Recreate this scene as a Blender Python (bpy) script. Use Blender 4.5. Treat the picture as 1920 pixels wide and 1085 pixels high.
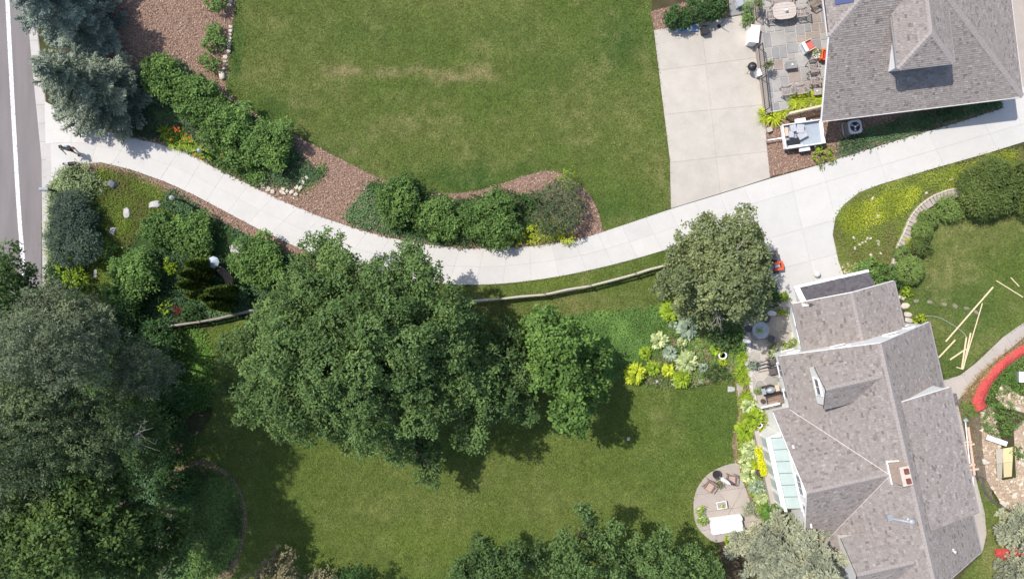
import bpy, bmesh, math, random
import numpy as np
from mathutils import Vector, Matrix, Quaternion

for o in list(bpy.data.objects):
    bpy.data.objects.remove(o)
scene = bpy.context.scene
C = scene.collection
R = math.radians

# ------------------------------------------------------------------ camera
# a drone 50 m above the garden looking straight down
H, F, CX, CY = 50.0, 1500.0, 960.0, 542.5
cam_d = bpy.data.cameras.new('camera'); cam = bpy.data.objects.new('camera', cam_d); C.objects.link(cam)
cam.location = (0, 0, H); cam.rotation_euler = (0, 0, 0)
cam_d.sensor_fit = 'HORIZONTAL'; cam_d.sensor_width = 36.0; cam_d.lens = F / 1920 * 36.0
cam_d.clip_start = 0.5; cam_d.clip_end = 1000
scene.camera = cam

# ------------------------------------------------------------------ light
SUN_EL = 60.0
sun_to = Vector((-0.86 * math.cos(R(SUN_EL)), 0.51 * math.cos(R(SUN_EL)), math.sin(R(SUN_EL)))).normalized()
world = bpy.data.worlds.new('World'); scene.world = world; world.use_nodes = True
nt = world.node_tree; nt.nodes.clear()
sky = nt.nodes.new('ShaderNodeTexSky'); sky.sky_type = 'NISHITA'; sky.sun_disc = False
sky.sun_elevation = R(SUN_EL); sky.sun_rotation = math.atan2(sun_to.x, sun_to.y)
sky.altitude = 200; sky.air_density = 1.0; sky.dust_density = 1.6; sky.ozone_density = 1.0
bg = nt.nodes.new('ShaderNodeBackground'); bg.inputs['Strength'].default_value = 0.15
wo = nt.nodes.new('ShaderNodeOutputWorld')
nt.links.new(sky.outputs[0], bg.inputs[0]); nt.links.new(bg.outputs[0], wo.inputs[0])
sl = bpy.data.lights.new('sun', 'SUN'); sl.energy = 3.5; sl.angle = R(0.6); sl.color = (1.0, 0.955, 0.9)
so = bpy.data.objects.new('sun', sl); C.objects.link(so)
so.rotation_euler = (-sun_to).to_track_quat('-Z', 'Y').to_euler(); so.location = (-40, 30, 60)
vs = scene.view_settings
vs.view_transform = 'Standard'; vs.look = 'None'; vs.gamma = 1; vs.exposure = 0.5; vs.use_curve_mapping = False

# ------------------------------------------------------------------ helpers
def W(px, py, z=0.0):
    k = (H - z) / F
    return Vector(((px - CX) * k, (CY - py) * k, z))
def WL(pts, z=0.0): return [W(x, y, z) for x, y in pts]

def catmull(pts, n=6, closed=False):
    pts = [Vector((p[0], p[1], 0)) for p in pts]; out = []
    m = len(pts)
    for i in range(m if closed else m - 1):
        g = (lambda k: pts[k % m]) if closed else (lambda k: pts[max(0, min(m - 1, k))])
        p0, p1, p2, p3 = g(i - 1), g(i), g(i + 1), g(i + 2)
        for j in range(n):
            t = j / n
            v = 0.5 * ((2 * p1) + (-p0 + p2) * t + (2 * p0 - 5 * p1 + 4 * p2 - p3) * t * t + (-p0 + 3 * p1 - 3 * p2 + p3) * t ** 3)
            out.append((v.x, v.y))
    if not closed: out.append((pts[-1].x, pts[-1].y))
    return out

def pip(x, y, poly):
    inside = np.zeros(len(x), bool); n = len(poly); j = n - 1
    for i in range(n):
        xi, yi = poly[i]; xj, yj = poly[j]
        c = ((yi > y) != (yj > y)) & (x < (xj - xi) * (y - yi) / ((yj - yi) + 1e-12) + xi)
        inside ^= c; j = i
    return inside

_ng = np.random.default_rng(5).random((96, 96))
def vnoise(x, y, s, off=0.0):
    x = np.asarray(x) / s + 200.3 + off; y = np.asarray(y) / s + 180.7 + off * 1.7
    i = np.floor(x).astype(int); j = np.floor(y).astype(int); fx = x - i; fy = y - j
    fx = fx * fx * (3 - 2 * fx); fy = fy * fy * (3 - 2 * fy)
    g = lambda a, b: _ng[a % 96, b % 96]
    return (g(i, j) * (1 - fx) + g(i + 1, j) * fx) * (1 - fy) + (g(i, j + 1) * (1 - fx) + g(i + 1, j + 1) * fx) * fy

def tag(o, label=None, cat=None, group=None, kind=None):
    if label: o['label'] = label
    if cat: o['category'] = cat
    if group: o['group'] = group
    if kind: o['kind'] = kind
    return o

def thing(name, label, cat, loc=(0, 0, 0), rz=0.0, group=None):
    o = bpy.data.objects.new(name, None); C.objects.link(o); o.empty_display_size = 0.2
    o.location = loc; o.rotation_euler = (0, 0, rz)
    return tag(o, label, cat, group)

def addobj(name, me, mat=None, parent=None):
    o = bpy.data.objects.new(name, me); C.objects.link(o)
    if mat is not None and not me.materials: me.materials.append(mat)
    if parent: o.parent = parent
    return o

def copy_tree(o, parent=None):
    c = o.copy(); C.objects.link(c); c.parent = parent
    for ch in list(o.children): copy_tree(ch, c)
    return c

class MB:
    """collects faces of one mesh"""
    def __init__(s): s.v = []; s.f = []; s.a = []
    def add(s, vs, fs, a=0.5):
        b = len(s.v); s.v += [tuple(v) for v in vs]
        s.f += [tuple(i + b for i in f) for f in fs]; s.a += [a] * len(fs)
    def box(s, c, size, rz=0, rot=None, a=0.5, taper=1.0):
        hx, hy, hz = size[0] / 2, size[1] / 2, size[2] / 2
        M = rot if rot is not None else Matrix.Rotation(rz, 3, 'Z')
        c = Vector(c); vs = []
        for z in (-hz, hz):
            t = taper if z > 0 else 1
            for x, y in ((-hx, -hy), (hx, -hy), (hx, hy), (-hx, hy)):
                vs.append(c + M @ Vector((x * t, y * t, z)))
        s.add(vs, [(3, 2, 1, 0), (4, 5, 6, 7), (0, 1, 5, 4), (1, 2, 6, 5), (2, 3, 7, 6), (3, 0, 4, 7)], a); return s
    def bar(s, p, q, w, h, a=0.5):
        p = Vector(p); q = Vector(q); d = q - p
        M = d.to_track_quat('X', 'Z').to_matrix()
        return s.box((p + q) / 2, (d.length, w, h), rot=M, a=a)
    def tube(s, pts, rad, n=8, a=0.5, cap=True):
        pts = [Vector(p) for p in pts]; m = len(pts)
        if not hasattr(rad, '__len__'): rad = [rad] * m
        vs = []; up = Vector((0.13, 0.31, 1)).normalized()
        for i, p in enumerate(pts):
            d = (pts[min(i + 1, m - 1)] - pts[max(i - 1, 0)]).normalized()
            ref = up if abs(d.dot(up)) < 0.95 else Vector((1, 0, 0))
            x = d.cross(ref).normalized(); y = d.cross(x)
            for k in range(n):
                t = 2 * math.pi * k / n
                vs.append(p + (x * math.cos(t) + y * math.sin(t)) * rad[i])
        fs = []
        for i in range(m - 1):
            for k in range(n):
                k2 = (k + 1) % n
                fs.append((i * n + k, i * n + k2, (i + 1) * n + k2, (i + 1) * n + k))
        if cap: fs.append(tuple(range(n))); fs.append(tuple(reversed(range((m - 1) * n, m * n))))
        s.add(vs, fs, a); return s
    def lathe(s, c, prof, n=16, a=0.5, sy=1.0):
        c = Vector(c); vs = []; fs = []; m = len(prof)
        for r, z in prof:
            for k in range(n):
                t = 2 * math.pi * k / n
                vs.append(c + Vector((r * math.cos(t), r * sy * math.sin(t), z)))
        for i in range(m - 1):
            for k in range(n):
                k2 = (k + 1) % n
                fs.append((i * n + k, i * n + k2, (i + 1) * n + k2, (i + 1) * n + k))
        fs.append(tuple(reversed(range(n)))); fs.append(tuple(range((m - 1) * n, m * n)))
        s.add(vs, fs, a); return s
    def prism(s, poly, z0, z1, a=0.5):
        P = [(p[0], p[1]) for p in poly]
        ar = sum(P[i][0] * P[(i + 1) % len(P)][1] - P[(i + 1) % len(P)][0] * P[i][1] for i in range(len(P)))
        if ar < 0: P.reverse()
        n = len(P)
        vs = [(x, y, z0) for x, y in P] + [(x, y, z1) for x, y in P]
        fs = [tuple(reversed(range(n))), tuple(range(n, 2 * n))] + [(i, (i + 1) % n, n + (i + 1) % n, n + i) for i in range(n)]
        s.add(vs, fs, a); return s
    def slab3(s, pts, t, a=0.5):
        """a planar polygon in space given thickness t downwards along its normal"""
        pts = [Vector(p) for p in pts]; nrm = (pts[1] - pts[0]).cross(pts[2] - pts[0]).normalized()
        if nrm.z < 0: pts.reverse(); nrm = -nrm
        n = len(pts); vs = pts + [p - nrm * t for p in pts]
        fs = [tuple(range(n)), tuple(reversed(range(n, 2 * n)))] + [((i + 1) % n, i, n + i, n + (i + 1) % n) for i in range(n)]
        s.add(vs, fs, a); return s
    def build(s, name, mat, parent=None, world=False, smooth=False, attr=False, bevel=0):
        vs = s.v
        if world and parent is not None:
            L = parent.location.copy(); p = parent.parent
            while p: L += p.location; p = p.parent
            vs = [(v[0] - L.x, v[1] - L.y, v[2] - L.z) for v in vs]
        me = bpy.data.meshes.new(name); me.from_pydata(vs, [], s.f); me.validate()
        if bevel:
            bm = bmesh.new(); bm.from_mesh(me)
            bmesh.ops.bevel(bm, geom=bm.edges[:], offset=bevel, segments=1, affect='EDGES', profile=0.6)
            bm.to_mesh(me); bm.free()
        if attr and len(me.polygons) == len(s.a):
            at = me.attributes.new('v', 'FLOAT', 'FACE'); at.data.foreach_set('value', s.a)
        if smooth: me.polygons.foreach_set('use_smooth', [True] * len(me.polygons))
        return addobj(name, me, mat, parent)

def np_mesh(name, verts, fsize, mat=None, parent=None, v=None, idx=None, smooth=False):
    """verts (n,3) numpy; every fsize consecutive verts form one face"""
    n = len(verts); me = bpy.data.meshes.new(name)
    me.vertices.add(n); me.vertices.foreach_set('co', np.ascontiguousarray(verts, np.float32).ravel())
    if idx is None: idx = np.arange(n, dtype=np.int32)
    nf = len(idx) // fsize
    me.loops.add(len(idx)); me.loops.foreach_set('vertex_index', idx.astype(np.int32))
    me.polygons.add(nf); me.polygons.foreach_set('loop_start', np.arange(0, len(idx), fsize, dtype=np.int32))
    me.update(calc_edges=True)
    if v is not None:
        at = me.attributes.new('v', 'FLOAT', 'POINT'); at.data.foreach_set('value', np.ascontiguousarray(v, np.float32))
    if smooth: me.polygons.foreach_set('use_smooth', [True] * nf)
    return addobj(name, me, mat, parent)

# ------------------------------------------------------------------ materials
def newmat(name):
    m = bpy.data.materials.new(name); m.use_nodes = True
    n = m.node_tree.nodes; b = n['Principled BSDF']
    b.inputs['Specular IOR Level'].default_value = 0.3
    return m, m.node_tree, n, b
def rgb(c): return (c[0], c[1], c[2], 1)
def ramp_node(nt, cols, fac=None):
    r = nt.nodes.new('ShaderNodeValToRGB'); e = r.color_ramp.elements
    while len(e) < len(cols): e.new(0.5)
    for i, c in enumerate(cols):
        if len(c) == 2: e[i].position, col = c
        else: e[i].position, col = i / (len(cols) - 1), c
        e[i].color = rgb(col)
    if fac is not None: nt.links.new(fac, r.inputs[0])
    return r
def noise_node(nt, scale, detail=4, rough=0.6, coord=None, stretch=None):
    n = nt.nodes.new('ShaderNodeTexNoise'); n.inputs['Scale'].default_value = scale
    n.inputs['Detail'].default_value = detail; n.inputs['Roughness'].default_value = rough
    if coord is None:
        tc = nt.nodes.new('ShaderNodeTexCoord'); coord = tc.outputs['Object']
    if stretch:
        mp = nt.nodes.new('ShaderNodeMapping'); mp.inputs['Scale'].default_value = stretch
        nt.links.new(coord, mp.inputs[0]); coord = mp.outputs[0]
    nt.links.new(coord, n.inputs['Vector']); return n
def geo_pos(nt):
    g = nt.nodes.new('ShaderNodeNewGeometry'); return g.outputs['Position']
def mixc(nt, fac, a, b, mode='MIX'):
    m = nt.nodes.new('ShaderNodeMix'); m.data_type = 'RGBA'; m.blend_type = mode
    def put(k, v):
        if hasattr(v, 'is_linked') or hasattr(v, 'links'): nt.links.new(v, m.inputs[k])
        elif isinstance(v, (int, float)): m.inputs[k].default_value = v
        else: m.inputs[k].default_value = rgb(v)
    put(0, fac); put(6, a); put(7, b); return m.outputs[2]

def mat_plain(name, col, rough=0.6, var=0.12, scale=6.0, bump=0.0, metal=0.0, bscale=40, spec=0.3, stretch=None):
    m, nt, n, b = newmat(name)
    P = geo_pos(nt)
    ns = noise_node(nt, scale, 5, 0.65, P, stretch)
    lo = [c * (1 - var) for c in col]; hi = [min(1, c * (1 + var)) for c in col]
    r = ramp_node(nt, [(0.3, lo), (0.7, hi)], ns.outputs[0])
    nt.links.new(r.outputs[0], b.inputs['Base Color'])
    b.inputs['Roughness'].default_value = rough; b.inputs['Metallic'].default_value = metal
    b.inputs['Specular IOR Level'].default_value = spec
    if bump:
        nb = noise_node(nt, bscale, 4, 0.6, P, stretch); bp = nt.nodes.new('ShaderNodeBump')
        bp.inputs['Strength'].default_value = bump; bp.inputs['Distance'].default_value = 0.02
        nt.links.new(nb.outputs[0], bp.inputs['Height']); nt.links.new(bp.outputs[0], b.inputs['Normal'])
    return m

def mat_attr(name, cols, rough=0.8, fine=0.0, trans=0.0, spec=0.2, fscale=30):
    """colour from the attribute v that the geometry carries"""
    m, nt, n, b = newmat(name)
    at = nt.nodes.new('ShaderNodeAttribute'); at.attribute_name = 'v'
    fac = at.outputs['Fac']
    r = ramp_node(nt, cols, fac); col = r.outputs[0]
    if fine:
        ns = noise_node(nt, fscale, 3, 0.7, geo_pos(nt))
        rr = ramp_node(nt, [(0.25, (1 - fine,) * 3), (0.75, (1 + fine * 0.6,) * 3)], ns.outputs[0])
        col = mixc(nt, 1.0, col, rr.outputs[0], 'MULTIPLY')
    nt.links.new(col, b.inputs['Base Color'])
    b.inputs['Roughness'].default_value = rough; b.inputs['Specular IOR Level'].default_value = spec
    if trans:
        tr = nt.nodes.new('ShaderNodeBsdfTranslucent'); nt.links.new(col, tr.inputs[0])
        mx = nt.nodes.new('ShaderNodeMixShader'); mx.inputs[0].default_value = trans
        nt.links.new(b.outputs[0], mx.inputs[1]); nt.links.new(tr.outputs[0], mx.inputs[2])
        out = [k for k in nt.nodes if k.type == 'OUTPUT_MATERIAL'][0]
        nt.links.new(mx.outputs[0], out.inputs[0])
    return m

def fol(name, mid, spread=0.45, warm=0.0, spec=0.12):
    mid = [mid[0] * 1.75, mid[1] * 1.6, mid[2] * 1.6]; lo = [c * (1 - spread) for c in mid]
    hi = [mid[0] * (1 + spread * 1.45 + warm), mid[1] * (1 + spread * 1.15), mid[2] * (1 + spread * 0.9)]
    return mat_attr(name, [lo, mid, hi], rough=0.5, trans=0.25, spec=spec)

# ------------------------------------------------------------------ foliage
def unit(a): return a / (np.linalg.norm(a, axis=1, keepdims=True) + 1e-9)
def rand_dirs(rng, n): return unit(rng.normal(size=(n, 3)))

def leaf_quads(base, d, nrm, L, Wd, fold=0.25):
    """diamond leaves: base, left, tip, right"""
    side = unit(np.cross(d, nrm)); L = np.reshape(L, (-1, 1)); Wd = np.reshape(Wd, (-1, 1))
    nn = np.cross(side, d)
    mid = base + d * L * 0.45 + nn * Wd * fold
    tip = base + d * L
    out = np.stack([base, mid + side * Wd * 0.5, tip, mid - side * Wd * 0.5], 1)
    return out.reshape(-1, 3)

def lobes_leaves(lobes, rng, cl_per_m2=9, per=9, L=0.24, Wd=0.12, shell=0.72, cull=0.72, zmin=-0.45, rough=0.2, flat=1.0, spread=1.0):
    """lobes: (x,y,z,rx,ry,rz). clusters (rosettes) of leaves over the outside of the lobes"""
    P = []; D = []; VL = []
    LB = np.array(lobes, float)
    for i, (x, y, z, rx, ry, rz) in enumerate(lobes):
        rm = (rx * ry * rz) ** (1 / 3.0); n = max(6, int(4 * math.pi * rm * rm * cl_per_m2))
        d = rand_dirs(rng, n); d = d[d[:, 2] > zmin]
        ph = rng.random(6) * 6.28
        bump = 1 + rough * (np.sin(3.1 * d[:, 0] + ph[0]) * np.sin(4.3 * d[:, 1] + ph[1]) + 0.6 * np.sin(7 * d[:, 2] + 5 * d[:, 0] + ph[2]) * np.sin(8 * d[:, 1] + ph[3]))
        r = (shell + (1 - shell) * rng.random(len(d)) ** 0.6) * bump
        p = np.array([x, y, z]) + d * r[:, None] * np.array([rx, ry, rz])
        keep = np.ones(len(p), bool)
        for j in range(len(lobes)):
            if j == i: continue
            q = (p - LB[j, :3]) / LB[j, 3:6]
            keep &= (q * q).sum(1) > cull * cull
        P.append(p[keep]); D.append(d[keep]); VL.append(np.full(int(keep.sum()), rng.normal() * 0.14))
    VL = np.concatenate(VL); P = np.concatenate(P); D = np.concatenate(D); n = len(P)
    ax = unit(D * 0.7 + np.array([0, 0, 0.55]) + rng.normal(size=(n, 3)) * 0.3)
    ref = unit(rng.normal(size=(n, 3))); t1 = unit(np.cross(ax, ref)); t2 = np.cross(ax, t1)
    ang = (np.arange(per) / per * 2 * math.pi)[None, :] + rng.random((n, 1)) * 6.28 + rng.normal(size=(n, per)) * 0.35
    tilt = rng.random((n, per, 1)) * 0.9 * flat
    dd = t1[:, None, :] * np.cos(ang)[..., None] + t2[:, None, :] * np.sin(ang)[..., None] + ax[:, None, :] * (tilt - 0.15)
    dd = dd.reshape(-1, 3) + rng.normal(size=(n * per, 3)) * 0.25; dd = unit(dd)
    base = np.repeat(P, per, 0) + rng.normal(size=(n * per, 3)) * L * 0.45 * spread
    nr = unit(np.repeat(ax, per, 0) + rng.normal(size=(n * per, 3)) * 0.28)
    LL = L * (0.6 + 0.7 * rng.random(n * per)); WW = Wd * (0.7 + 0.6 * rng.random(n * per))
    vc = np.clip(0.5 + VL + 0.12 * rng.normal(size=n), 0, 1)
    v = np.clip(np.repeat(vc, per) * 0.68 + 0.32 * rng.random(n * per), 0, 1)
    return leaf_quads(base, dd, nr, LL, WW), np.repeat(v, 4)

def limbs_mesh(mb, base, lobes, rng, r0, fork=0.42):
    """tapered trunk with a limb to every lobe"""
    b = Vector(base); cen = Vector((0, 0, 0))
    for l in lobes: cen += Vector(l[:3])
    cen /= len(lobes)
    zt = max(l[2] for l in lobes); hz = b.z + (min(l[2] for l in lobes) - b.z) * fork + 0.2
    top = Vector((b.x + (cen.x - b.x) * 0.35, b.y + (cen.y - b.y) * 0.35, hz))
    crown = Vector((cen.x, cen.y, b.z + (zt - b.z) * 0.8))
    mb.tube([b + Vector((0, 0, -0.3)), b + Vector((0, 0, 0.15)), (b + top) / 2 + Vector((0.05, 0.04, 0)), top, (top + crown) / 2 + Vector((0.1, -0.1, 0)), crown],
            [r0 * 1.7, r0 * 1.25, r0, r0 * 0.85, r0 * 0.5, r0 * 0.12], 9)
    for l in lobes:
        c = Vector(l[:3]); t = rng.random() * 0.5
        s = top.lerp(crown, t * 0.7); m = s.lerp(c, 0.5) + Vector((rng.normal() * 0.2, rng.normal() * 0.2, 0.15))
        rr = r0 * (0.42 - 0.2 * t)
        mb.tube([s, m, c, c + Vector((rng.normal() * 0.3, rng.normal() * 0.3, l[5] * 0.55))], [rr, rr * 0.6, rr * 0.3, rr * 0.08], 6)
        for k in range(3):
            e = c + Vector(rand_dirs(rng, 1)[0]) * min(l[3], l[5]) * 0.85
            mb.tube([m.lerp(c, rng.random()), (m + e) / 2 + Vector((0, 0, 0.1)), e], [rr * 0.32, rr * 0.2, rr * 0.05], 5, cap=False)

def clumps(lobes, rng, f):
    """break every lobe into a core and smaller branch-end clumps around it"""
    out = []
    for (x, y, z, a, b, c) in lobes:
        out.append((x, y, z - 0.75 * c, a * 0.75, b * 0.75, c * 0.5))
        n = int(3.5 + 2.3 * min(a, 2.2))
        for i in range(n):
            t = 2.4 * i + rng.random(); w = 1 - 1.25 * (i + 0.5) / n; q = math.sqrt(max(0, 1 - w * w)); r = f * (0.7 + 0.6 * rng.random()); e = 0.62 + 0.42 * rng.random()
            out.append((x + a * q * math.cos(t) * e, y + b * q * math.sin(t) * e, z + c * w * e, a * r, b * r, min(a, c) * r * 0.85))
    return out

def px_lobes(L):
    out = []
    for l in L:
        p = W(l[0], l[1], l[2]); r = l[3]; rz = l[4] if len(l) > 4 else r * 0.95
        out.append((p.x, p.y, p.z, r, r, rz))
    return out

def tree(name, label, lobes_px, mat, bark, base=None, r0=0.22, seed=1, cat='tree', group=None, crown_name='crown', trunk_name='trunk', clump=0.56, shrink=0.86, zjit=0.7, **kw):
    rng = np.random.default_rng(seed); lb = px_lobes(lobes_px)
    if base is None:
        c = np.mean([(l[0], l[1]) for l in lb], 0); base = (c[0], c[1], 0)
    else:
        w = W(*base); base = (w.x, w.y, 0)
    root = thing(name, label, cat, base, 0, group)
    loc = [(x - base[0], y - base[1], z, a, b, c_) for x, y, z, a, b, c_ in lb]
    vq, v = lobes_leaves(clumps([(x, y, z + rng.normal() * zjit, a * shrink, b * shrink, c_ * 0.95) for x, y, z, a, b, c_ in loc], rng, clump), rng, **kw)
    np_mesh(crown_name, vq, 4, mat, root, v)
    mb = MB(); limbs_mesh(mb, (0, 0, 0), loc, rng, r0); mb.build(trunk_name, bark, root, smooth=True)
    return root

def shrub(name, label, px, py, r, h, mat, stem, seed=1, n=5, group=None, cat='shrub', sx=1.0, sy=1.0, rot=0.0, ragged=False, **kw):
    """a bush whose crown is seen centred at px,py; r and h in metres"""
    rng = np.random.default_rng(seed); zc = h * 0.55; p = W(px, py, zc)
    root = thing(name, label, cat, (p.x, p.y, 0), 0, group)
    lobes = []
    for i in range(n):
        a = 2 * math.pi * i / n + rng.random() * 0.8; q = r * (0.52 if i else 0.05) * (0.7 + 0.5 * rng.random())
        lx, ly = q * math.cos(a) * sx, q * math.sin(a) * sy
        x = lx * math.cos(rot) - ly * math.sin(rot); y = lx * math.sin(rot) + ly * math.cos(rot)
        rr = r * (0.5 + 0.14 * rng.random()) * min(1, max(0.75, min(sx, sy)))
        lobes.append((x, y, h * (0.5 + 0.12 * rng.random() + (0.06 if i == 0 else 0)), rr, rr, h * 0.42))
    k = dict(cl_per_m2=16, per=8, L=0.16, Wd=0.085, shell=0.75, cull=0.7, zmin=-0.35, rough=0.15); k.update(kw)
    if ragged: lobes = clumps([(x, y, z, a * 0.95, b * 0.95, c) for x, y, z, a, b, c in lobes], rng, 0.55); lobes = [(x, y, max(z, 0.15), a, b, c) for x, y, z, a, b, c in lobes]
    vq, v = lobes_leaves(lobes, rng, **k)
    np_mesh('foliage', vq, 4, mat, root, v)
    mb = MB()
    for l in lobes:
        mb.tube([(l[0] * 0.15, l[1] * 0.15, -0.05), (l[0] * 0.5, l[1] * 0.5, l[2] * 0.5), l[:3]], [0.03, 0.022, 0.008], 5)
    mb.build('stem', stem, root)
    return root

def ball(label, px, py, r, mat, seed, name='clipped_shrub'):
    rng = np.random.default_rng(seed); p = W(px, py, r); root = thing(name, label, 'shrub', (p.x, p.y, 0))
    vq, v = lobes_leaves([(0, 0, r * 0.9, r, r, r * 0.9)], rng, cl_per_m2=120, per=7, L=0.09, Wd=0.045, shell=0.9, rough=0.05, zmin=-0.8)
    np_mesh('foliage', vq, 4, mat, root, v); mb = MB(); mb.tube([(0, 0, -0.05), (0, 0, r)], [0.05, 0.03], 6); mb.build('stem', M['stem'], root)

def spruce_data(rng, h, Rm, nbr=100, per=10, L=0.17, Wd=0.05, z0=0.5):
    B = []; Dv = []; V = []; mb = MB()
    mb.tube([(0, 0, -0.2), (0, 0, h * 0.5), (0, 0, h)], [0.2, 0.12, 0.015], 8)
    for i in range(nbr):
        f = (i + rng.random()) / nbr; z = z0 + (h - z0) * f ** 1.1
        Lb = Rm * (1 - (z - z0) / (h - z0)) ** 0.85 * (0.72 + 0.42 * rng.random()) + 0.15
        a = i * 2.39996 + rng.normal() * 0.3; out = np.array([math.cos(a), math.sin(a), 0]); side = np.array([-out[1], out[0], 0])
        m = max(5, int(Lb / 0.11)); t = np.linspace(0.1, 1, m); rise = 0.25 - 0.42 * (1 - f)
        pts = out[None, :] * (Lb * t)[:, None]; pts[:, 2] = z + Lb * (rise * t - 0.14 * np.sin(t * math.pi) + 0.16 * t * t)
        mb.tube([(0, 0, z), tuple(pts[m // 2]), tuple(pts[-1])], [0.035, 0.02, 0.006], 4, cap=False)
        bv = np.clip(rng.normal() * 0.22 + 0.45, 0, 1)
        B.append(np.repeat(pts, 2, 0)); Dv.append(np.repeat(out[None, :], 2 * m, 0)); V.append(np.full(2 * m, bv + 0.15))
        for s in (-1, 1):
            for k in range(0, m - 1, 2):
                tl = (0.32 * Lb * (1 - t[k]) ** 0.75 * min(1, t[k] * 2.6) + 0.12) * (0.6 + 0.7 * rng.random()); nt_ = max(2, int(tl / 0.1)); tt = np.linspace(0.15, 1, nt_)
                dv = side * s * (0.75 + 0.2 * rng.random()) + out * 0.75 + np.array([0, 0, -0.1 + 0.16 * rng.normal()]); dv /= np.linalg.norm(dv)
                q = pts[k] + dv[None, :] * (tl * tt)[:, None]; q[:, 2] += 0.1 * tl * tt ** 2
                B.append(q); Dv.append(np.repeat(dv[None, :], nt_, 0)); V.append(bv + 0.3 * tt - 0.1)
    B = np.concatenate(B); Dv = np.concatenate(Dv); V = np.clip(np.concatenate(V), 0, 1); n = len(B)
    Bp = np.repeat(B, per, 0) + rng.normal(size=(n * per, 3)) * 0.03
    dd = unit(np.repeat(Dv, per, 0) * 0.9 + rng.normal(size=(n * per, 3)) * 0.36 + np.array([0, 0, 0.12]))
    nr = unit(rng.normal(size=(n * per, 3)) * 0.6 + np.array([-0.2, 0.1, 1.0]))
    vq = leaf_quads(Bp, dd, nr, L * (0.6 + 0.7 * rng.random(n * per)), Wd * (0.6 + 0.7 * rng.random(n * per)), 0.1)
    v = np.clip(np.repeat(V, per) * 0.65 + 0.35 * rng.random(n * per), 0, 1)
    return vq, np.repeat(v, 4), mb

def spruce(label, base_px, h, Rm, mat, bark, seed, group=None, name='spruce_tree', **kw):
    rng = np.random.default_rng(seed); p = W(*base_px)
    root = thing(name, label, 'tree', (p.x, p.y, 0), 0, group)
    vq, v, mb = spruce_data(rng, h, Rm, **kw)
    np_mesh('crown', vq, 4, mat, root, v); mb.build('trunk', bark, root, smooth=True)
    return root

def scatter(poly_px, dens, rng, z=0.0):
    w = [(p.x, p.y) for p in WL(poly_px, z)]
    xs = [a for a, b in w]; ys = [b for a, b in w]
    A = (max(xs) - min(xs)) * (max(ys) - min(ys)); n = int(A * dens)
    x = rng.uniform(min(xs), max(xs), n); y = rng.uniform(min(ys), max(ys), n)
    k = pip(x, y, w); return x[k], y[k]

def ground_cover(name, label, poly_px, mat, seed, dens=380, L=0.13, Wd=0.085, hgt=0.14, cat='ground cover', z=0.02, avoid=(), up=0.5, jit=0.12):
    rng = np.random.default_rng(seed)
    x, y = scatter(poly_px, dens, rng)
    for a in avoid:
        w = [(p.x, p.y) for p in WL(a)]; k = ~pip(x, y, w); x = x[k]; y = y[k]
    n = len(x); x = x + rng.normal(size=n) * jit; y = y + rng.normal(size=n) * jit
    hm = vnoise(x, y, 0.55, seed) * hgt + vnoise(x, y, 1.7, seed + 9) * hgt * 0.7
    base = np.stack([x, y, z + hm * (0.4 + 0.6 * rng.random(n))], 1)
    d = unit(rng.normal(size=(n, 3)) * np.array([1, 1, 0.4]) + np.array([0, 0, up * 0.6])); nr = unit(rng.normal(size=(n, 3)) * 0.5 + np.array([0, 0, 1]))
    vq = leaf_quads(base, d, nr, L * (0.6 + 0.8 * rng.random(n)), Wd * (0.7 + 0.6 * rng.random(n)))
    v = np.clip(0.12 + 0.76 * vnoise(x, y, 1.2, seed + 3) + 0.4 * (rng.random(n) - 0.5), 0, 1)
    o = np_mesh(name, vq, 4, mat, None, np.repeat(v, 4))
    return tag(o, label, cat, kind='stuff')

def blades(px, py, n, L, Wd, rng, spread=0.15, bend=0.8, z=0.0, up=0.9):
    """arching strap leaves, two quads each, returned as verts/idx"""
    a = rng.random(n) * 6.28; c = np.array([px, py, z])
    b0 = c + np.stack([np.cos(a), np.sin(a), np.zeros(n)], 1) * (rng.random((n, 1)) * spread)
    o = np.stack([np.cos(a), np.sin(a), np.zeros(n)], 1); LL = (L * (0.7 + 0.5 * rng.random(n)))[:, None]
    s = np.stack([-np.sin(a), np.cos(a), np.zeros(n)], 1) * (Wd * (0.7 + 0.5 * rng.random(n)))[:, None] * 0.5
    u = np.array([0, 0, 1.0]); k = bend * (0.6 + 0.6 * rng.random((n, 1)))
    m = b0 + o * LL * 0.35 * k + u * LL * 0.5 * up; t = b0 + o * LL * (0.55 + 0.35 * k) + u * LL * (up * 0.75 - 0.5 * k * 0.8)
    t[:, 2] = np.maximum(t[:, 2], z + 0.03)
    q1 = np.stack([b0 - s * 0.5, b0 + s * 0.5, m + s, m - s], 1); q2 = np.stack([m - s, m + s, t + s * 0.15, t - s * 0.15], 1)
    return np.concatenate([q1, q2], 1).reshape(-1, 3)

def rock_mesh(rng, sx, sy, sz, sub=2):
    bm = bmesh.new(); bmesh.ops.create_icosphere(bm, subdivisions=sub, radius=1)
    ph = rng.random(6) * 6.28
    for v in bm.verts:
        c = v.co; q = 0.16 * math.sin(2.3 * c.x + ph[0]) * math.cos(2.9 * c.y + ph[1]) + 0.12 * math.sin(4 * c.z + 3 * c.x + ph[2]) + 0.06 * rng.normal()
        e = 0.62
        f = Vector((math.copysign(abs(c.x) ** e, c.x), math.copysign(abs(c.y) ** e, c.y), math.copysign(abs(c.z) ** 0.5, c.z)))
        v.co = Vector((f.x * sx * (1 + q), f.y * sy * (1 + q), f.z * sz * (1 + 0.5 * q)))
    me = bpy.data.meshes.new('stone'); bm.to_mesh(me); bm.free(); return me

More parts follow.
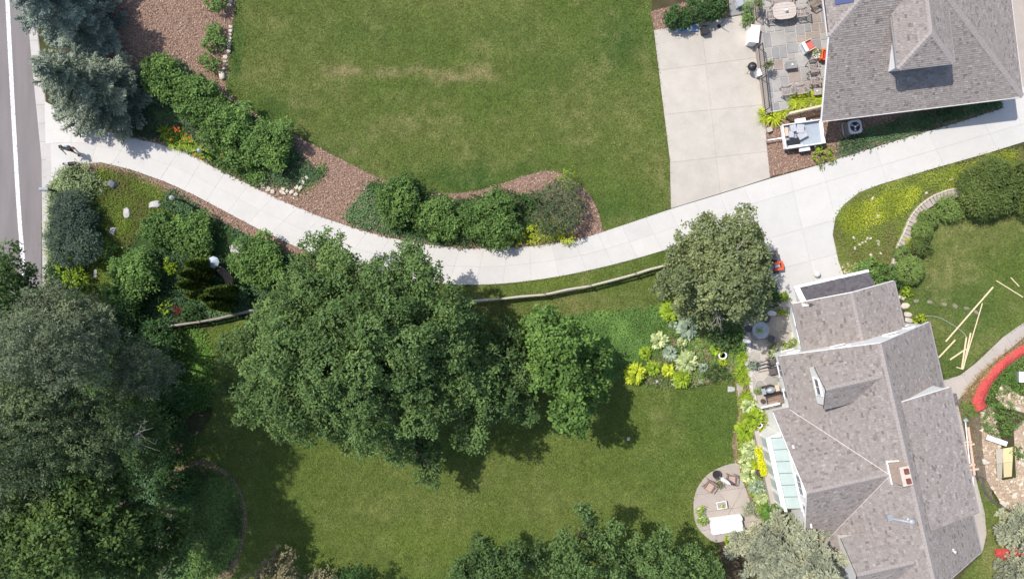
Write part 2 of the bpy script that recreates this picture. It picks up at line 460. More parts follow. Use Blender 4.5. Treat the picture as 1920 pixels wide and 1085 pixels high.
def sheet(name, poly_px, z, mat, kind='structure', world_pts=None, thick=0.0):
    pts = world_pts or [(p.x, p.y) for p in WL(poly_px)]
    bm = bmesh.new(); f = bm.faces.new([bm.verts.new((x, y, z)) for x, y in pts])
    bmesh.ops.triangulate(bm, faces=[f]); bmesh.ops.recalc_face_normals(bm, faces=bm.faces[:])
    if bm.faces and sum(q.normal.z for q in bm.faces) < 0: bmesh.ops.reverse_faces(bm, faces=bm.faces[:])
    me = bpy.data.meshes.new(name); bm.to_mesh(me); bm.free()
    o = addobj(name, me, mat)
    if kind: o['kind'] = kind
    return o

def inset_poly(P, d):
    """shrink a simple polygon by d"""
    n = len(P)
    ar = sum(P[i][0] * P[(i + 1) % n][1] - P[(i + 1) % n][0] * P[i][1] for i in range(n))
    if ar < 0: P = P[::-1]
    out = []
    for i in range(n):
        a = Vector(P[i - 1]); b = Vector(P[i]); c = Vector(P[(i + 1) % n])
        e1 = (b - a); e2 = (c - b)
        if e1.length < 1e-6 or e2.length < 1e-6: out.append(tuple(b)); continue
        e1.normalize(); e2.normalize()
        n1 = Vector((-e1.y, e1.x)); n2 = Vector((-e2.y, e2.x)); m = n1 + n2
        if m.length < 0.2: m = n1
        else: m = m / max(0.35, m.dot(n1)) if m.dot(n1) else n1
        out.append((b.x + m.x * d, b.y + m.y * d))
    return out

def slab_field(parent, poly, lines, z0, z1, mat, gap=0.02, name='slab', minarea=0.03, jitter=0.0, rng=None):
    """cut a polygon (world xy) along lines ((x,y),(dx,dy)) into slabs, each an object"""
    bm = bmesh.new(); f = bm.faces.new([bm.verts.new((x, y, 0)) for x, y in poly])
    for (lx, ly), (dx, dy) in lines:
        bmesh.ops.bisect_plane(bm, geom=bm.verts[:] + bm.edges[:] + bm.faces[:], plane_co=(lx, ly, 0), plane_no=(-dy, dx, 0), dist=1e-4)
    k = 0
    for f in bm.faces:
        if f.calc_area() < minarea: continue
        P = [(v.co.x, v.co.y) for v in f.verts]
        add_slab(parent, P, z0, z1 + (rng.normal() * jitter if rng is not None else 0), mat, gap, name); k += 1
    bm.free(); return k

def add_slab(parent, P, z0, z1, mat, gap=0.02, name='slab'):
    b = 0.003 if gap < 0.012 else 0.008
    P = inset_poly(P, gap / 2); c = Vector((sum(p[0] for p in P) / len(P), sum(p[1] for p in P) / len(P), 0))
    Q = inset_poly(P, b)
    n = len(P); ar = sum(P[i][0] * P[(i + 1) % n][1] - P[(i + 1) % n][0] * P[i][1] for i in range(n))
    vs = [(x - c.x, y - c.y, z0) for x, y in P] + [(x - c.x, y - c.y, z1 - b) for x, y in P] + [(x - c.x, y - c.y, z1) for x, y in Q]
    fs = [(i, (i + 1) % n, n + (i + 1) % n, n + i) for i in range(n)] + [(n + i, n + (i + 1) % n, 2 * n + (i + 1) % n, 2 * n + i) for i in range(n)] + [tuple(range(2 * n, 3 * n))]
    me = bpy.data.meshes.new(name); me.from_pydata(vs, [], fs)
    o = addobj(name, me, mat, parent)
    L = parent.location if parent else Vector((0, 0, 0))
    o.location = (c.x - L.x, c.y - L.y, -L.z); return o
# ------------------------------------------------------------------ shared materials
def mat_concrete(name, col, var=0.06, stain=0.12):
    m, nt, n, b = newmat(name); P = geo_pos(nt)
    n1 = noise_node(nt, 0.9, 6, 0.65, P); n2 = noise_node(nt, 14, 4, 0.7, P)
    r1 = ramp_node(nt, [(0.3, [c * (1 - stain) for c in col]), (0.62, col)], n1.outputs[0])
    r2 = ramp_node(nt, [(0.3, (1 - var,) * 3), (0.7, (1 + var * 0.5,) * 3)], n2.outputs[0])
    oi = nt.nodes.new('ShaderNodeObjectInfo'); r3 = ramp_node(nt, [(0, (0.95, 0.95, 0.955)), (1, (1.03, 1.025, 1.02))], oi.outputs['Random'])
    c = mixc(nt, 1.0, r1.outputs[0], r2.outputs[0], 'MULTIPLY'); c = mixc(nt, 1.0, c, r3.outputs[0], 'MULTIPLY')
    nt.links.new(c, b.inputs['Base Color']); b.inputs['Roughness'].default_value = 0.85
    bp = nt.nodes.new('ShaderNodeBump'); bp.inputs['Strength'].default_value = 0.25; bp.inputs['Distance'].default_value = 0.01
    n3 = noise_node(nt, 60, 3, 0.6, P); nt.links.new(n3.outputs[0], bp.inputs['Height']); nt.links.new(bp.outputs[0], b.inputs['Normal'])
    return m
M = {}
M['conc'] = mat_concrete('new concrete', (0.515, 0.494, 0.458), 0.05, 0.07)
M['conc_old'] = mat_concrete('old concrete', (0.46, 0.42, 0.36), 0.07, 0.14)
M['conc_tan'] = mat_concrete('tan concrete', (0.40, 0.345, 0.30), 0.06, 0.14)
M['conc_path'] = mat_concrete('path concrete', (0.42, 0.37, 0.315), 0.06, 0.12)
M['joint'] = mat_plain('joint', (0.41, 0.39, 0.355), 0.95, 0.15, 8)
M['gutter'] = mat_concrete('gutter concrete', (0.46, 0.43, 0.40), 0.06, 0.15)
def mat_asphalt():
    m, nt, n, b = newmat('asphalt'); P = geo_pos(nt)
    n1 = noise_node(nt, 0.5, 5, 0.6, P, (3.0, 0.35, 1)); n2 = noise_node(nt, 60, 3, 0.8, P)
    r1 = ramp_node(nt, [(0.3, (0.165, 0.146, 0.142)), (0.7, (0.215, 0.19, 0.184))], n1.outputs[0])
    r2 = ramp_node(nt, [(0.3, (0.8, 0.8, 0.8)), (0.7, (1.15, 1.15, 1.15))], n2.outputs[0])
    nt.links.new(mixc(nt, 1.0, r1.outputs[0], r2.outputs[0], 'MULTIPLY'), b.inputs['Base Color'])
    b.inputs['Roughness'].default_value = 0.9
    bp = nt.nodes.new('ShaderNodeBump'); bp.inputs['Strength'].default_value = 0.4; bp.inputs['Distance'].default_value = 0.01
    nt.links.new(n2.outputs[0], bp.inputs['Height']); nt.links.new(bp.outputs[0], b.inputs['Normal'])
    return m
M['asphalt'] = mat_asphalt()
def mat_worn_paint():
    m, nt, n, b = newmat('road paint'); P = geo_pos(nt)
    n1 = noise_node(nt, 9, 6, 0.8, P)
    r1 = ramp_node(nt, [(0.40, (0.28, 0.25, 0.245)), (0.50, (0.66, 0.645, 0.64))], n1.outputs[0])
    nt.links.new(r1.outputs[0], b.inputs['Base Color']); b.inputs['Roughness'].default_value = 0.7; return m
M['roadpaint'] = mat_worn_paint()
M['mulch'] = mat_plain('mulch bed', (0.23, 0.148, 0.108), 0.95, 0.35, 9, 0.8, bscale=25)
M['chip'] = mat_attr('mulch chip', [(0.16, 0.097, 0.068), (0.36, 0.235, 0.17), (0.62, 0.47, 0.36)], 0.9)
M['bark'] = mat_plain('bark', (0.12, 0.095, 0.075), 0.9, 0.3, 6, 0.7)
M['bark_grey'] = mat_plain('grey bark', (0.22, 0.20, 0.18), 0.9, 0.3, 6, 0.7)
M['stem'] = mat_plain('stem', (0.10, 0.075, 0.045), 0.9, 0.25, 8)
M['stone'] = mat_plain('limestone', (0.50, 0.45, 0.36), 0.85, 0.2, 4, 0.5, bscale=14)
M['stone_grey'] = mat_plain('grey fieldstone', (0.40, 0.38, 0.36), 0.85, 0.28, 4, 0.5, bscale=12)
M['stone_dark'] = mat_plain('dark slate boulder', (0.13, 0.14, 0.15), 0.8, 0.3, 4, 0.5, bscale=12)
M['white'] = mat_plain('white painted trim', (0.80, 0.79, 0.77), 0.5, 0.04, 3)
M['siding'] = mat_plain('white siding', (0.78, 0.77, 0.74), 0.55, 0.05, 2, stretch=(0.3, 0.3, 6))
M['black'] = mat_plain('black metal', (0.018, 0.018, 0.02), 0.45, 0.2, 10, spec=0.5)
M['wood_grey'] = mat_plain('weathered teak', (0.34, 0.29, 0.265), 0.8, 0.2, 12, 0.3, stretch=(1, 5, 1))
M['lumber'] = mat_plain('fresh lumber', (0.66, 0.53, 0.34), 0.7, 0.12, 8, stretch=(2, 2, 2))
M['lumber_red'] = mat_plain('pinkish lumber', (0.60, 0.43, 0.32), 0.75, 0.12, 8)
M['glass_dark'] = mat_plain('dark window glass', (0.10, 0.11, 0.125), 0.12, 0.2, 2, spec=0.6)
M['metal_grey'] = mat_plain('grey metal', (0.42, 0.43, 0.44), 0.4, 0.1, 6, metal=0.4)
M['rail'] = mat_plain('bleached split rail', (0.47, 0.42, 0.34), 0.85, 0.25, 7, 0.5, stretch=(1, 6, 6))
M['post'] = mat_plain('grey fence post', (0.24, 0.20, 0.165), 0.9, 0.25, 7, 0.5)

# ------------------------------------------------------------------ the ground
def smooth_edge(pts, n=5): return catmull(pts, n)
LAWN_EDGE = smooth_edge([(441, -60), (440, 0), (436, 60), (428, 120), (424, 168), (448, 190), (500, 228), (560, 257), (640, 299), (712, 334), (750, 347), (790, 358), (840, 363), (890, 358), (940, 345), (990, 328), (1036, 321), (1088, 348), (1117, 385), (1131, 434)])
DRV_U = [(84, 190), (150, 226), (215, 251), (290, 268), (345, 285), (400, 312), (465, 345), (530, 377), (600, 406), (665, 428), (730, 446), (800, 458), (870, 466), (945, 465), (1020, 459), (1095, 446), (1175, 420), (1258, 392), (1350, 364), (1395, 350)]
DRV_L = [(88, 350), (142, 309), (190, 305), (245, 318), (310, 341), (365, 366), (425, 398), (480, 427), (545, 458), (615, 487), (690, 509), (770, 525), (850, 533), (935, 532), (1030, 521), (1120, 503), (1205, 481), (1290, 455), (1375, 428), (1420, 415)]
L_UP = LAWN_EDGE + [(1190, 414), (1257, 391), (1256, 300), (1241, 180), (1228, 60), (1220, 20), (1222, -60)]
L_STRIP = [(p[0], p[1] + 1) for p in DRV_L[10:]] + [(1400, 560), (1255, 574), (1160, 584), (1050, 594), (940, 640), (760, 620), (600, 560)]
L_LOW = [(382, 618), (460, 598), (700, 560), (900, 580), (1052, 590), (1060, 700), (1190, 712), (1300, 730), (1380, 708), (1388, 770), (1376, 830), (1380, 868), (1316, 905), (1300, 950), (1310, 985), (1345, 1015), (1350, 1130), (300, 1130), (330, 870), (400, 780), (392, 690)]
L_RIGHT = [(1690, 405), (1760, 380), (1940, 380), (1940, 600), (1880, 630), (1830, 678), (1800, 702), (1772, 712), (1745, 610), (1700, 590), (1690, 530), (1730, 500), (1745, 450)]
L_SE = [(1832, 900), (1845, 900), (1868, 945), (1940, 985), (1940, 1130), (1760, 1130), (1800, 1085), (1845, 1030), (1850, 1000), (1842, 960)]
LAWNS = [L_UP, L_STRIP, L_LOW, L_RIGHT, L_SE]
LAWNS_W = [[(p.x, p.y) for p in WL(l)] for l in LAWNS]
DRY = [(650, 133, 45, 10, 0.83), (740, 135, 50, 12, 0.88), (820, 138, 45, 13, 0.99), (885, 142, 35, 16, 1.04), (590, 130, 30, 14, 0.19), (740, 185, 40, 14, 0.25), (800, 190, 40, 9, 0.19),
       (655, 283, 20, 12, 0.44), (740, 245, 60, 20, 0.28), (790, 240, 40, 14, 0.22), (640, 255, 40, 20, 0.19), (1050, 230, 50, 25, 0.19), (1060, 262, 30, 8, 0.25), (1100, 260, 20, 12, 0.22), (1150, 200, 60, 40, 0.17),
       (1215, 110, 18, 10, 0.33), (1220, 135, 14, 20, 0.22), (1250, 370, 10, 24, 0.50), (1230, 300, 18, 30, 0.22), (1190, 412, 40, 8, 0.28), (720, 340, 30, 8, 0.33), (480, 30, 30, 30, 0.17), (560, 80, 60, 30, 0.14), (1000, 85, 30, 10, 0.17), (960, 300, 60, 16, 0.14),
       (700, 960, 60, 30, 0.14), (740, 870, 40, 20, 0.14), (660, 900, 50, 40, 0.08), (900, 900, 60, 30, 0.19), (1010, 940, 60, 40, 0.19), (860, 960, 40, 40, 0.22), (1250, 780, 30, 30, 0.17), (700, 1030, 50, 30, 0.11), (1830, 440, 60, 30, 0.30), (1780, 500, 50, 40, 0.19), (1900, 430, 40, 40, 0.22), (1100, 560, 90, 12, 0.19), (950, 575, 60, 14, 0.19), (1200, 575, 60, 8, 0.22)]
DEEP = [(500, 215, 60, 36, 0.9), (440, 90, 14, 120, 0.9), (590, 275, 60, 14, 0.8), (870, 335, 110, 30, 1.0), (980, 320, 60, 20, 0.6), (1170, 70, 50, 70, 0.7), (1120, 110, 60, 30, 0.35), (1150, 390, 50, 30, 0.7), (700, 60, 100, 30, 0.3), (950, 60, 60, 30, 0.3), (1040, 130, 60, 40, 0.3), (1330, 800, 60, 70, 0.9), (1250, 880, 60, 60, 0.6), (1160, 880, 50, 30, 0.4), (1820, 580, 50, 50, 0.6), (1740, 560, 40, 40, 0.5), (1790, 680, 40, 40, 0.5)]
LIME = [(790, 1010, 70, 30, 0.9), (880, 1040, 60, 40, 0.5), (1180, 1000, 50, 30, 0.5), (460, 640, 40, 60, 0.8), (1050, 530, 90, 10, 0.5), (860, 545, 40, 8, 0.5)]
def blob(x, y, L):
    s = np.zeros(len(x)); px = x * F / H + CX; py = CY - y * F / H
    wob = (vnoise(x, y, 0.9, 3) - 0.5) * 26; wob2 = (vnoise(x, y, 0.8, 8) - 0.5) * 26
    for bx, by, rx, ry, k in L:
        q = ((px + wob - bx) / rx) ** 2 + ((py + wob2 * min(1, ry / 16) - by) / ry) ** 2
        s = np.maximum(s, k * np.exp(-q * 0.9))
    return s
def lerp(a, b, t): return a + (np.asarray(b) - a) * t[:, None]
def grass_col(x, y):
    n = len(x); n1 = vnoise(x, y, 5.5); n2 = vnoise(x, y, 1.6, 4); n3 = vnoise(x, y, 0.45, 7); n4 = vnoise(x, y, 0.2, 2)
    c = np.tile(np.array([0.068, 0.108, 0.024]), (n, 1))
    c = lerp(c, (0.104, 0.132, 0.040), np.clip(1.4 * n1 * 0.6 + 0.5 * n2 - 0.25, 0, 1))
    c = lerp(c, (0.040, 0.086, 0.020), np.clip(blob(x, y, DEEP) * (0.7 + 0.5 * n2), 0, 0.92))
    c = lerp(c, (0.100, 0.150, 0.026), np.clip(blob(x, y, LIME), 0, 0.9))
    low = np.clip((-y - 3) / 6, 0, 1) * np.clip((16 - x) / 4, 0, 1)
    c = lerp(c, (0.070, 0.108, 0.022), 0.6 * low)
    d = np.clip(0.5 * blob(x, y, DRY) * (0.45 + 1.0 * n3) + 0.15 * np.clip(n2 * n3 * 2.6 - 0.8, 0, 1) * (1 - 0.6 * low), 0, 0.9)
    c = lerp(c, (0.23, 0.20, 0.11), d)
    return c * (0.96 + 0.22 * n3 + 0.12 * n4)[:, None] * np.array([1.24, 1.12, 1.06])
def soil_col(x, y):
    n = len(x); n2 = vnoise(x, y, 1.2, 4); n3 = vnoise(x, y, 0.35, 7)
    c = np.tile(np.array([0.05, 0.06, 0.02]), (n, 1)); c = lerp(c, (0.09, 0.065, 0.042), np.clip(1.6 * n2 - 0.5, 0, 1))
    return c * (0.75 + 0.5 * n3)[:, None]
COVERS = [([(85, 320), (300, 330), (460, 440), (540, 470), (600, 520), (440, 600), (280, 620), (85, 560)], (0.035, 0.065, 0.02)), ([(185, 312), (250, 325), (315, 360), (330, 395), (270, 400), (255, 440), (225, 480), (215, 560), (150, 565), (170, 500), (205, 440), (185, 380)], (0.10, 0.115, 0.022)),
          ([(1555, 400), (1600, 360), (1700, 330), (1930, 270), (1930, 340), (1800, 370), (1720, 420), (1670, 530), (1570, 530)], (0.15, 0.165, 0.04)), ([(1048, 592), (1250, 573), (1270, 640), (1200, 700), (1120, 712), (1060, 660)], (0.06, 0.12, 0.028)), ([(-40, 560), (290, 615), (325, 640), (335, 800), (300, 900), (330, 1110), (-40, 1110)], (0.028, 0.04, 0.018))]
def ground_col(x, y):
    c = soil_col(x, y)
    px = x * F / H + CX + (vnoise(x, y, 0.6, 1) - 0.5) * 18; py = CY - y * F / H + (vnoise(x, y, 0.6, 2) - 0.5) * 18
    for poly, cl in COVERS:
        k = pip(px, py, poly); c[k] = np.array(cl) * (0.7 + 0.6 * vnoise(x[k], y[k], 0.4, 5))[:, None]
    for w in LAWNS_W:
        k = pip(x, y, w)
        if k.any(): c[k] = grass_col(x[k], y[k])
    return c
def mat_col(name, rough=0.9, bump=0.0, trans=0.0):
    m, nt, n, b = newmat(name); at = nt.nodes.new('ShaderNodeAttribute'); at.attribute_name = 'col'
    col = at.outputs['Color']
    if bump:
        P = geo_pos(nt); n1 = noise_node(nt, 22, 4, 0.75, P)
        r = ramp_node(nt, [(0.28, (0.66, 0.66, 0.66)), (0.72, (1.25, 1.25, 1.25))], n1.outputs[0]); col = mixc(nt, 1.0, col, r.outputs[0], 'MULTIPLY')
        bp = nt.nodes.new('ShaderNodeBump'); bp.inputs['Strength'].default_value = bump; bp.inputs['Distance'].default_value = 0.05
        nt.links.new(n1.outputs[0], bp.inputs['Height']); nt.links.new(bp.outputs[0], b.inputs['Normal'])
    nt.links.new(col, b.inputs['Base Color']); b.inputs['Roughness'].default_value = rough; b.inputs['Specular IOR Level'].default_value = 0.1
    return m
M['ground'] = mat_col('lawn and soil', 0.95, 0.7)
M['grass'] = mat_col('grass blade', 0.7)
def build_ground():
    gx = np.concatenate([[-150, -80, -45], np.arange(-35, 35.01, 0.2), [45, 80, 150]]); gy = np.concatenate([[-150, -70, -32], np.arange(-20.6, 20.61, 0.2), [32, 70, 150]])
    X, Y = np.meshgrid(gx, gy); nx, ny = len(gx), len(gy)
    V = np.stack([X.ravel(), Y.ravel(), np.zeros(X.size)], 1)
    i = np.arange((nx - 1) * (ny - 1)); r = i // (nx - 1); c = i % (nx - 1); a = r * nx + c
    idx = np.stack([a, a + 1, a + 1 + nx, a + nx], 1).ravel()
    o = np_mesh('ground', V, 4, M['ground'], None, None, idx)
    col = np.ones((len(V), 4), np.float32); col[:, :3] = ground_col(V[:, 0], V[:, 1])
    at = o.data.attributes.new('col', 'FLOAT_COLOR', 'POINT'); at.data.foreach_set('color', col.ravel())
    o['kind'] = 'structure'
build_ground()

def lawn_grass():
    rng = np.random.default_rng(11); VV = []; CC = []
    for poly, dens in zip(LAWNS, (420, 420, 420, 420, 420)):
        x, y = scatter(poly, dens, rng)
        k = (abs(x) < 33) & (abs(y) < 19); x = x[k]; y = y[k]; n = len(x)
        e = rng.normal(size=(n, 2)) * 0.05; x = x + e[:, 0]; y = y + e[:, 1]
        c = grass_col(x, y) * (0.5 + 1.05 * rng.random((n, 1))) * np.array([1, 1, 1])
        L = 0.06 + 0.08 * rng.random(n); a = rng.random(n) * 6.28; ln = 0.5 + 0.6 * rng.random(n); w = 0.012 + 0.02 * rng.random(n)
        b = np.stack([x, y, np.zeros(n)], 1); s = np.stack([-np.sin(a) * w, np.cos(a) * w, np.zeros(n)], 1)
        t = b + np.stack([np.cos(a) * L * ln, np.sin(a) * L * ln, L * 0.62], 1)
        VV.append(np.stack([b - s, b + s, t], 1).reshape(-1, 3)); CC.append(np.repeat(c, 3, 0))
    V = np.concatenate(VV); Cc = np.concatenate(CC)
    o = np_mesh('lawn_grass', V, 3, M['grass'])
    col = np.ones((len(V), 4), np.float32); col[:, :3] = Cc
    at = o.data.attributes.new('col', 'FLOAT_COLOR', 'POINT'); at.data.foreach_set('color', col.ravel())
    tag(o, 'mown lawn grass with dry patches around the drive and houses', 'grass', kind='stuff')
lawn_grass()

# road, edge line, gutter
sheet('road', [(-420, -500), (28, -500), (49, 0), (64, 160), (78, 300), (78, 560), (84, 1600), (-420, 1600)], 0.006, M['asphalt'])
ln = [(p.x, p.y) for p in WL(catmull([(9, -90), (14, 0), (19, 100), (27, 250), (36, 400), (46, 520), (56, 640), (64, 760)], 4))]
rl = sheet('road_edge_line', None, 0.011, M['roadpaint'], 'structure', [(x - 0.13, y) for x, y in ln] + [(x + 0.13, y) for x, y in reversed(ln)])
gut = sheet('gutter', [(49, 0), (64, 160), (78, 300), (79, 420), (80, 560), (90, 560), (90, 420), (98, 300), (83, 160), (64, 0)][::-1], 0.008, M['joint'])
GL = catmull([(42, -80), (49, 0), (64, 160), (78, 300), (79, 430), (80, 580)], 4); GR = catmull([(56, -80), (64, 0), (82, 160), (97, 300), (91, 430), (92, 580)], 4)
for i in range(len(GL) - 1):
    q = [GL[i], GL[i + 1], GR[i + 1], GR[i]]
    add_slab(gut, [(p.x, p.y) for p in WL(q)], 0.002, 0.03, M['gutter'], 0.018)

# curved drive: two rows of slabs between its edges
drv = sheet('driveway', DRV_U + DRV_L[::-1], 0.016, M['joint'])
U_ = catmull(DRV_U, 8); L_ = catmull(DRV_L, 8)
UW = [W(*p) for p in U_]; LW = [W(*p) for p in L_]
mid = [(a + b) / 2 for a, b in zip(UW, LW)]
acc = [0]
for i in range(1, len(mid)): acc.append(acc[-1] + (mid[i] - mid[i - 1]).length)
def at_s(arr, s):
    for i in range(1, len(acc)):
        if acc[i] >= s:
            t = (s - acc[i - 1]) / max(1e-6, acc[i] - acc[i - 1]); return arr[i - 1].lerp(arr[i], t)
    return arr[-1]
S = 0.0; STEP = 1.55; tot = acc[-1]; nS = int(tot / STEP); rsl = np.random.default_rng(3)
for i in range(nS):
    s0 = tot * i / nS; s1 = tot * (i + 1) / nS; sm = (s0 + s1) / 2
    for row in range(2):
        f0, f1 = (0, 0.5) if row == 0 else (0.5, 1)
        pt = lambda s, f: at_s(UW, s).lerp(at_s(LW, s), f)
        P = [pt(s0, f0), pt(sm, f0), pt(s1, f0), pt(s1, f1), pt(sm, f1), pt(s0, f1)]
        if sm < 1.6 and row == 1 and False: continue
        add_slab(drv, [(p.x, p.y) for p in P], 0.004, 0.034 + rsl.normal() * 0.002, M['conc'], 0.005)
APRON = [(1395, 350), (1444, 335), (1540, 308), (1564, 300), (1700, 258), (1809, 226), (1879, 203), (1873, 170), (1960, 158), (1960, 255), (1920, 266), (1850, 288), (1750, 316), (1650, 346), (1610, 361), (1582, 384), (1566, 408), (1561, 440), (1572, 490), (1586, 527), (1600, 570), (1490, 590), (1456, 562), (1445, 520), (1438, 470), (1428, 435), (1420, 415)]
apr = sheet('garage_apron', APRON, 0.014, M['joint'])
def pl(a, b):
    A = W(*a); B = W(*b); d = (B - A).normalized(); return ((A.x, A.y), (d.x, d.y))
slab_field(apr, [(p.x, p.y) for p in WL(APRON)], [pl((1407, 383), (1920, 232)), pl((1395, 350), (1470, 560)), pl((1540, 308), (1566, 408)), pl((1640, 276), (1665, 345)), pl((1740, 246), (1770, 312)), pl((1840, 217), (1870, 285)), pl((1430, 450), (1566, 412)), pl((1440, 510), (1576, 474)), pl((1480, 325), (1530, 540)), pl((1900, 190), (1925, 270))], 0.004, 0.035, M['conc'], 0.007, rng=rsl, jitter=0.0015)
PAD = [(1226, 57), (1300, 46), (1368, 33), (1408, 26), (1414, 80), (1424, 150), (1434, 212), (1437, 270), (1444, 333), (1395, 349), (1258, 391), (1256, 300), (1241, 180)]
pad = sheet('parking_pad', PAD, 0.012, M['joint'])
slab_field(pad, [(p.x, p.y) for p in WL(PAD)], [pl((1316, 58), (1335, 225)), pl((1324, 121), (1393, 112)), pl((1245, 215), (1337, 206)), pl((1265, 304), (1440, 284))], 0.003, 0.032, M['conc_old'], 0.009)
# short flagstone landing above the pad
land = sheet('stone_landing', [(1366, -40), (1410, -40), (1409, 24), (1368, 31)], 0.007, M['joint'])
M['flag'] = mat_concrete('bluestone flag', (0.30, 0.29, 0.285), 0.12, 0.25)
slab_field(land, [(p.x, p.y) for p in WL([(1366, -40), (1410, -40), (1409, 24), (1368, 31)])], [pl((1366, 10), (1410, 5)), pl((1366, -15), (1410, -20)), pl((1385, 0), (1388, 30))], 0.002, 0.03, M['flag'], 0.03)
# concrete beyond the upper house, walk and paths at the right
sheet('side_yard_slab', [(1880, -60), (1990, -60), (1990, 170), (1900, 170)], 0.016, M['conc_tan'])
PATH = [(1768, 713), (1800, 703), (1830, 680), (1880, 632), (1925, 600), (1960, 575), (1960, 606), (1925, 628), (1880, 665), (1835, 706), (1808, 738), (1790, 756), (1778, 756)]
gp = sheet('garden_path', PATH, 0.008, M['joint'])
slab_field(gp, [(p.x, p.y) for p in WL(PATH)], [pl((1795, 690), (1830, 740)), pl((1835, 660), (1865, 700)), pl((1880, 620), (1905, 660))], 0.003, 0.03, M['conc_path'], 0.015)
WALK = [(1784, 756), (1796, 756), (1812, 830), (1832, 905), (1846, 960), (1850, 1000), (1843, 1030), (1836, 1040), (1820, 1000), (1800, 860)]
wk = sheet('side_walk', WALK, 0.008, M['joint'])
slab_field(wk, [(p.x, p.y) for p in WL(WALK)], [pl((1780, 800), (1830, 790)), pl((1780, 860), (1840, 850)), pl((1790, 915), (1860, 905)), pl((1800, 970), (1870, 965))], 0.003, 0.028, M['conc_path'], 0.015)
STRIPC = [(1424, 768), (1452, 762), (1485, 775), (1490, 835), (1452, 842), (1436, 820), (1428, 795)]
sheet('house_strip', STRIPC, 0.02, M['conc_path'])

# mulch beds
def chips(name, label, poly, seed, dens=230, avoid=()):
    rng = np.random.default_rng(seed); x, y = scatter(poly, dens, rng)
    for a in avoid:
        w = [(p.x, p.y) for p in WL(a)]; k = ~pip(x, y, w); x = x[k]; y = y[k]
    n = len(x); x = x + rng.normal(size=n) * 0.03; y = y + rng.normal(size=n) * 0.03
    b = np.stack([x, y, 0.02 + 0.05 * rng.random(n)], 1)
    d = unit(rng.normal(size=(n, 3)) * np.array([1, 1, 0.3])); nr = unit(rng.normal(size=(n, 3)) * 0.4 + np.array([0, 0, 1]))
    vq = leaf_quads(b, d, nr, 0.06 + 0.09 * rng.random(n), 0.025 + 0.04 * rng.random(n), 0.05)
    v = np.clip(0.42 + 0.25 * rng.normal(size=n), 0, 1)
    return tag(np_mesh(name, vq, 4, M['chip'], None, np.repeat(v, 4)), label, 'mulch', kind='stuff')
BED1 = [(215, -60), (441, -60)] + LAWN_EDGE[1:] + DRV_U[3:17][::-1][1:] + [(215, 252), (170, 150)]
BED1 = [(215, -60)] + LAWN_EDGE + [(1095, 447), (1020, 460), (945, 466), (870, 467), (800, 459), (730, 447), (665, 429), (600, 407), (530, 378), (465, 346), (400, 313), (345, 286), (290, 269), (215, 252), (160, 232), (150, 60)]
sheet('mulch_bed', BED1, 0.008, M['mulch'])
chips('mulch_chips', 'reddish wood mulch along the upper lawn and drive', BED1, 21)
SB = [(p[0], p[1] + 1) for p in DRV_L[1:11]] + [(690, 520), (600, 505), (520, 470), (465, 440), (420, 417), (360, 390), (310, 366), (250, 334), (190, 318), (150, 318)]
sheet('mulch_strip', SB, 0.008, M['mulch']); chips('mulch_strip_chips', 'narrow strip of wood mulch along the lower edge of the drive', SB, 22)
BED3 = [(1426, 225), (1436, 262), (1444, 331), (1540, 307), (1564, 299), (1700, 257), (1809, 225), (1880, 202), (1874, 170), (1560, 200), (1445, 200)]
sheet('house_bed', BED3, 0.008, M['mulch']); chips('house_bed_chips', 'wood mulch around the utility trailer and condenser', BED3, 23)
BED4 = [(1219, 22), (1227, 57), (1300, 45), (1368, 32), (1364, 6), (1300, 2)]
sheet('hedge_bed', BED4, 0.008, M['mulch']); chips('hedge_bed_chips', 'wood mulch under the dark hedge beside the parking pad', BED4, 24)
BED5 = catmull([(300, 900), (335, 875), (380, 862), (430, 888), (456, 930), (463, 980), (450, 1040), (420, 1090), (300, 1100)], 5, True)
sheet('oval_bed', BED5, 0.008, M['mulch']); chips('oval_bed_chips', 'shaded wood mulch of the oval bed at the lower left', BED5, 25, 120)
BEDW = [(1378, 716), (1400, 705), (1440, 760), (1436, 800), (1448, 850), (1470, 930), (1470, 985), (1440, 990), (1408, 950), (1395, 900), (1378, 866), (1372, 830), (1384, 772)]
sheet('foundation_bed', BEDW, 0.008, M['mulch']); chips('foundation_bed_chips', 'wood mulch showing at the rim of the foundation bed', BEDW, 26, 120)
BEDH = [(1166, 712), (1180, 690), (1220, 640), (1250, 572), (1300, 600), (1395, 600), (1402, 700), (1380, 706), (1300, 722), (1240, 725)]
sheet('hosta_bed', BEDH, 0.008, M['mulch'])
sheet('side_bed', [(1790, 757), (1800, 740), (1850, 690), (1930, 620), (1930, 655), (1860, 720), (1840, 770), (1850, 880), (1862, 935), (1848, 940), (1815, 830)], 0.008, mat_plain('dry dirt edge', (0.15, 0.12, 0.085), 0.95, 0.35, 5, 0.6))
# ------------------------------------------------------------------ roofs
SH_COLS = [(0.16, 0.135, 0.122), (0.242, 0.212, 0.192), (0.284, 0.251, 0.23), (0.36, 0.324, 0.298)]
M['shingle'] = mat_attr('asphalt shingle', SH_COLS, 0.92, fine=0.2, fscale=26, spec=0.15)
M['shingle_dark'] = mat_attr('dark shingle', [(0.075, 0.068, 0.075), (0.105, 0.096, 0.103), (0.14, 0.125, 0.13)], 0.9, fine=0.15, spec=0.15)
M['deck'] = mat_plain('roof underlay', (0.10, 0.085, 0.085), 0.9, 0.1, 5)
M['cap'] = mat_plain('ridge cap shingle', (0.30, 0.265, 0.245), 0.92, 0.15, 9, 0.4)
M['gut'] = mat_plain('grey gutter', (0.26, 0.235, 0.23), 0.6, 0.1, 5)
M['flash'] = mat_plain('pale flashing', (0.52, 0.47, 0.44), 0.6, 0.1, 5)

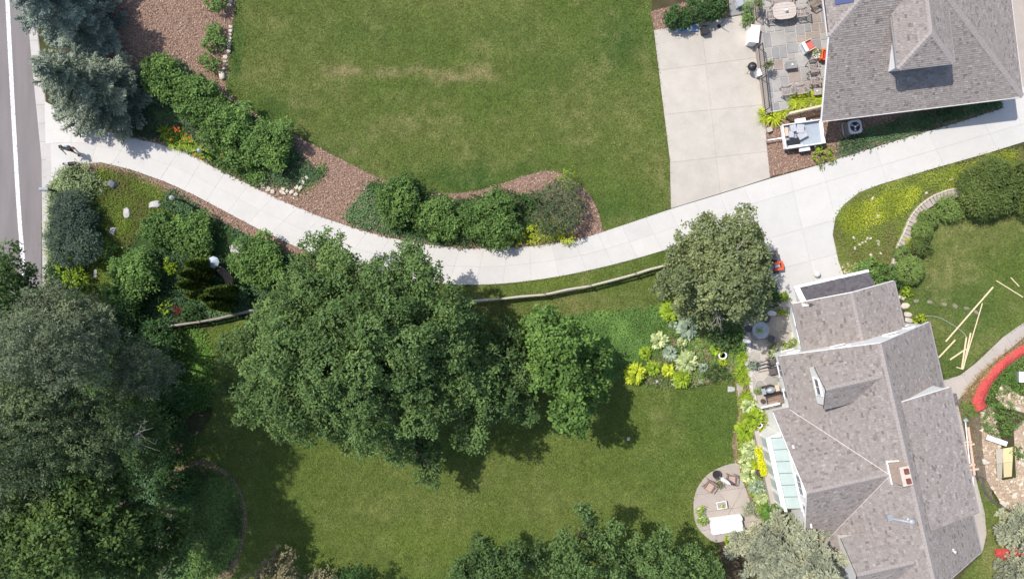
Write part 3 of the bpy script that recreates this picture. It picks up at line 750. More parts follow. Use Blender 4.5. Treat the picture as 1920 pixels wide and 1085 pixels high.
def clip2(P, poly):
    """Sutherland-Hodgman, poly convex CCW"""
    out = P
    for i in range(len(poly)):
        a = poly[i]; b = poly[(i + 1) % len(poly)]; ex, ey = b[0] - a[0], b[1] - a[1]
        inp = out; out = []
        if not inp: return []
        side = lambda p: ex * (p[1] - a[1]) - ey * (p[0] - a[0])
        for k in range(len(inp)):
            p, q = inp[k - 1], inp[k]; sp, sq = side(p), side(q)
            if sq >= 0:
                if sp < 0: t = sp / (sp - sq); out.append((p[0] + (q[0] - p[0]) * t, p[1] + (q[1] - p[1]) * t))
                out.append(q)
            elif sp >= 0:
                t = sp / (sp - sq); out.append((p[0] + (q[0] - p[0]) * t, p[1] + (q[1] - p[1]) * t))
    return out

def shingle_plane(mbs, deck, pts, rng, expo=0.125, wmin=0.09, wmax=0.26, cut=None):
    """pts: planar convex polygon, pts[0]->pts[1] along the eave, with the slope rising to its left"""
    pts = [Vector(p) for p in pts]; o = pts[0]; e = (pts[1] - pts[0]).normalized()
    nrm = e.cross(pts[2] - pts[0]).normalized()
    if nrm.z < 0: nrm = -nrm; 
    s = nrm.cross(e).normalized()
    if s.z < 0: s = -s
    deck.slab3(pts, 0.1)
    loc = [((p - o).dot(e), (p - o).dot(s)) for p in pts]
    ar = sum(loc[i][0] * loc[(i + 1) % len(loc)][1] - loc[(i + 1) % len(loc)][0] * loc[i][1] for i in range(len(loc)))
    if ar < 0: loc.reverse()
    a0 = min(p[0] for p in loc); a1 = max(p[0] for p in loc); b0 = min(p[1] for p in loc); b1 = max(p[1] for p in loc)
    j = 0; b = b0
    while b < b1:
        a = a0 - rng.random() * 0.3; dark = 0
        while a < a1:
            w = wmin + (wmax - wmin) * rng.random()
            P = clip2([(a + 0.004, b), (a + w - 0.004, b), (a + w - 0.004, b + expo + 0.012), (a + 0.004, b + expo + 0.012)], loc)
            if len(P) >= 3:
                t = 0.02 + 0.018 * rng.random(); n = len(P)
                v = float(np.clip(0.52 + 0.15 * rng.normal() - (0.3 if rng.random() < 0.1 else 0), 0, 1))
                top = [o + e * x + s * y + nrm * (0.008 + t * max(0, 1 - (y - b) / (expo + 0.012))) for x, y in P]
                bot = [o + e * x + s * y + nrm * 0.001 for x, y in P]
                mbs.add(top + bot, [tuple(range(n))] + [((i + 1) % n, i, n + i, n + (i + 1) % n) for i in range(n)], v)
            a += w
        b += expo; j += 1

_capme = {}
def ridge_caps(roof, p, q, nA, nB, rng, wid=0.16, step=0.2):
    """overlapping cap shingles over a ridge or hip from p up to q; nA,nB the two slope normals"""
    p = Vector(p); q = Vector(q); d = (q - p).normalized(); L = (q - p).length
    sA = d.cross(nA).normalized(); sB = d.cross(nB).normalized()
    up = (nA + nB).normalized()
    if sA.dot(nB) > 0: sA = -sA
    if sB.dot(nA) > 0: sB = -sB
    key = tuple(round(x, 3) for x in (*d, *sA, *sB))
    if key not in _capme:
        l = step + 0.05; t0 = 0.05; t1 = 0.02
        vs = []
        for (x, t) in ((0, t0), (l, t1)):
            vs += [d * x + sA * wid + nA * t, d * x + up * (t + 0.012), d * x + sB * wid + nB * t, d * x + sA * wid - nA * 0.005, d * x + sB * wid - nB * 0.005]
        fs = [(0, 1, 6, 5), (1, 2, 7, 6), (0, 3, 4, 2, 1), (3, 0, 5, 8), (2, 4, 9, 7), (5, 6, 7, 9, 8)]
        me = bpy.data.meshes.new('ridge_cap'); me.from_pydata([tuple(v) for v in vs], [], fs); me.materials.append(M['cap']); _capme[key] = me
    Lw = roof.location.copy(); pp = roof.parent
    while pp: Lw += pp.location; pp = pp.parent
    n = int(L / step)
    for i in range(n):
        o = bpy.data.objects.new('ridge_cap', _capme[key]); C.objects.link(o); o.parent = roof
        o.location = p + d * (i * step) - Lw

def pnorm(pts):
    n = (Vector(pts[1]) - Vector(pts[0])).cross(Vector(pts[2]) - Vector(pts[0])).normalized()
    return n if n.z > 0 else -n

def window_part(house, c, along, nrm, w, h, cols=2, rows=2, glass='glass_dark', label=None):
    """framed window with muntins; c centre on the wall face, along and nrm unit vectors"""
    c = Vector(c); along = Vector(along); nrm = Vector(nrm); up = nrm.cross(along); up = up if up.z > 0 else -up
    def quadbox(mb, cc, a, b, d):
        rot = Matrix((along, up, nrm)).transposed(); mb.box(cc, (a, b, d), rot=rot)
    fr = MB(); t = 0.07
    quadbox(fr, c + up * (h / 2) + nrm * 0.03, w + t, t, 0.09); quadbox(fr, c - up * (h / 2) + nrm * 0.03, w + t * 2, t, 0.12)
    quadbox(fr, c + along * (w / 2) + nrm * 0.03, t, h - t * 1.1, 0.088); quadbox(fr, c - along * (w / 2) + nrm * 0.03, t, h - t * 1.1, 0.088)
    o = fr.build('window', M['white'], house, world=True)
    for i in range(cols):
        for j in range(rows):
            g = MB(); pw = (w - t) / cols; ph = (h - t) / rows
            quadbox(g, c + along * (-w / 2 + t / 2 + pw * (i + 0.5)) + up * (-h / 2 + t / 2 + ph * (j + 0.5)) + nrm * 0.022, pw - 0.04, ph - 0.04, 0.03)
            g.build('pane', M[glass], o, world=True)
    mb = MB()
    for i in range(1, cols): quadbox(mb, c + along * (-w / 2 + t / 2 + (w - t) / cols * i) + nrm * 0.03, 0.035, h - t, 0.05)
    for j in range(1, rows): quadbox(mb, c + up * (-h / 2 + t / 2 + (h - t) / rows * j) + nrm * 0.03, w - t, 0.035, 0.047)
    if mb.v: mb.build('muntin', M['white'], o, world=True)
    return o

# ------------------------------------------------------------------ lower house
O_ = W(1463, 667, 2.8); U1 = Vector((math.cos(R(12.77)), math.sin(R(12.77)), 0)); V1 = Vector((U1.y, -U1.x, 0)); ZU = Vector((0, 0, 1))
O_.z = 0
def hp(u, v, z): return O_ + U1 * u + V1 * v + ZU * z
WID = 8.97; LEN = 13.9; ZE = 2.8; ZR = 6.2; UC = WID / 2
rng_h = np.random.default_rng(77)
house = thing('house', 'large white house with grey shingled gables at the lower right', 'house', hp(UC, 7, 0))
wall = MB(); roof_d = MB(); sh = MB()
def gable_body(u0, u1, v0, v1, ze, zr, axis, mbw):
    """walls with gable ends; axis 'v': ridge runs along v"""
    if axis == 'v':
        c = (u0 + u1) / 2; prof = [(u0, 0), (u1, 0), (u1, ze), (c, zr), (u0, ze)]
        A = [hp(a, v0, z) for a, z in prof]; B = [hp(a, v1, z) for a, z in prof]
    else:
        c = (v0 + v1) / 2; prof = [(v0, 0), (v1, 0), (v1, ze), (c, zr), (v0, ze)]
        A = [hp(u0, a, z) for a, z in prof]; B = [hp(u1, a, z) for a, z in prof]
    n = 5; mbw.add(A + B, [tuple(range(n)), tuple(reversed(range(n, 2 * n)))] + [((i + 1) % n, i, n + i, n + (i + 1) % n) for i in range(n)])
ov = 0.32
pit = (ZR - ZE) / UC
gable_body(ov, WID - ov, 0.06, LEN - ov * 0.7, ZE + ov * pit - 0.14, ZR - 0.14, 'v', wall)
# main slopes
west = [hp(0, LEN, ZE), hp(0, 0, ZE), hp(UC, 0, ZR), hp(UC, LEN, ZR)]
east = [hp(WID, 0, ZE), hp(WID, LEN, ZE), hp(UC, LEN, ZR), hp(UC, 0, ZR)]
shingle_plane(sh, roof_d, west, rng_h); shingle_plane(sh, roof_d, east, rng_h)
caps = [(hp(UC, LEN, ZR), hp(UC, 0, ZR), pnorm(west), pnorm(east))]
# south west wing
wu0, wv0, wv1, wze, wzr = -1.1, 3.22, 11.5, 2.7, 5.55; wvc = (wv0 + wv1) / 2
wN = [hp(wu0, wv0, wze), hp(5.0, wv0, wze), hp(5.0, wvc, wzr), hp(wu0, wvc, wzr)]
wS = [hp(5.0, wv1, wze), hp(wu0, wv1, wze), hp(wu0, wvc, wzr), hp(5.0, wvc, wzr)]
gable_body(wu0 + 0.33, 4.0, wv0 + 0.3, wv1 - 0.3, wze + 0.08, wzr - 0.14, 'u', wall)
def below_main(u): return ZE + pit * u
# wing slopes cut along the valley with the main roof
uN = lambda z: (z - ZE) / pit
wN = [hp(wu0, wv0, wze), hp(max(0.0, uN(wze)) + 0.05, wv0, wze), hp(uN(wzr) + 0.05, wvc, wzr), hp(wu0, wvc, wzr)]
wS = [hp(max(0.0, uN(wze)) + 0.05, wv1, wze), hp(wu0, wv1, wze), hp(wu0, wvc, wzr), hp(uN(wzr) + 0.05, wvc, wzr)]
shingle_plane(sh, roof_d, wN, rng_h); shingle_plane(sh, roof_d, wS, rng_h)
caps.append((hp(wu0, wvc, wzr), hp(uN(wzr), wvc, wzr), pnorm(wN), pnorm(wS)))
# small cross gable near the south end
x0, xc, xh, xze, xzr = 0.55, 12.35, 1.75, 4.45, 5.75
xN = [hp(x0, xc - xh, xze), hp(uN(xze) + 0.05, xc - xh, xze), hp(uN(xzr) + 0.05, xc, xzr), hp(x0, xc, xzr)]
xS = [hp(uN(xze) + 0.05, xc + xh, xze), hp(x0, xc + xh, xze), hp(x0, xc, xzr), hp(uN(xzr) + 0.05, xc, xzr)]
shingle_plane(sh, roof_d, xN, rng_h); shingle_plane(sh, roof_d, xS, rng_h)
gable_body(x0 + 0.2, 3.2, xc - xh + 0.2, xc + xh - 0.2, xze + 0.05, xzr - 0.14, 'u', wall)
caps.append((hp(x0, xc, xzr), hp(uN(xzr), xc, xzr), pnorm(xN), pnorm(xS)))
# shed dormer on the east slope
sv0, sv1, su0, su1, sz0, sz1 = 3.5, 10.75, 5.0, 8.22, 5.86, 4.98
shed = [hp(su1, sv0, sz1), hp(su1, sv1, sz1), hp(su0, sv1, sz0), hp(su0, sv0, sz0)]
shingle_plane(sh, roof_d, shed, rng_h)
cheek = MB(); mz = lambda u: ZR - pit * (u - UC)
for v_, t in ((sv0 + 0.02, 1), (sv1 - 0.14, -1)):
    top = [hp(su0 + 0.1, v_, sz0 - 0.16), hp(8.1, v_, sz1 - 0.06), hp(8.1, v_, mz(8.1) - 0.1), hp(su0 + 0.1, v_, mz(su0 + 0.1) - 0.2)]
    bot = [p + V1 * 0.1 * t for p in top]
    cheek.add(top + bot, [(0, 1, 2, 3), (7, 6, 5, 4), (0, 4, 5, 1), (1, 5, 6, 2), (2, 6, 7, 3), (3, 7, 4, 0)])
a_, b_ = hp(8.1, sv0 + 0.02, mz(8.1) - 0.1), hp(8.1, sv1 - 0.14, mz(8.1) - 0.1)
cheek.add([a_, b_, b_ + ZU * 1.5, a_ + ZU * 1.5, a_ - U1 * 0.1, b_ - U1 * 0.1, b_ - U1 * 0.1 + ZU * 1.5, a_ - U1 * 0.1 + ZU * 1.5], [(0, 1, 2, 3), (7, 6, 5, 4), (0, 3, 7, 4), (1, 5, 6, 2), (3, 2, 6, 7)])
# gabled dormer on the west slope
dv, dh, du, dze, dzr = 1.92, 1.22, 1.08, 4.9, 5.9
dN = [hp(du, dv - dh, dze), hp(uN(dze) + 0.05, dv - dh, dze), hp(uN(dzr) + 0.05, dv, dzr), hp(du, dv, dzr)]
dS = [hp(uN(dze) + 0.05, dv + dh, dze), hp(du, dv + dh, dze), hp(du, dv, dzr), hp(uN(dzr) + 0.05, dv, dzr)]
shingle_plane(sh, roof_d, dN, rng_h); shingle_plane(sh, roof_d, dS, rng_h)
dw = MB(); prof = [(dv - 1.06, 3.5), (dv + 1.06, 3.5), (dv + 1.06, dze + 0.02), (dv, dzr - 0.16), (dv - 1.06, dze + 0.02)]
A = [hp(1.2, a, z) for a, z in prof]; B = [hp(3.4, a, z) for a, z in prof]
dw.add(A + B, [tuple(range(5)), tuple(reversed(range(5, 10)))] + [((i + 1) % 5, i, 5 + i, 5 + (i + 1) % 5) for i in range(5)])
caps.append((hp(du, dv, dzr), hp(uN(dzr), dv, dzr), pnorm(dN), pnorm(dS)))
# garage front part
gu0, gu1, gv0, gze, gzr = 1.55, 7.62, -2.8, 2.5, 3.75; guc = (gu0 + gu1) / 2
gW = [hp(gu0, 0.3, gze), hp(gu0, gv0, gze), hp(guc, gv0, gzr), hp(guc, 0.3, gzr)]
gE = [hp(gu1, gv0, gze), hp(gu1, 0.3, gze), hp(guc, 0.3, gzr), hp(guc, gv0, gzr)]
shingle_plane(sh, roof_d, gW, rng_h); shingle_plane(sh, roof_d, gE, rng_h)
gable_body(gu0 + 0.35, gu1 - 0.35, gv0 + 0.28, 0.6, gze + 0.05, gzr - 0.14, 'v', wall)
caps.append((hp(guc, gv0, gzr), hp(guc, 0.2, gzr), pnorm(gW), pnorm(gE)))
wall.build('wall', M['siding'], house, world=True)
roof = roof_d.build('roof', M['deck'], house, world=True)
o = sh.build('shingles', M['shingle'], roof, world=True, attr=True); o['kind'] = 'stuff'
for c_ in caps: ridge_caps(roof, *c_, rng_h)
cheek.build('dormer_wall', M['siding'], house, world=True)
dwo = dw.build('dormer_wall', M['siding'], house, world=True); dwo['label'] = 'white gabled dormer front'
# dark pent roof over the garage door
pr = MB(); prd = MB()
pent = [hp(6.45, -3.62, 2.1), hp(2.3, -3.62, 2.1), hp(2.3, -2.5, 2.95), hp(6.45, -2.5, 2.95)]
shingle_plane(pr, prd, pent, rng_h)
pdk = prd.build('pent_roof', M['deck'], house, world=True); o = pr.build('shingles', M['shingle_dark'], pdk, world=True, attr=True); o['kind'] = 'stuff'
pdk['label'] = 'dark pent roof over the garage door'
g = MB(); g.bar(hp(1.9, -3.7, 2.08), hp(6.5, -3.7, 2.08), 0.16, 0.12); g.build('gutter', M['white'], house, world=True)
# garage door, white pilaster boards and pent sides
g = MB()
for i in range(4): g.bar(hp(2.5, -2.56, 0.28 + i * 0.52), hp(6.3, -2.56, 0.28 + i * 0.52), 0.05, 0.5)
g.build('garage_door', M['white'], house, world=True)
g = MB(); g.add([hp(1.95, -3.6, 2.05), hp(2.28, -3.6, 2.05), hp(2.28, -2.53, 2.86), hp(1.95, -2.53, 2.86), hp(1.95, -3.6, 1.9), hp(2.28, -3.6, 1.9), hp(2.28, -2.53, 1.9), hp(1.95, -2.53, 1.9)],
                [(0, 1, 2, 3), (7, 6, 5, 4), (0, 4, 5, 1), (1, 5, 6, 2), (2, 6, 7, 3), (3, 7, 4, 0)])
g.build('bracket', M['white'], house, world=True)
# gutters and rake boards
for a, b in ((hp(-0.07, LEN, ZE - 0.05), hp(-0.07, wv1, ZE - 0.05)), (hp(-0.07, wv0, ZE - 0.05), hp(-0.07, 0, ZE - 0.05)), (hp(WID + 0.06, 0, ZE - 0.05), hp(WID + 0.06, LEN, ZE - 0.05)), (hp(su1 + 0.06, sv0, sz1 - 0.05), hp(su1 + 0.06, sv1, sz1 - 0.05)),
             (hp(gu0 - 0.06, gv0, gze - 0.05), hp(gu0 - 0.06, 0.1, gze - 0.05)), (hp(gu1 + 0.06, gv0, gze - 0.05), hp(gu1 + 0.06, 0.1, gze - 0.05)), (hp(wu0, wv0 - 0.06, wze - 0.05), hp(0, wv0 - 0.06, wze - 0.05))):
    g = MB(); g.bar(a, b, 0.1, 0.1); g.build('gutter', M['gut'], house, world=True)
for a, b in ((hp(0, -0.02, ZE - 0.07), hp(UC, -0.02, ZR - 0.07)), (hp(WID, -0.02, ZE - 0.07), hp(UC, -0.02, ZR - 0.07)), (hp(wu0 - 0.02, wv0, wze - 0.07), hp(wu0 - 0.02, wvc, wzr - 0.07)), (hp(wu0 - 0.02, wv1, wze - 0.07), hp(wu0 - 0.02, wvc, wzr - 0.07)),
             (hp(gu0, gv0 - 0.02, gze - 0.07), hp(guc, gv0 - 0.02, gzr - 0.07)), (hp(gu1, gv0 - 0.02, gze - 0.07), hp(guc, gv0 - 0.02, gzr - 0.07)), (hp(su0, sv0 - 0.02, sz0 - 0.08), hp(su1, sv0 - 0.02, sz1 - 0.08)),
             (hp(WID, LEN + 0.02, ZE - 0.07), hp(UC, LEN + 0.02, ZR - 0.07))):
    g = MB(); g.bar(a, b, 0.035, 0.13); g.build('rake_board', M['white'], house, world=True)
# valley flashing
for a, b in ((hp(uN(wze), wv0, wze + 0.03), hp(uN(wzr), wvc, wzr + 0.03)), (hp(uN(wze), wv1, wze + 0.03), hp(uN(wzr), wvc, wzr + 0.03))):
    g = MB(); g.bar(a, b, 0.035, 0.04); g.build('valley_flashing', M['flash'], house, world=True)
# windows
NW1 = -V1; WW1 = -U1
window_part(house, hp(1.19, dv, 4.5), V1, WW1, 0.95, 0.7, 2, 1)
window_part(house, hp(0.32, 1.1, 1.6), V1, WW1, 0.8, 1.3, 2, 2); window_part(house, hp(0.32, 2.6, 1.6), V1, WW1, 0.5, 1.3, 1, 2)
for vv in (-1.7, -0.65): window_part(house, hp(gu0 + 0.345, vv, 1.65), V1, WW1, 0.72, 1.05, 3, 2)
for uu in (3.1, 6.2): window_part(house, hp(uu, 0.055, 4.05 if uu < 5 else 4.1), U1, NW1, 0.75, 0.8, 1, 1)
window_part(house, hp(7.75, 0.055, 2.6), U1, NW1, 0.5, 0.8, 1, 1); window_part(house, hp(1.0, 0.055, 1.7), U1, NW1, 0.7, 1.0, 1, 2)
for vv in (5.6, 7.4, 9.2): window_part(house, hp(wu0 + 0.325, vv, 3.62), V1, WW1, 1.2, 0.8, 3, 1)
for vv in (4.6, 6.2, 8.0, 9.8): window_part(house, hp(8.105, vv, 4.25), V1, U1, 0.9, 0.6, 2, 1)
# chimney
ch = MB(); cu, cv = 3.95, 7.2
ch.add([hp(cu - 0.32, cv - 0.6, 4.9), hp(cu + 0.32, cv - 0.6, 4.9), hp(cu + 0.32, cv + 0.6, 4.9), hp(cu - 0.32, cv + 0.6, 4.9), hp(cu - 0.24, cv - 0.5, 6.75), hp(cu + 0.24, cv - 0.5, 6.75), hp(cu + 0.24, cv + 0.5, 6.75), hp(cu - 0.24, cv + 0.5, 6.75)],
       [(3, 2, 1, 0), (4, 5, 6, 7), (0, 1, 5, 4), (1, 2, 6, 5), (2, 3, 7, 6), (3, 0, 4, 7)])
cho = ch.build('chimney', mat_plain('tan chimney brick', (0.46, 0.345, 0.275), 0.85, 0.2, 9, 0.4), house, world=True)
g = MB(); rot12 = Matrix.Rotation(R(12.77), 3, 'Z'); g.box(hp(cu, cv, 6.79), (0.53, 1.06, 0.08), rot=rot12); g.build('chimney_cap', mat_plain('cream chimney cap', (0.52, 0.44, 0.375), 0.8, 0.12, 6), cho, world=True)
for s in (-1, 1):
    g = MB(); g.box(hp(cu + 0.05, cv + 0.27 * s, 6.9), (0.22, 0.27, 0.15), rot=rot12); fl = g.build('flue', mat_plain('red clay flue', (0.17, 0.06, 0.042), 0.8, 0.15, 8), cho, world=True)
    fl.location.z += 0.0
g = MB(); g.bar(hp(cu - 0.36, cv - 0.66, 5.55), hp(cu - 0.36, cv + 0.66, 5.55), 0.05, 0.25); g.bar(hp(cu - 0.36, cv - 0.64, 5.62), hp(cu + 0.2, cv - 0.64, 5.95), 0.05, 0.22); g.build('flashing', M['white'], cho, world=True)
# roof vents
def vent_pipe(u, v, z, r, h, label, mat='white'):
    g = MB(); b = hp(u, v, z); g.lathe(b, [(r * 1.9, -0.1), (r * 1.9, 0.03), (r, 0.05), (r, h), (r * 0.7, h), (r * 0.7, h - 0.06)], 12)
    x = g.build('vent_pipe', M[mat], house, world=True)
vent_pipe(7.0, 6.0, 4.98, 0.055, 0.3, '')
vent_pipe(6.5, 12.6, ZR - pit * (6.5 - UC), 0.06, 0.3, '')
g = MB(); b = hp(4.0, 9.95, ZE + pit * 4.0); g.lathe(b, [(0.18, -0.15), (0.18, 0.03), (0.08, 0.06), (0.08, 0.28), (0.16, 0.3), (0.17, 0.36), (0.1, 0.42), (0.02, 0.44)], 16)
g.build('roof_ventilator', M['metal_grey'], house, world=True)
g = MB(); g.box(hp(3.2, 9.75, ZE + pit * 3.2 + 0.08), (0.3, 0.36, 0.16), rot=rot12); g.tube([hp(3.3, 9.8, ZE + pit * 3.3 + 0.2), hp(3.6, 9.85, ZE + pit * 3.6 + 0.3), hp(3.95, 9.95, ZE + pit * 4 + 0.3)], 0.08, 8)
g.build('vent_duct', M['metal_grey'], house, world=True)
# lean-to sunroom with glass roof
M['sunglass'] = mat_plain('pale green roof glass', (0.40, 0.47, 0.44), 0.4, 0.06, 2, spec=0.25)
sun = MB(); sv_a, sv_b = 4.7, 9.0
sr = MB(); sr.prism([tuple(hp(-1.6, sv_a, 0)[:2]), tuple(hp(-0.8, sv_a - 0.15, 0)[:2]), tuple(hp(-0.8, sv_b + 0.1, 0)[:2]), tuple(hp(-1.6, sv_b + 0.1, 0)[:2])], 0, 2.1)
sunr = sr.build('sunroom', M['siding'], house, world=True)
def gz(u): return 2.95 + (u + 0.78) * 0.75
npan = 6
for i in range(npan):
    v0_ = sv_a + (sv_b - sv_a) * i / npan + 0.02; v1_ = sv_a + (sv_b - sv_a) * (i + 1) / npan - 0.02
    g = MB(); g.slab3([hp(-1.5, v0_, gz(-1.5)), hp(-1.5, v1_, gz(-1.5)), hp(-0.82, v1_, gz(-0.82)), hp(-0.82, v0_, gz(-0.82))], 0.03)
    g.build('glass_pane', M['sunglass'], sunr, world=True)
for i in range(npan + 1):
    v0_ = sv_a + (sv_b - sv_a) * i / npan
    g = MB(); g.bar(hp(-1.52, v0_, gz(-1.52) - 0.015), hp(-0.8, v0_, gz(-0.8) - 0.015), 0.035, 0.05); g.build('glazing_bar', mat_plain('dark glazing bar', (0.15, 0.17, 0.17), 0.5) if i == 0 else bpy.data.materials['dark glazing bar'], sunr, world=True)
g = MB(); g.bar(hp(-1.6, sv_a - 0.1, gz(-1.55)), hp(-1.6, sv_b + 0.15, gz(-1.55)), 0.16, 0.1); g.build('gutter', M['white'], sunr, world=True)
g = MB(); g.bar(hp(-0.83, sv_a - 0.15, 2.98), hp(-0.83, sv_b + 0.15, 2.98), 0.06, 0.1); g.build('wall_plate', M['white'], sunr, world=True)
g = MB(); g.bar(hp(-1.78, sv_a - 0.2, 0.35), hp(-1.78, sv_b + 0.1, 0.35), 0.3, 0.7); g.build('plinth', M['conc_path'], sunr, world=True)
for i in range(5):
    window_part(house, hp(-1.605, sv_a + 0.45 + i * 0.86, 1.3), V1, WW1, 0.7, 1.3, 1, 1, 'sunglass')
# ------------------------------------------------------------------ upper house
A2 = W(1541, 226, 2.7); A2.z = 0; U2 = Vector((0.9926, 0.1214, 0)); N2 = Vector((-0.1214, 0.9926, 0))
def tp(u, n, z): return A2 + U2 * u + N2 * n + ZU * z
PT = 0.563; LU = 11.945; ze2 = 2.7
house2 = thing('house', 'hip roofed house with a grey hipped dormer at the upper right', 'house', tp(6, 5, 0))
sh2 = MB(); rd2 = MB(); rng2 = np.random.default_rng(78)
zt = lambda n: ze2 + PT * n
rn = 8.3; rz = zt(rn)
zc = zt(4.25)
south = [tp(0, 0, ze2), tp(LU, 0, ze2), tp(LU - rn, rn, rz), tp(0 + rn - 4.25, rn, rz), tp(0, 4.25, zc)]
if LU - rn < rn - 4.25: south = [tp(0, 0, ze2), tp(LU, 0, ze2), tp((LU + 4.25) / 2 - 0.0 - 4.25 + 0.0, 0, 0)]
s_u = (LU - 4.25) / 2; s_n = s_u + 4.25   # the two hips meet
apex = tp(s_u, s_n, zt(s_n))
south = [tp(0, 0, ze2), tp(LU, 0, ze2), apex, tp(0, 4.25, zc)]
shingle_plane(sh2, rd2, south, rng2)
wst = [tp(0, 12.35, zc), tp(0, 4.25, zc), apex]
shingle_plane(sh2, rd2, wst, rng2)
est = [tp(LU, 0, ze2), tp(LU, 16.2, ze2), apex]
shingle_plane(sh2, rd2, est, rng2)
nor = [tp(LU, 16.2, ze2), tp(0, 12.35, zc), apex]
rd2.slab3(nor, 0.1)
cap2 = [(tp(0, 4.25, zc), apex, pnorm(wst), pnorm(south)), (tp(LU, 0, ze2), apex, pnorm(south), pnorm(est))]
# hipped dormer
e0, e1, f0, ez, rzz = 3.42, 6.55, 1.86, 5.5, 6.5; ec = (e0 + e1) / 2; hf = (e1 - e0) / 2
back = 8.0
dS2 = [tp(e0, f0, ez), tp(e1, f0, ez), tp(ec, f0 + hf, rzz)]
nE = (ez - ze2) / PT; nR = min((rzz - ze2) / PT, s_n)
dW2 = [tp(e0, nE, ez), tp(e0, f0, ez), tp(ec, f0 + hf, rzz), tp(ec, nR, rzz)]
dE2 = [tp(e1, f0, ez), tp(e1, nE, ez), tp(ec, nR, rzz), tp(ec, f0 + hf, rzz)]
for q in (dS2, dW2, dE2): shingle_plane(sh2, rd2, q, rng2)
cap2 += [(tp(e0, f0, ez), tp(ec, f0 + hf, rzz), pnorm(dW2), pnorm(dS2)), (tp(e1, f0, ez), tp(ec, f0 + hf, rzz), pnorm(dS2), pnorm(dE2)), (tp(ec, nR, rzz), tp(ec, f0 + hf, rzz), pnorm(dW2), pnorm(dE2))]
w2 = MB()
def tprism(mb, pts, z0, z1): mb.prism([tuple(tp(u, n, 0)[:2]) for u, n in pts], z0, z1)
tprism(w2, [(2.1, 0.4), (LU - 0.4, 0.4), (LU - 0.4, 12), (2.1, 12)], 0, ze2 + 0.12)
prof = [(0.4, ze2 - 0.2), (12.0, ze2 - 0.2), (12.0, zc - 0.1), (4.3, zc - 0.12), (0.4, ze2 + 0.1)]
A = [tp(2.3, n, z) for n, z in prof]; B = [tp(3.0, n, z) for n, z in prof]
w2.add(A + B, [tuple(range(5)), tuple(reversed(range(5, 10)))] + [((i + 1) % 5, i, 5 + i, 5 + (i + 1) % 5) for i in range(5)])
w2.build('wall', M['siding'], house2, world=True)
r2 = rd2.build('roof', M['deck'], house2, world=True)
o = sh2.build('shingles', M['shingle'], r2, world=True, attr=True); o['kind'] = 'stuff'
for c_ in cap2: ridge_caps(r2, *c_, rng2)
w3 = MB(); tprism(w3, [(e0 + 0.22, f0 + 0.25), (e1 - 0.22, f0 + 0.25), (e1 - 0.22, 5.0), (e0 + 0.22, 5.0)], 3.6, ez + 0.06)
w3.build('dormer_wall', M['siding'], house2, world=True)
for a, b in ((tp(e0 - 0.03, f0 - 0.03, ez - 0.07), tp(e1 + 0.03, f0 - 0.05, ez - 0.07)), (tp(e0 - 0.05, f0, ez - 0.07), tp(e0 - 0.05, nE - 0.2, ez - 0.07)), (tp(e1 + 0.05, f0, ez - 0.07), tp(e1 + 0.05, nE - 0.2, ez - 0.07)),
             (tp(-0.02, -0.06, ze2 - 0.07), tp(LU, -0.06, ze2 - 0.07)), (tp(LU + 0.06, 0, ze2 - 0.07), tp(LU + 0.06, 16, ze2 - 0.07)), (tp(-0.1, 4.25, zc - 0.07), tp(-0.1, 12.3, zc - 0.07))):
    g = MB(); g.bar(a, b, 0.07, 0.11); g.build('gutter', M['gut'] if a.z > 5.3 else M['flash'], house2, world=True)
g = MB(); g.bar(tp(-0.02, 0, ze2 - 0.08), tp(-0.02, 4.25, zc - 0.08), 0.035, 0.14); g.build('rake_board', M['white'], house2, world=True)
for uu in (4.3, 5.6): window_part(house2, tp(uu, f0 + 0.25, 4.9), U2, -N2, 0.8, 0.8, 2, 1)
for nn in (5.2, 7.4): window_part(house2, tp(2.295, nn, 3.9), N2, -U2, 0.9, 1.2, 2, 2); window_part(house2, tp(2.095, nn, 1.6), N2, -U2, 0.9, 1.2, 2, 2)
# dark blue solar panel on the west slope
nw = pnorm(wst); g = MB(); q = [tp(0.35, 6.6, 0), tp(0.35, 5.45, 0), tp(1.15, 5.6, 0), tp(1.15, 6.6, 0)]
zw = lambda u: zc + u * PT / 1.0
wst_z = lambda u: zc + (apex.z - zc) * u / s_u
g.slab3([tp(u, n, wst_z(u) + 0.09) for u, n in ((0.4, 7.4), (0.4, 5.85), (1.25, 5.75), (1.25, 7.4))], 0.05); 
g.build('solar_panel', mat_plain('dark blue panel', (0.035, 0.05, 0.15), 0.5, 0.1, 3, spec=0.2), house2, world=True)
# ------------------------------------------------------------------ foliage materials
G = {}
G['maple'] = fol('maple leaves', (0.068, 0.120, 0.038), 0.65)
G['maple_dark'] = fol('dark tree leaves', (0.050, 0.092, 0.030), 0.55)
G['bright'] = fol('bright tree leaves', (0.070, 0.134, 0.032), 0.6)
G['olive'] = fol('olive tree leaves', (0.115, 0.150, 0.066), 0.55)
G['grey'] = fol('grey green leaves', (0.082, 0.110, 0.064), 0.65)
G['greyd'] = fol('dull green leaves', (0.064, 0.096, 0.044), 0.65)
G['lowmaple'] = fol('yellow green maple leaves', (0.050, 0.088, 0.024), 0.65)
G['spruce'] = fol('blue spruce needles', (0.150, 0.205, 0.175), 0.6)
G['spruce2'] = fol('grey green spruce needles', (0.155, 0.200, 0.150), 0.6)
G['silver'] = fol('silver spruce needles', (0.20, 0.235, 0.165), 0.55)
G['shrub'] = fol('shrub leaves', (0.070, 0.132, 0.036), 0.6)
G['shrub2'] = fol('fresh shrub leaves', (0.084, 0.156, 0.042), 0.6)
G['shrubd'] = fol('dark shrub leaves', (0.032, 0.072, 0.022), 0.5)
G['yew'] = fol('yew needles', (0.072, 0.108, 0.030), 0.55)
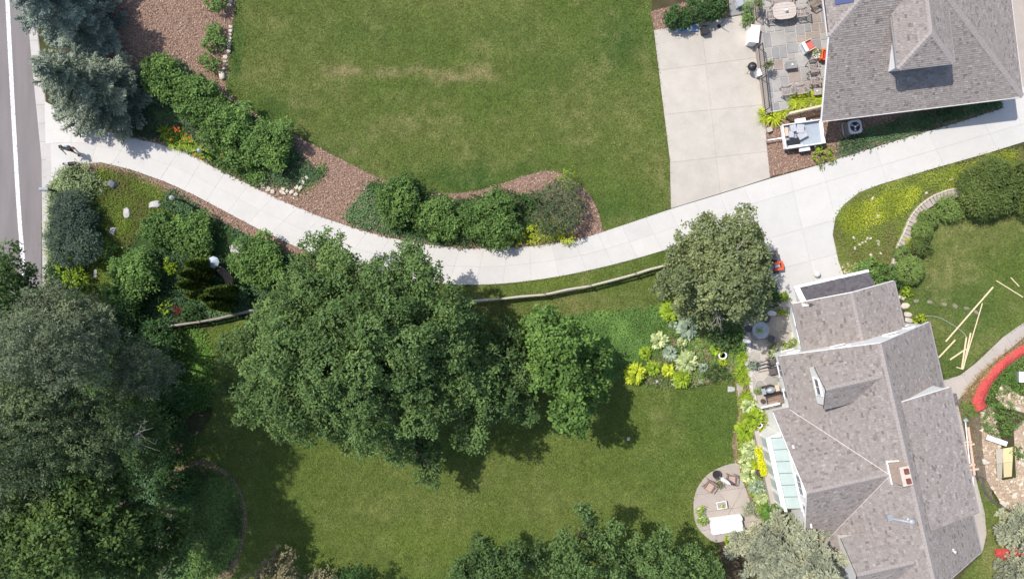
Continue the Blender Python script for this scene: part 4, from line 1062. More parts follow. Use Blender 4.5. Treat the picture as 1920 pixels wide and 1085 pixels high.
G['yewl'] = fol('light clipped shrub leaves', (0.120, 0.185, 0.050), 0.45)
G['pine'] = fol('dark pine needles', (0.046, 0.074, 0.054), 0.6)
G['juniper'] = fol('juniper needles', (0.165, 0.225, 0.110), 0.5)
G['cover'] = fol('dark ground cover', (0.056, 0.112, 0.050), 0.5)
G['coverb'] = fol('fresh ground cover', (0.074, 0.152, 0.032), 0.5)
G['coverg'] = fol('soft green ground cover', (0.096, 0.185, 0.048), 0.4)
G['moss'] = mat_attr('yellow green moss and thyme', [(0.26, 0.20, 0.11), (0.20, 0.245, 0.06), (0.26, 0.33, 0.055), (0.42, 0.46, 0.08)], 0.7, trans=0.25)
G['mossg'] = mat_attr('green moss', [(0.17, 0.15, 0.06), (0.15, 0.205, 0.04), (0.19, 0.27, 0.045), (0.30, 0.37, 0.07)], 0.7, trans=0.25)
G['mossb'] = fol('lime sedum', (0.190, 0.245, 0.026), 0.5)
G['lime'] = fol('chartreuse leaves', (0.230, 0.300, 0.024), 0.45)
G['limeg'] = fol('lime green leaves', (0.150, 0.235, 0.022), 0.45)
G['hosta'] = fol('cream edged hosta leaves', (0.255, 0.330, 0.155), 0.5)
G['hostab'] = fol('blue green hosta leaves', (0.170, 0.235, 0.165), 0.45)
G['yellow'] = fol('yellow flowers', (0.38, 0.43, 0.014), 0.25)
G['orange'] = fol('orange daylily petals', (0.33, 0.085, 0.02), 0.3)
G['cedar'] = fol('arborvitae scales', (0.085, 0.135, 0.030), 0.5)
G['dry'] = fol('dry grass', (0.20, 0.16, 0.075), 0.45)
G['red'] = fol('dark red leaves', (0.07, 0.02, 0.016), 0.5)
G['deadtwig'] = mat_plain('bare grey twig', (0.26, 0.235, 0.21), 0.9, 0.2, 6)
G['creamfl'] = fol('shade darkened cream flower heads', (0.13, 0.13, 0.075), 0.5)  # cream darkened in the colour itself, standing in for the shade on the bush

# ------------------------------------------------------------------ trees
tree('maple_tree', 'huge spreading green maple in the middle below the drive', [
    (605, 505, 6.3, 1.7), (640, 535, 8, 1.7), (575, 565, 8, 1.8), (612, 472, 5.4, 1.0), (773, 520, 7.0, 1.5), (770, 490, 5.6, 0.95), (700, 535, 7.5, 1.4), (725, 575, 9, 1.7), (825, 590, 7.6, 1.6), (860, 600, 6.2, 1.0), (680, 625, 10.5, 2.1), (595, 640, 10, 2.2),
    (520, 630, 8, 2.0), (470, 660, 6.2, 1.4), (450, 720, 5.0, 1.0), (500, 730, 7, 1.8), (570, 715, 9.5, 2.1), (660, 705, 11, 2.2), (750, 655, 10.3, 2.1), (830, 660, 8.2, 1.7), (855, 725, 7.4, 1.5), (765, 745, 9, 1.9),
    (685, 780, 8, 1.7), (610, 775, 7.2, 1.6), (790, 830, 6, 1.2), (798, 870, 4.8, 1.0), (805, 895, 4.2, 0.7), (745, 825, 6.2, 1.2), (545, 795, 5.2, 1.0), (905, 760, 6.2, 1.1), (890, 805, 5.0, 0.9), (965, 715, 5.2, 1.0), (915, 700, 6.4, 1.2), (480, 775, 4.6, 0.8)],
    G['maple'], M['bark'], base=(690, 655), r0=0.36, seed=1, cl_per_m2=13, per=10, L=0.19, Wd=0.09, cull=0.6, shell=0.6, rough=0.25)
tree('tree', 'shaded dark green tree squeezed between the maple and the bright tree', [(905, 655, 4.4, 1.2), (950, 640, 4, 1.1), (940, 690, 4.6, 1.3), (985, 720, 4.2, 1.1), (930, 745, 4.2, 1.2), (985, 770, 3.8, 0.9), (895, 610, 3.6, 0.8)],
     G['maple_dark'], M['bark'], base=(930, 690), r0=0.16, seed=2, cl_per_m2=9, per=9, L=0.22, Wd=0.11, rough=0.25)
tree('tree', 'bright green leafy tree with feathered branch tips right of the maple', [(1015, 605, 3.8, 0.85), (1000, 640, 4.4, 1.0), (1040, 650, 5.4, 1.2), (1085, 640, 4.6, 0.9), (1055, 700, 6, 1.4), (1015, 700, 4.8, 0.9), (1110, 690, 4.6, 0.9), (1125, 730, 3.6, 0.6), (1095, 745, 4.8, 1.0), (1060, 765, 4.6, 1.0), (1080, 795, 3.6, 0.6), (1035, 590, 2.8, 0.45), (1128, 670, 3.6, 0.5), (990, 610, 3.0, 0.5)],
     G['bright'], M['bark'], base=(1048, 690), r0=0.17, seed=3, cl_per_m2=13, per=9, L=0.22, Wd=0.15, shell=0.6, cull=0.6, rough=0.4)
tree('tree', 'olive green tree with bare grey twigs overhanging the apron', [(1328, 432, 4.6, 0.9), (1322, 412, 6.6, 0.4), (1352, 420, 3.6, 0.45), (1385, 435, 5.6, 1.0), (1418, 452, 4.8, 0.9), (1290, 468, 5.2, 1.1), (1340, 485, 6.8, 1.4), (1400, 495, 6, 1.2), (1430, 500, 4.4, 0.6), (1262, 520, 4.6, 1.0), (1300, 535, 6.3, 1.3), (1360, 540, 6.8, 1.4), (1412, 545, 4.8, 1.0), (1282, 570, 4.2, 0.8), (1328, 585, 4.8, 1.0), (1388, 575, 4.6, 0.9), (1243, 540, 3.6, 0.5), (1262, 490, 4, 0.6), (1425, 470, 4.2, 0.6)],
     G['olive'], M['bark_grey'], base=(1338, 530), r0=0.2, seed=4, cl_per_m2=13, per=9, L=0.17, Wd=0.11, shell=0.62, cull=0.62, rough=0.36)
def bare_twigs(parent_lbl, px, py, z, r, n, seed):
    rng = np.random.default_rng(seed); root = [o for o in bpy.data.objects if o.get('label') == parent_lbl][0]; mb = MB(); c = W(px, py, z) - root.location
    for i in range(n):
        a = rng.random() * 6.28; e = c + Vector((math.cos(a) * r, math.sin(a) * r, rng.normal() * 0.25)) * (0.6 + 0.5 * rng.random()); m = c.lerp(e, 0.55) + Vector((rng.normal() * 0.12, rng.normal() * 0.12, 0.15))
        mb.tube([c, m, e], [0.02, 0.014, 0.005], 5, cap=False)
        for k in range(2):
            f = m.lerp(e, rng.random()); mb.tube([f, f + Vector((rng.normal() * 0.3, rng.normal() * 0.3, rng.normal() * 0.15)) * r], [0.009, 0.004], 4, cap=False)
    mb.build('bare_branch', G['deadtwig'], root)
bare_twigs('olive green tree with bare grey twigs overhanging the apron', 1345, 592, 5.3, 0.9, 9, 5)
bare_twigs('olive green tree with bare grey twigs overhanging the apron', 1380, 470, 7.2, 0.8, 5, 6)
# left wood, each tree of its own
tree('tree', 'dark round tree overhanging the road at the left edge', [(15, 510, 7, 1.2), (0, 560, 8, 1.6), (45, 540, 6.6, 1.0), (55, 575, 6, 0.9), (-40, 520, 7, 1.6)], G['maple_dark'], M['bark'], base=(60, 560), r0=0.2, seed=7, cl_per_m2=10, per=9, L=0.2, Wd=0.11)
tree('tree', 'tall grey green feathery tree below the dark roadside tree', [(110, 590, 12.8, 1.6), (60, 620, 12.8, 1.6), (150, 625, 11.9, 1.4), (95, 660, 14.2, 2.0), (30, 680, 13.5, 1.9), (150, 680, 12.1, 1.4), (-10, 640, 12.8, 1.6), (110, 560, 10.8, 1.0), (180, 600, 9.9, 0.9), (190, 650, 9.9, 0.9), (120, 725, 11.4, 1.0)], G['grey'], M['bark_grey'], base=(235, 622), r0=0.18, seed=8, cl_per_m2=14, per=10, L=0.15, Wd=0.055, shell=0.55, cull=0.62, rough=0.35)
tree('tree', 'light grey green clump crown standing out over the dark wood', [(265, 690, 10.2, 1.2), (245, 665, 9.7, 0.9), (290, 700, 9.7, 0.9), (285, 725, 9.1, 0.7), (250, 710, 9.4, 0.8)], G['grey'], M['bark_grey'], base=(335, 684), r0=0.09, seed=9, cl_per_m2=17, per=10, L=0.15, Wd=0.06, shell=0.6, rough=0.3)
tree('tree', 'broad dull green tree at the left edge above the yellow green maple', [(40, 770, 12.8, 1.9), (100, 760, 12.1, 1.4), (110, 810, 12.1, 1.6), (20, 840, 12.8, 2.0), (80, 870, 11.6, 1.6), (0, 910, 11.4, 1.6), (150, 780, 10.8, 1.1), (60, 730, 11.9, 1.2)], G['greyd'], M['bark_grey'], base=(215, 785), r0=0.18, seed=10, cl_per_m2=13, per=10, L=0.15, Wd=0.06, shell=0.55, cull=0.62, rough=0.35)
tree('tree', 'thin grey leaved tree with bare twigs in the middle of the left wood', [(190, 830, 10.5, 1.1), (235, 820, 9.7, 0.9), (200, 870, 9.9, 1.0), (250, 790, 8.8, 0.9), (215, 770, 9.4, 0.9), (160, 850, 9.7, 0.9)], G['greyd'], M['bark_grey'], base=(300, 800), r0=0.09, seed=12, cl_per_m2=14, per=9, L=0.15, Wd=0.06, shell=0.55, rough=0.4)
bare_twigs('thin grey leaved tree with bare twigs in the middle of the left wood', 260, 810, 10.0, 1.0, 7, 14)
bare_twigs('thin grey leaved tree with bare twigs in the middle of the left wood', 215, 765, 9.0, 1.2, 5, 15)
tree('tree', 'dark understorey tree in the gap of the left wood', [(215, 720, 4.4, 1.3), (190, 760, 4.2, 1.2), (260, 770, 4, 1.2), (290, 790, 3.8, 1.0), (250, 740, 4, 1.1), (180, 700, 4.4, 1.2), (300, 840, 3.6, 1.0), (270, 850, 3.8, 1.1)], G['maple_dark'], M['bark'], base=(250, 760), r0=0.13, seed=13, cl_per_m2=9, per=8, L=0.18, Wd=0.09)
tree('maple_tree', 'yellow green maple at the lower left corner', [(60, 970, 10.8, 1.6), (110, 990, 11.6, 1.6), (170, 940, 10.5, 1.4), (200, 980, 10.8, 1.4), (150, 1030, 11.4, 1.6), (60, 1050, 11.4, 1.6), (230, 1030, 9.9, 1.3), (280, 990, 8.8, 1.0), (320, 1000, 8.0, 0.8), (310, 1050, 8.2, 1.0), (270, 1075, 8.8, 1.2), (200, 910, 9.4, 1.0), (10, 1000, 10.6, 1.4), (250, 940, 8.5, 0.9)],
     G['lowmaple'], M['bark'], base=(235, 940), r0=0.18, seed=16, cl_per_m2=8, per=9, L=0.24, Wd=0.13, shell=0.6, cull=0.6, rough=0.4)
for k, (x, y, r, l) in enumerate([(300, 640, 1.3, 'dark thicket shrub right below the split rail fence'), (325, 735, 1.4, 'dark thicket shrub at the edge of the left wood'), (315, 815, 1.5, 'dark thicket shrub above the oval bed'), (330, 905, 1.2, 'dark thicket shrub inside the oval bed'), (150, 880, 1.6, 'dark thicket shrub deep in the left wood')]):
    shrub('shrub', l, x, y, r, 2.2, G['shrubd'], M['stem'], 700 + k, 7, cl_per_m2=14, L=0.2, Wd=0.1, rough=0.3)
# bottom edge
tree('tree', 'leafy tree at the bottom edge furthest left of the lower row', [(870, 1060, 4.6, 1.0), (905, 1035, 5.2, 1.1), (950, 1060, 5.6, 1.3), (895, 1080, 5.2, 1.1), (1000, 1060, 5.2, 1.1), (930, 1095, 5.8, 1.3)], G['maple_dark'], M['bark'], base=(920, 1030), r0=0.12, seed=17, shrink=0.74, cl_per_m2=12, per=9, L=0.19, Wd=0.1, rough=0.35, shell=0.6)
tree('tree', 'tree with one long thin shoot reaching up the lawn at the bottom edge', [(1060, 1030, 5.6, 1.1), (1105, 1005, 5.8, 0.8), (1092, 955, 6.0, 0.5), (1106, 978, 6.0, 0.62), (1075, 1060, 6, 1.3), (1150, 985, 5.2, 0.6), (1130, 1030, 5.8, 1.1), (1140, 1070, 6, 1.3), (1060, 1010, 5.2, 0.7), (1084, 938, 6.0, 0.38)], G['maple'], M['bark'], base=(1085, 1000), r0=0.12, seed=18, shrink=0.74, cl_per_m2=13, per=9, L=0.18, Wd=0.1, rough=0.4, shell=0.6)
tree('tree', 'leafy tree at the bottom edge nearest the small round patio', [(1190, 1040, 5.4, 1.0), (1230, 1020, 5, 0.8), (1240, 1060, 5.8, 1.3), (1290, 1050, 5.2, 1.0), (1330, 1060, 4.6, 0.9), (1200, 1085, 5.8, 1.3), (1240, 990, 4.4, 0.4), (1290, 1085, 5.4, 1.2)], G['maple'], M['bark'], base=(1225, 1030), r0=0.12, seed=19, shrink=0.74, cl_per_m2=12, per=9, L=0.18, Wd=0.1, rough=0.4, shell=0.6)
tree('hydrangea_bush', 'pale cream blossomed bush at the bottom edge with shade put into its colour', [(520, 1060, 2.2, 0.9), (500, 1080, 2, 0.9), (545, 1080, 2.2, 0.9), (620, 1078, 1.8, 0.6), (590, 1085, 1.8, 0.6)], G['creamfl'], M['stem'], base=(535, 1075), r0=0.05, seed=20, cat='shrub', crown_name='foliage', trunk_name='stem', cl_per_m2=14, per=9, L=0.14, Wd=0.1, rough=0.4, shell=0.7)
tree('shrub', 'dark round shrub at the bottom edge right of the pale bush', [(650, 1090, 2.2, 0.8), (680, 1082, 2.2, 0.8)], G['shrubd'], M['stem'], base=(665, 1085), r0=0.05, seed=120, cat='shrub', crown_name='foliage', trunk_name='stem', cl_per_m2=14, per=9, L=0.14, Wd=0.08)
# spruces
spruce('tall blue spruce at the upper left corner over the road', (172, 48), 9.5, 3.0, G['spruce'], M['bark'], 31)
spruce('grey green spruce leaning over the drive entrance', (214, 188), 8.2, 3.0, G['spruce2'], M['bark'], 32)
spruce('silver blue spruce against the corner of the lower house', (1462, 1018), 8.6, 3.2, G['silver'], M['bark'], 33, nbr=120, L=0.17, Wd=0.065)
spruce('small blue spruce at the lower right edge by the orange netting', (1890, 985), 4.2, 1.3, G['silver'], M['bark'], 34, nbr=60)
spruce('spruce tip at the lower right corner', (1895, 1062), 3.8, 1.2, G['silver'], M['bark'], 35, nbr=55)
# arborvitae group
def arborvitae(px, py, h, r, seed, label):
    rng = np.random.default_rng(seed); p = W(px, py); root = thing('arborvitae', label, 'tree', (p.x, p.y, 0), 0, 'columnar arborvitae group')
    n = 2600; f = rng.random(n) ** 0.8; a = rng.random(n) * 6.28
    rr = r * (1 - f) ** 0.75 * (0.35 + 0.65 * np.minimum(1, f * 6 + 0.3)) * (0.8 + 0.25 * rng.random(n)) * (1 + 0.1 * np.sin(5 * a + 9 * f)); z = 0.1 + f * (h - 0.25)
    o = np.stack([np.cos(a), np.sin(a), np.zeros(n)], 1); b = o * rr[:, None]; b[:, 2] = z
    d = unit(o * 0.4 + np.array([0, 0, 1.0]) + rng.normal(size=(n, 3)) * 0.25); nr = unit(o + rng.normal(size=(n, 3)) * 0.5)
    v = np.clip(0.5 + 0.25 * rng.normal(size=n), 0, 1)
    np_mesh('crown', leaf_quads(b, d, nr, 0.2 + 0.12 * rng.random(n), 0.08 + 0.05 * rng.random(n)), 4, G['cedar'], root, np.repeat(v, 4))
    mb = MB(); mb.tube([(0, 0, -0.1), (0, 0, h * 0.8)], [0.06, 0.02], 6); mb.build('trunk', M['bark'], root)
for k, (x, y, h, l) in enumerate([(402, 498, 4.4, 'northernmost arborvitae, beside the little grey roof'), (392, 515, 4.6, 'arborvitae second from the top of its group'), (388, 534, 4.4, 'leftmost arborvitae in the middle of its group'), (440, 546, 4.6, 'arborvitae standing apart on the right of its group'), (402, 552, 4.2, 'arborvitae low on the left of its group'), (424, 557, 4.2, 'arborvitae in the lower middle of its group'), (436, 570, 4.0, 'southernmost arborvitae of its group')]):
    arborvitae(x, y, h, 0.42, 40 + k, l)

# ------------------------------------------------------------------ shrubs
S = M['stem']
k1 = dict(cl_per_m2=24, per=9, L=0.16, Wd=0.085, rough=0.25)
shrub('shrub', 'big leafy green shrub touching the spruce at the top of the drive row', 316, 148, 1.25, 1.7, G['shrub2'], S, 51, 6, ragged=True, **k1)
shrub('shrub', 'second big leafy shrub of the drive row, above the daylilies', 370, 190, 1.3, 1.8, G['shrub'], S, 52, 7, sx=1.35, rot=-0.6, ragged=True, **k1)
shrub('shrub', 'third big leafy shrub of the drive row', 425, 230, 1.35, 1.8, G['shrub2'], S, 53, 7, sx=1.35, rot=-0.6, ragged=True, **k1)
shrub('shrub', 'fourth big leafy shrub of the drive row, low by the drive', 440, 278, 1.2, 1.0, G['shrub'], S, 54, 6, sx=1.6, rot=-0.5, ragged=True, **k1)
shrub('shrub', 'rounded shrub ending the drive row above the rock edging', 508, 272, 1.35, 1.9, G['shrub2'], S, 55, 7, sx=1.2, rot=-0.6, ragged=True, **k1)
shrub('shrub', 'green shrub at the top beside the pale stone edging', 407, -2, 0.8, 1.0, G['shrub2'], S, 56, 5)
shrub('shrub', 'narrow bright shrub right behind the row of edging stones', 403, 70, 0.66, 0.9, G['shrub2'], S, 57, 6, sy=1.5, cl_per_m2=24)
shrub('shrub', 'small bright shrub at the lower end of the edging stones', 396, 118, 0.62, 0.8, G['shrub2'], S, 58, 5)
shrub('shrub', 'large leafy shrub left of the three below the upper lawn', 750, 378, 1.3, 1.6, G['shrub'], S, 59, 7, sx=1.15, rot=-0.5, ragged=True, **k1)
shrub('shrub', 'middle leafy shrub of the three below the upper lawn', 822, 414, 1.15, 1.3, G['shrub2'], S, 60, 7, sx=1.2, rot=-0.4, ragged=True, **k1)
shrub('shrub', 'right leafy shrub of the three below the upper lawn', 925, 412, 1.4, 1.6, G['shrub'], S, 61, 8, sx=1.45, ragged=True, **k1)
shrub('shrub', 'fine leaved dark shrub on the mulch point above the drive', 1048, 388, 1.55, 2.2, G['greyd'], S, 62, 9, cl_per_m2=22, L=0.15, Wd=0.055, rough=0.35, shell=0.55)
shrub('shrub', 'airy yellow green shrub top leaning over the upper lawn edge', 1065, 338, 0.8, 1.6, G['limeg'], S, 63, 4, cl_per_m2=7, L=0.13, Wd=0.05, rough=0.5, shell=0.4)
shrub('shrub', 'little dark shrub between the leafy shrubs and the fine leaved one', 997, 375, 0.6, 0.9, G['shrubd'], S, 64, 4)
for k, (x, y, r, l) in enumerate([(968, 446, 0.5, 'leftmost yellow leaved spirea at the drive edge'), (1003, 441, 0.62, 'second yellow leaved spirea at the drive edge'), (1030, 430, 0.75, 'largest yellow leaved spirea under the fine leaved shrub'), (1062, 440, 0.6, 'rightmost yellow leaved spirea at the drive edge')]):
    shrub('spirea', l, x, y, r, 0.6, G['limeg'] if k == 2 else G['lime'], S, 65 + k, 5, group='yellow spireas at the drive edge', cl_per_m2=22, L=0.11, Wd=0.06)
# left garden
shrub('juniper', 'spreading pale green juniper at the drive entrance', 146, 342, 1.75, 0.6, G['juniper'], S, 70, 8, cl_per_m2=20, per=10, L=0.22, Wd=0.05, sy=0.72, rough=0.15)
shrub('mugo_pine', 'dark round pine close to the road gutter', 140, 392, 1.3, 1.7, G['pine'], S, 71, 6, cl_per_m2=20, per=10, L=0.2, Wd=0.05, sx=0.9)
shrub('mugo_pine', 'larger dark blue pine beside the mossy slope', 145, 442, 1.7, 2.2, G['pine'], S, 72, 7, cl_per_m2=20, per=10, L=0.22, Wd=0.055)
shrub('shrub', 'mid green shrub strip along the gutter left of the dark pines', 98, 450, 0.7, 0.8, G['juniper'], S, 73, 6, sy=2.2, sx=0.6, cl_per_m2=18, L=0.18, Wd=0.05)
shrub('shrub', 'light green leafy shrub below the dark pines', 142, 508, 0.95, 1.1, G['limeg'], S, 74, 5, L=0.2, Wd=0.12, cl_per_m2=9)
shrub('shrub', 'dark low shrub at the road below the pines', 108, 518, 0.8, 0.9, G['shrubd'], S, 75, 5)
shrub('shrub', 'rounded green shrub at the centre of the left garden', 298, 432, 1.08, 1.5, G['shrub'], S, 76, 6, ragged=True, **k1)
shrub('shrub', 'rounded bright shrub above the little grey roof', 368, 445, 1.2, 1.6, G['shrub2'], S, 77, 7, ragged=True, **k1)
shrub('shrub', 'big green shrub in the lower left garden', 258, 512, 1.3, 1.9, G['shrub2'], S, 78, 7, ragged=True, **k1)
shrub('shrub', 'medium green shrub below the big one in the lower left garden', 232, 560, 1.15, 1.7, G['shrub'], S, 79, 6, ragged=True, **k1)
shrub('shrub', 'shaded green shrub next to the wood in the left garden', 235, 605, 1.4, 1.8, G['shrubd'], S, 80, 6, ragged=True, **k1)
shrub('shrub', 'pale leafy perennial clump on the moss slope', 214, 475, 0.65, 0.4, G['coverg'], S, 81, 4)
shrub('shrub', 'bright lime clump between the shrubs left of the arborvitae', 322, 500, 0.5, 0.7, G['limeg'], S, 82, 4)
shrub('shrub', 'large bright shrub between the drive and the maple', 490, 490, 1.45, 2.0, G['shrub2'], S, 83, 8, sx=1.15, ragged=True, **k1)
shrub('shrub', 'small green shrub right of the arborvitae', 452, 560, 0.7, 0.8, G['cover'], S, 84, 5)
shrub('barberry', 'tiny dark red barberry above the split rail fence', 339, 582, 0.35, 0.45, G['red'], S, 85, 4)
shrub('shrub', 'fresh lime perennial clump left of the red barberry', 312, 574, 0.45, 0.4, G['limeg'], S, 86, 4)
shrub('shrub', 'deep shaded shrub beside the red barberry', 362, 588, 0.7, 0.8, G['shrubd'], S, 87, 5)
# top right
shrub('hedge', 'long dark green hedge beside the parking pad', 1297, 26, 1.15, 1.4, G['shrubd'], S, 88, 9, sx=2.1, sy=0.55, rot=0.19, cl_per_m2=20, per=9, L=0.15, Wd=0.1)
shrub('hedge', 'end of the dark hedge at the top edge', 1345, 10, 0.75, 1.3, G['shrubd'], S, 188, 5, cl_per_m2=20, per=9, L=0.15, Wd=0.1)
shrub('shrub', 'small green shrub between the pad and the upper railing', 1402, 28, 0.55, 0.7, G['shrub2'], S, 89, 5, sy=1.6, sx=0.6)
shrub('shrub', 'yellow green low shrub beside the trailer at the drive', 1545, 290, 0.7, 0.5, G['limeg'], S, 90, 5, sx=1.3)
# right side evergreen row
ky = dict(cl_per_m2=30, per=9, L=0.2, Wd=0.045, rough=0.08, shell=0.82, cull=0.8)
shrub('yew', 'large globe of dark yew on the right lawn', 1852, 355, 1.65, 1.9, G['yew'], S, 91, 9, cl_per_m2=26, per=9, L=0.24, Wd=0.055, rough=0.1, shell=0.8)
shrub('yew', 'dark yew cut by the right edge of the picture', 1938, 345, 1.6, 1.9, G['yew'], S, 92, 8, cl_per_m2=26, per=9, L=0.24, Wd=0.055, rough=0.1, shell=0.8)
shrub('clipped_shrub', 'feathery shrub at the upper end of the stone path row', 1780, 390, 0.78, 1.0, G['yewl'], S, 93, 6, **ky)
ball('small clipped ball second in the stone path row', 1741, 412, 0.58, G['yewl'], 94)
ball('pale clipped ball third in the stone path row', 1730, 433, 0.58, G['yewl'], 95)
shrub('clipped_shrub', 'darker feathery shrub in the middle of the stone path row', 1728, 459, 0.68, 1.0, G['yew'], S, 96, 5, **ky)
ball('small clipped ball touching the stone path', 1692, 475, 0.47, G['yewl'], 97)
ball('largest clipped ball at the garage end of the stone path', 1706, 506, 0.83, G['yewl'], 98)
shrub('shrub', 'yellow leaved tuft on the stone path', 1706, 455, 0.3, 0.35, G['lime'], S, 99, 4)
shrub('shrub', 'leafy green bush along the front of the garage wall', 1640, 512, 1.1, 0.8, G['shrub2'], S, 100, 7, sx=1.7, sy=0.6, **k1)
shrub('shrub', 'dark leafy bush at the upper right garage corner', 1682, 520, 0.65, 0.7, G['shrubd'], S, 101, 5)
shrub('shrub', 'yellow green shrub beside the garage gutter', 1698, 542, 0.42, 0.5, G['limeg'], S, 102, 4)
shrub('shrub', 'lime cushion beside the stone steps at the house corner', 1727, 598, 0.4, 0.4, G['lime'], S, 103, 4, sx=1.2)
shrub('shrub', 'green mounded bush on the rubble beside the lower house', 1880, 786, 1.15, 0.6, G['coverb'], S, 104, 7, cl_per_m2=34, L=0.1, Wd=0.05)
shrub('shrub', 'low green bush above the rubble near the orange netting', 1893, 710, 0.75, 0.4, G['coverb'], S, 105, 6, cl_per_m2=30, L=0.1, Wd=0.05)
shrub('shrub', 'small weed bush right of the plywood sheets', 1910, 850, 0.5, 0.4, G['shrub2'], S, 106, 4)
shrub('shrub', 'dark leafy shrub between the olive tree and the terrace', 1355, 620, 1.0, 1.2, G['maple_dark'], S, 107, 6, L=0.22, Wd=0.14, cl_per_m2=10)
shrub('shrub', 'dark shrub at the apron corner under the olive tree', 1440, 552, 0.8, 1.3, G['shrubd'], S, 108, 5)
shrub('shrub', 'bright green potted shrub at the garage corner', 1468, 555, 0.35, 0.7, G['limeg'], S, 109, 4)
shrub('shrub', 'box edged shrub at the front of the hosta bed', 1340, 696, 0.75, 0.5, G['shrubd'], S, 110, 6, sx=1.5, sy=0.6, cl_per_m2=22, L=0.1, Wd=0.06)
shrub('shrub', 'green leafy plants along the left side of the terrace', 1384, 640, 0.6, 0.6, G['coverb'], S, 111, 6, sy=1.8, sx=0.6)
shrub('shrub', 'round clipped box ball at the lower terrace corner', 1421, 732, 0.24, 0.45, G['yewl'], S, 112, 4, cl_per_m2=40, L=0.09, Wd=0.04)
# hostas and perennials as rosettes of broad leaves
def hosta(name, label, px, py, r, mat, seed, h=0.5, n=70, wf=0.55, group=None):
    rng = np.random.default_rng(seed); p = W(px, py, h * 0.5); root = thing(name, label, 'plant', (p.x, p.y, 0), 0, group)
    a = rng.random(n) * 6.28; ring = rng.random(n) ** 0.7
    o = np.stack([np.cos(a), np.sin(a), np.zeros(n)], 1); b = o * (ring * r * 0.55)[:, None]; b[:, 2] = h * (1.0 - 0.62 * ring ** 1.5) * (0.85 + 0.25 * rng.random(n))
    d = unit(o * 0.8 + np.array([0, 0, 1.0]) * (0.45 - 0.75 * ring)[:, None] + rng.normal(size=(n, 3)) * 0.22); nr = unit(np.array([0, 0, 1.0]) + o * 0.35 + rng.normal(size=(n, 3)) * 0.3)
    L = r * 0.5 * (0.75 + 0.5 * rng.random(n)); v = np.clip(0.5 + 0.28 * rng.normal(size=n), 0, 1)
    np_mesh('foliage', leaf_quads(b, d, nr, L, L * wf, 0.2), 4, mat, root, np.repeat(v, 4))
    mb = MB()
    for i in range(5): mb.tube([(0, 0, -0.03), (o[i][0] * r * 0.25, o[i][1] * r * 0.25, h * 0.7)], [0.02, 0.01], 4)
    mb.build('stem', G_STEM, root)
G_STEM = mat_plain('green stem', (0.08, 0.12, 0.03), 0.8, 0.2, 8)
HL = [('hosta', 'lime hydrangea at the top of the hosta bed by the ground cover', 1257, 583, 0.75, 'limeg', 0.9, 160), ('hosta', 'small frosty blue plant left of the large grey green hosta', 1262, 608, 0.38, 'hostab', 0.4, 60), ('hosta', 'large grey green hosta near the olive tree', 1290, 615, 0.78, 'hostab', 0.6, 110),
      ('hosta', 'round cream hosta alone on the left of its bed', 1235, 638, 0.62, 'hosta', 0.5, 110), ('hosta', 'spiky lime clump below the lone cream hosta', 1210, 662, 0.48, 'limeg', 0.45, 120), ('hosta', 'pale pink tinged clump in the middle of the hosta bed', 1278, 642, 0.42, 'hosta', 0.4, 70), ('hosta', 'blue grey feathery clump in the middle of the hosta bed', 1256, 662, 0.55, 'hostab', 0.45, 130),
      ('hosta', 'largest cream edged hosta in the middle of its bed', 1287, 678, 0.80, 'hosta', 0.6, 130), ('hosta', 'yellow round shrub at the lower left corner of the hosta bed', 1190, 700, 0.76, 'lime', 0.8, 190), ('hosta', 'lime clump between the yellow shrubs', 1226, 690, 0.55, 'limeg', 0.5, 120), ('hosta', 'pale yellow clump right of the lime one', 1253, 694, 0.50, 'lime', 0.5, 110), ('hosta', 'mossy lime dome at the front of the hosta bed', 1278, 710, 0.66, 'limeg', 0.7, 190),
      ('hosta', 'silver small clump beside the stepping stones', 1319, 690, 0.36, 'hostab', 0.4, 70), ('hosta', 'yellow green perennials left of the white ring planter', 1345, 655, 0.50, 'limeg', 0.4, 110), ('hosta', 'yellow flowering clump below the white ring planter', 1355, 678, 0.32, 'lime', 0.35, 80),
      ('hosta', 'blue hosta under the olive tree', 1352, 640, 0.45, 'hostab', 0.4, 60), ('hosta', 'silvery hosta at the top of the foundation bed', 1402, 760, 0.55, 'hosta', 0.4, 90), ('hosta', 'long leaved lime daylily clump in the foundation bed', 1412, 782, 0.73, 'limeg', 0.5, 170), ('hosta', 'lime perennial clump on the lawn side of the foundation bed', 1398, 808, 0.71, 'limeg', 0.5, 170),
      ('hosta', 'pale yellow clump beside the white ring planter by the house', 1424, 812, 0.46, 'lime', 0.4, 80), ('hosta', 'cream edged hosta halfway down the foundation bed', 1407, 842, 0.71, 'hosta', 0.45, 130), ('hosta', 'grey green clump right of the cream hosta', 1426, 838, 0.45, 'hostab', 0.4, 100), ('hosta', 'bright yellow cushion left of the dark pot', 1415, 870, 0.40, 'lime', 0.35, 90),
      ('hosta', 'cream hosta above the dark pot', 1397, 868, 0.51, 'hosta', 0.35, 90), ('hosta', 'cream hosta below the dark pot', 1405, 890, 0.61, 'hosta', 0.4, 100), ('hosta', 'grey leaved clump in the lower foundation bed', 1418, 912, 0.61, 'hostab', 0.4, 120), ('hosta', 'white edged hosta low in the foundation bed', 1427, 930, 0.55, 'hosta', 0.4, 100), ('hosta', 'rich green clump at the sunroom corner', 1450, 925, 0.61, 'coverb', 0.4, 130),
      ('hosta', 'lush green clump at the bottom tip of the foundation bed', 1445, 958, 0.76, 'coverb', 0.5, 170), ('hosta', 'green clump against the sunroom end', 1462, 945, 0.49, 'coverb', 0.4, 100), ('hosta', 'lime tuft under the spruce beside the round patio', 1366, 1012, 0.35, 'limeg', 0.35, 80)]
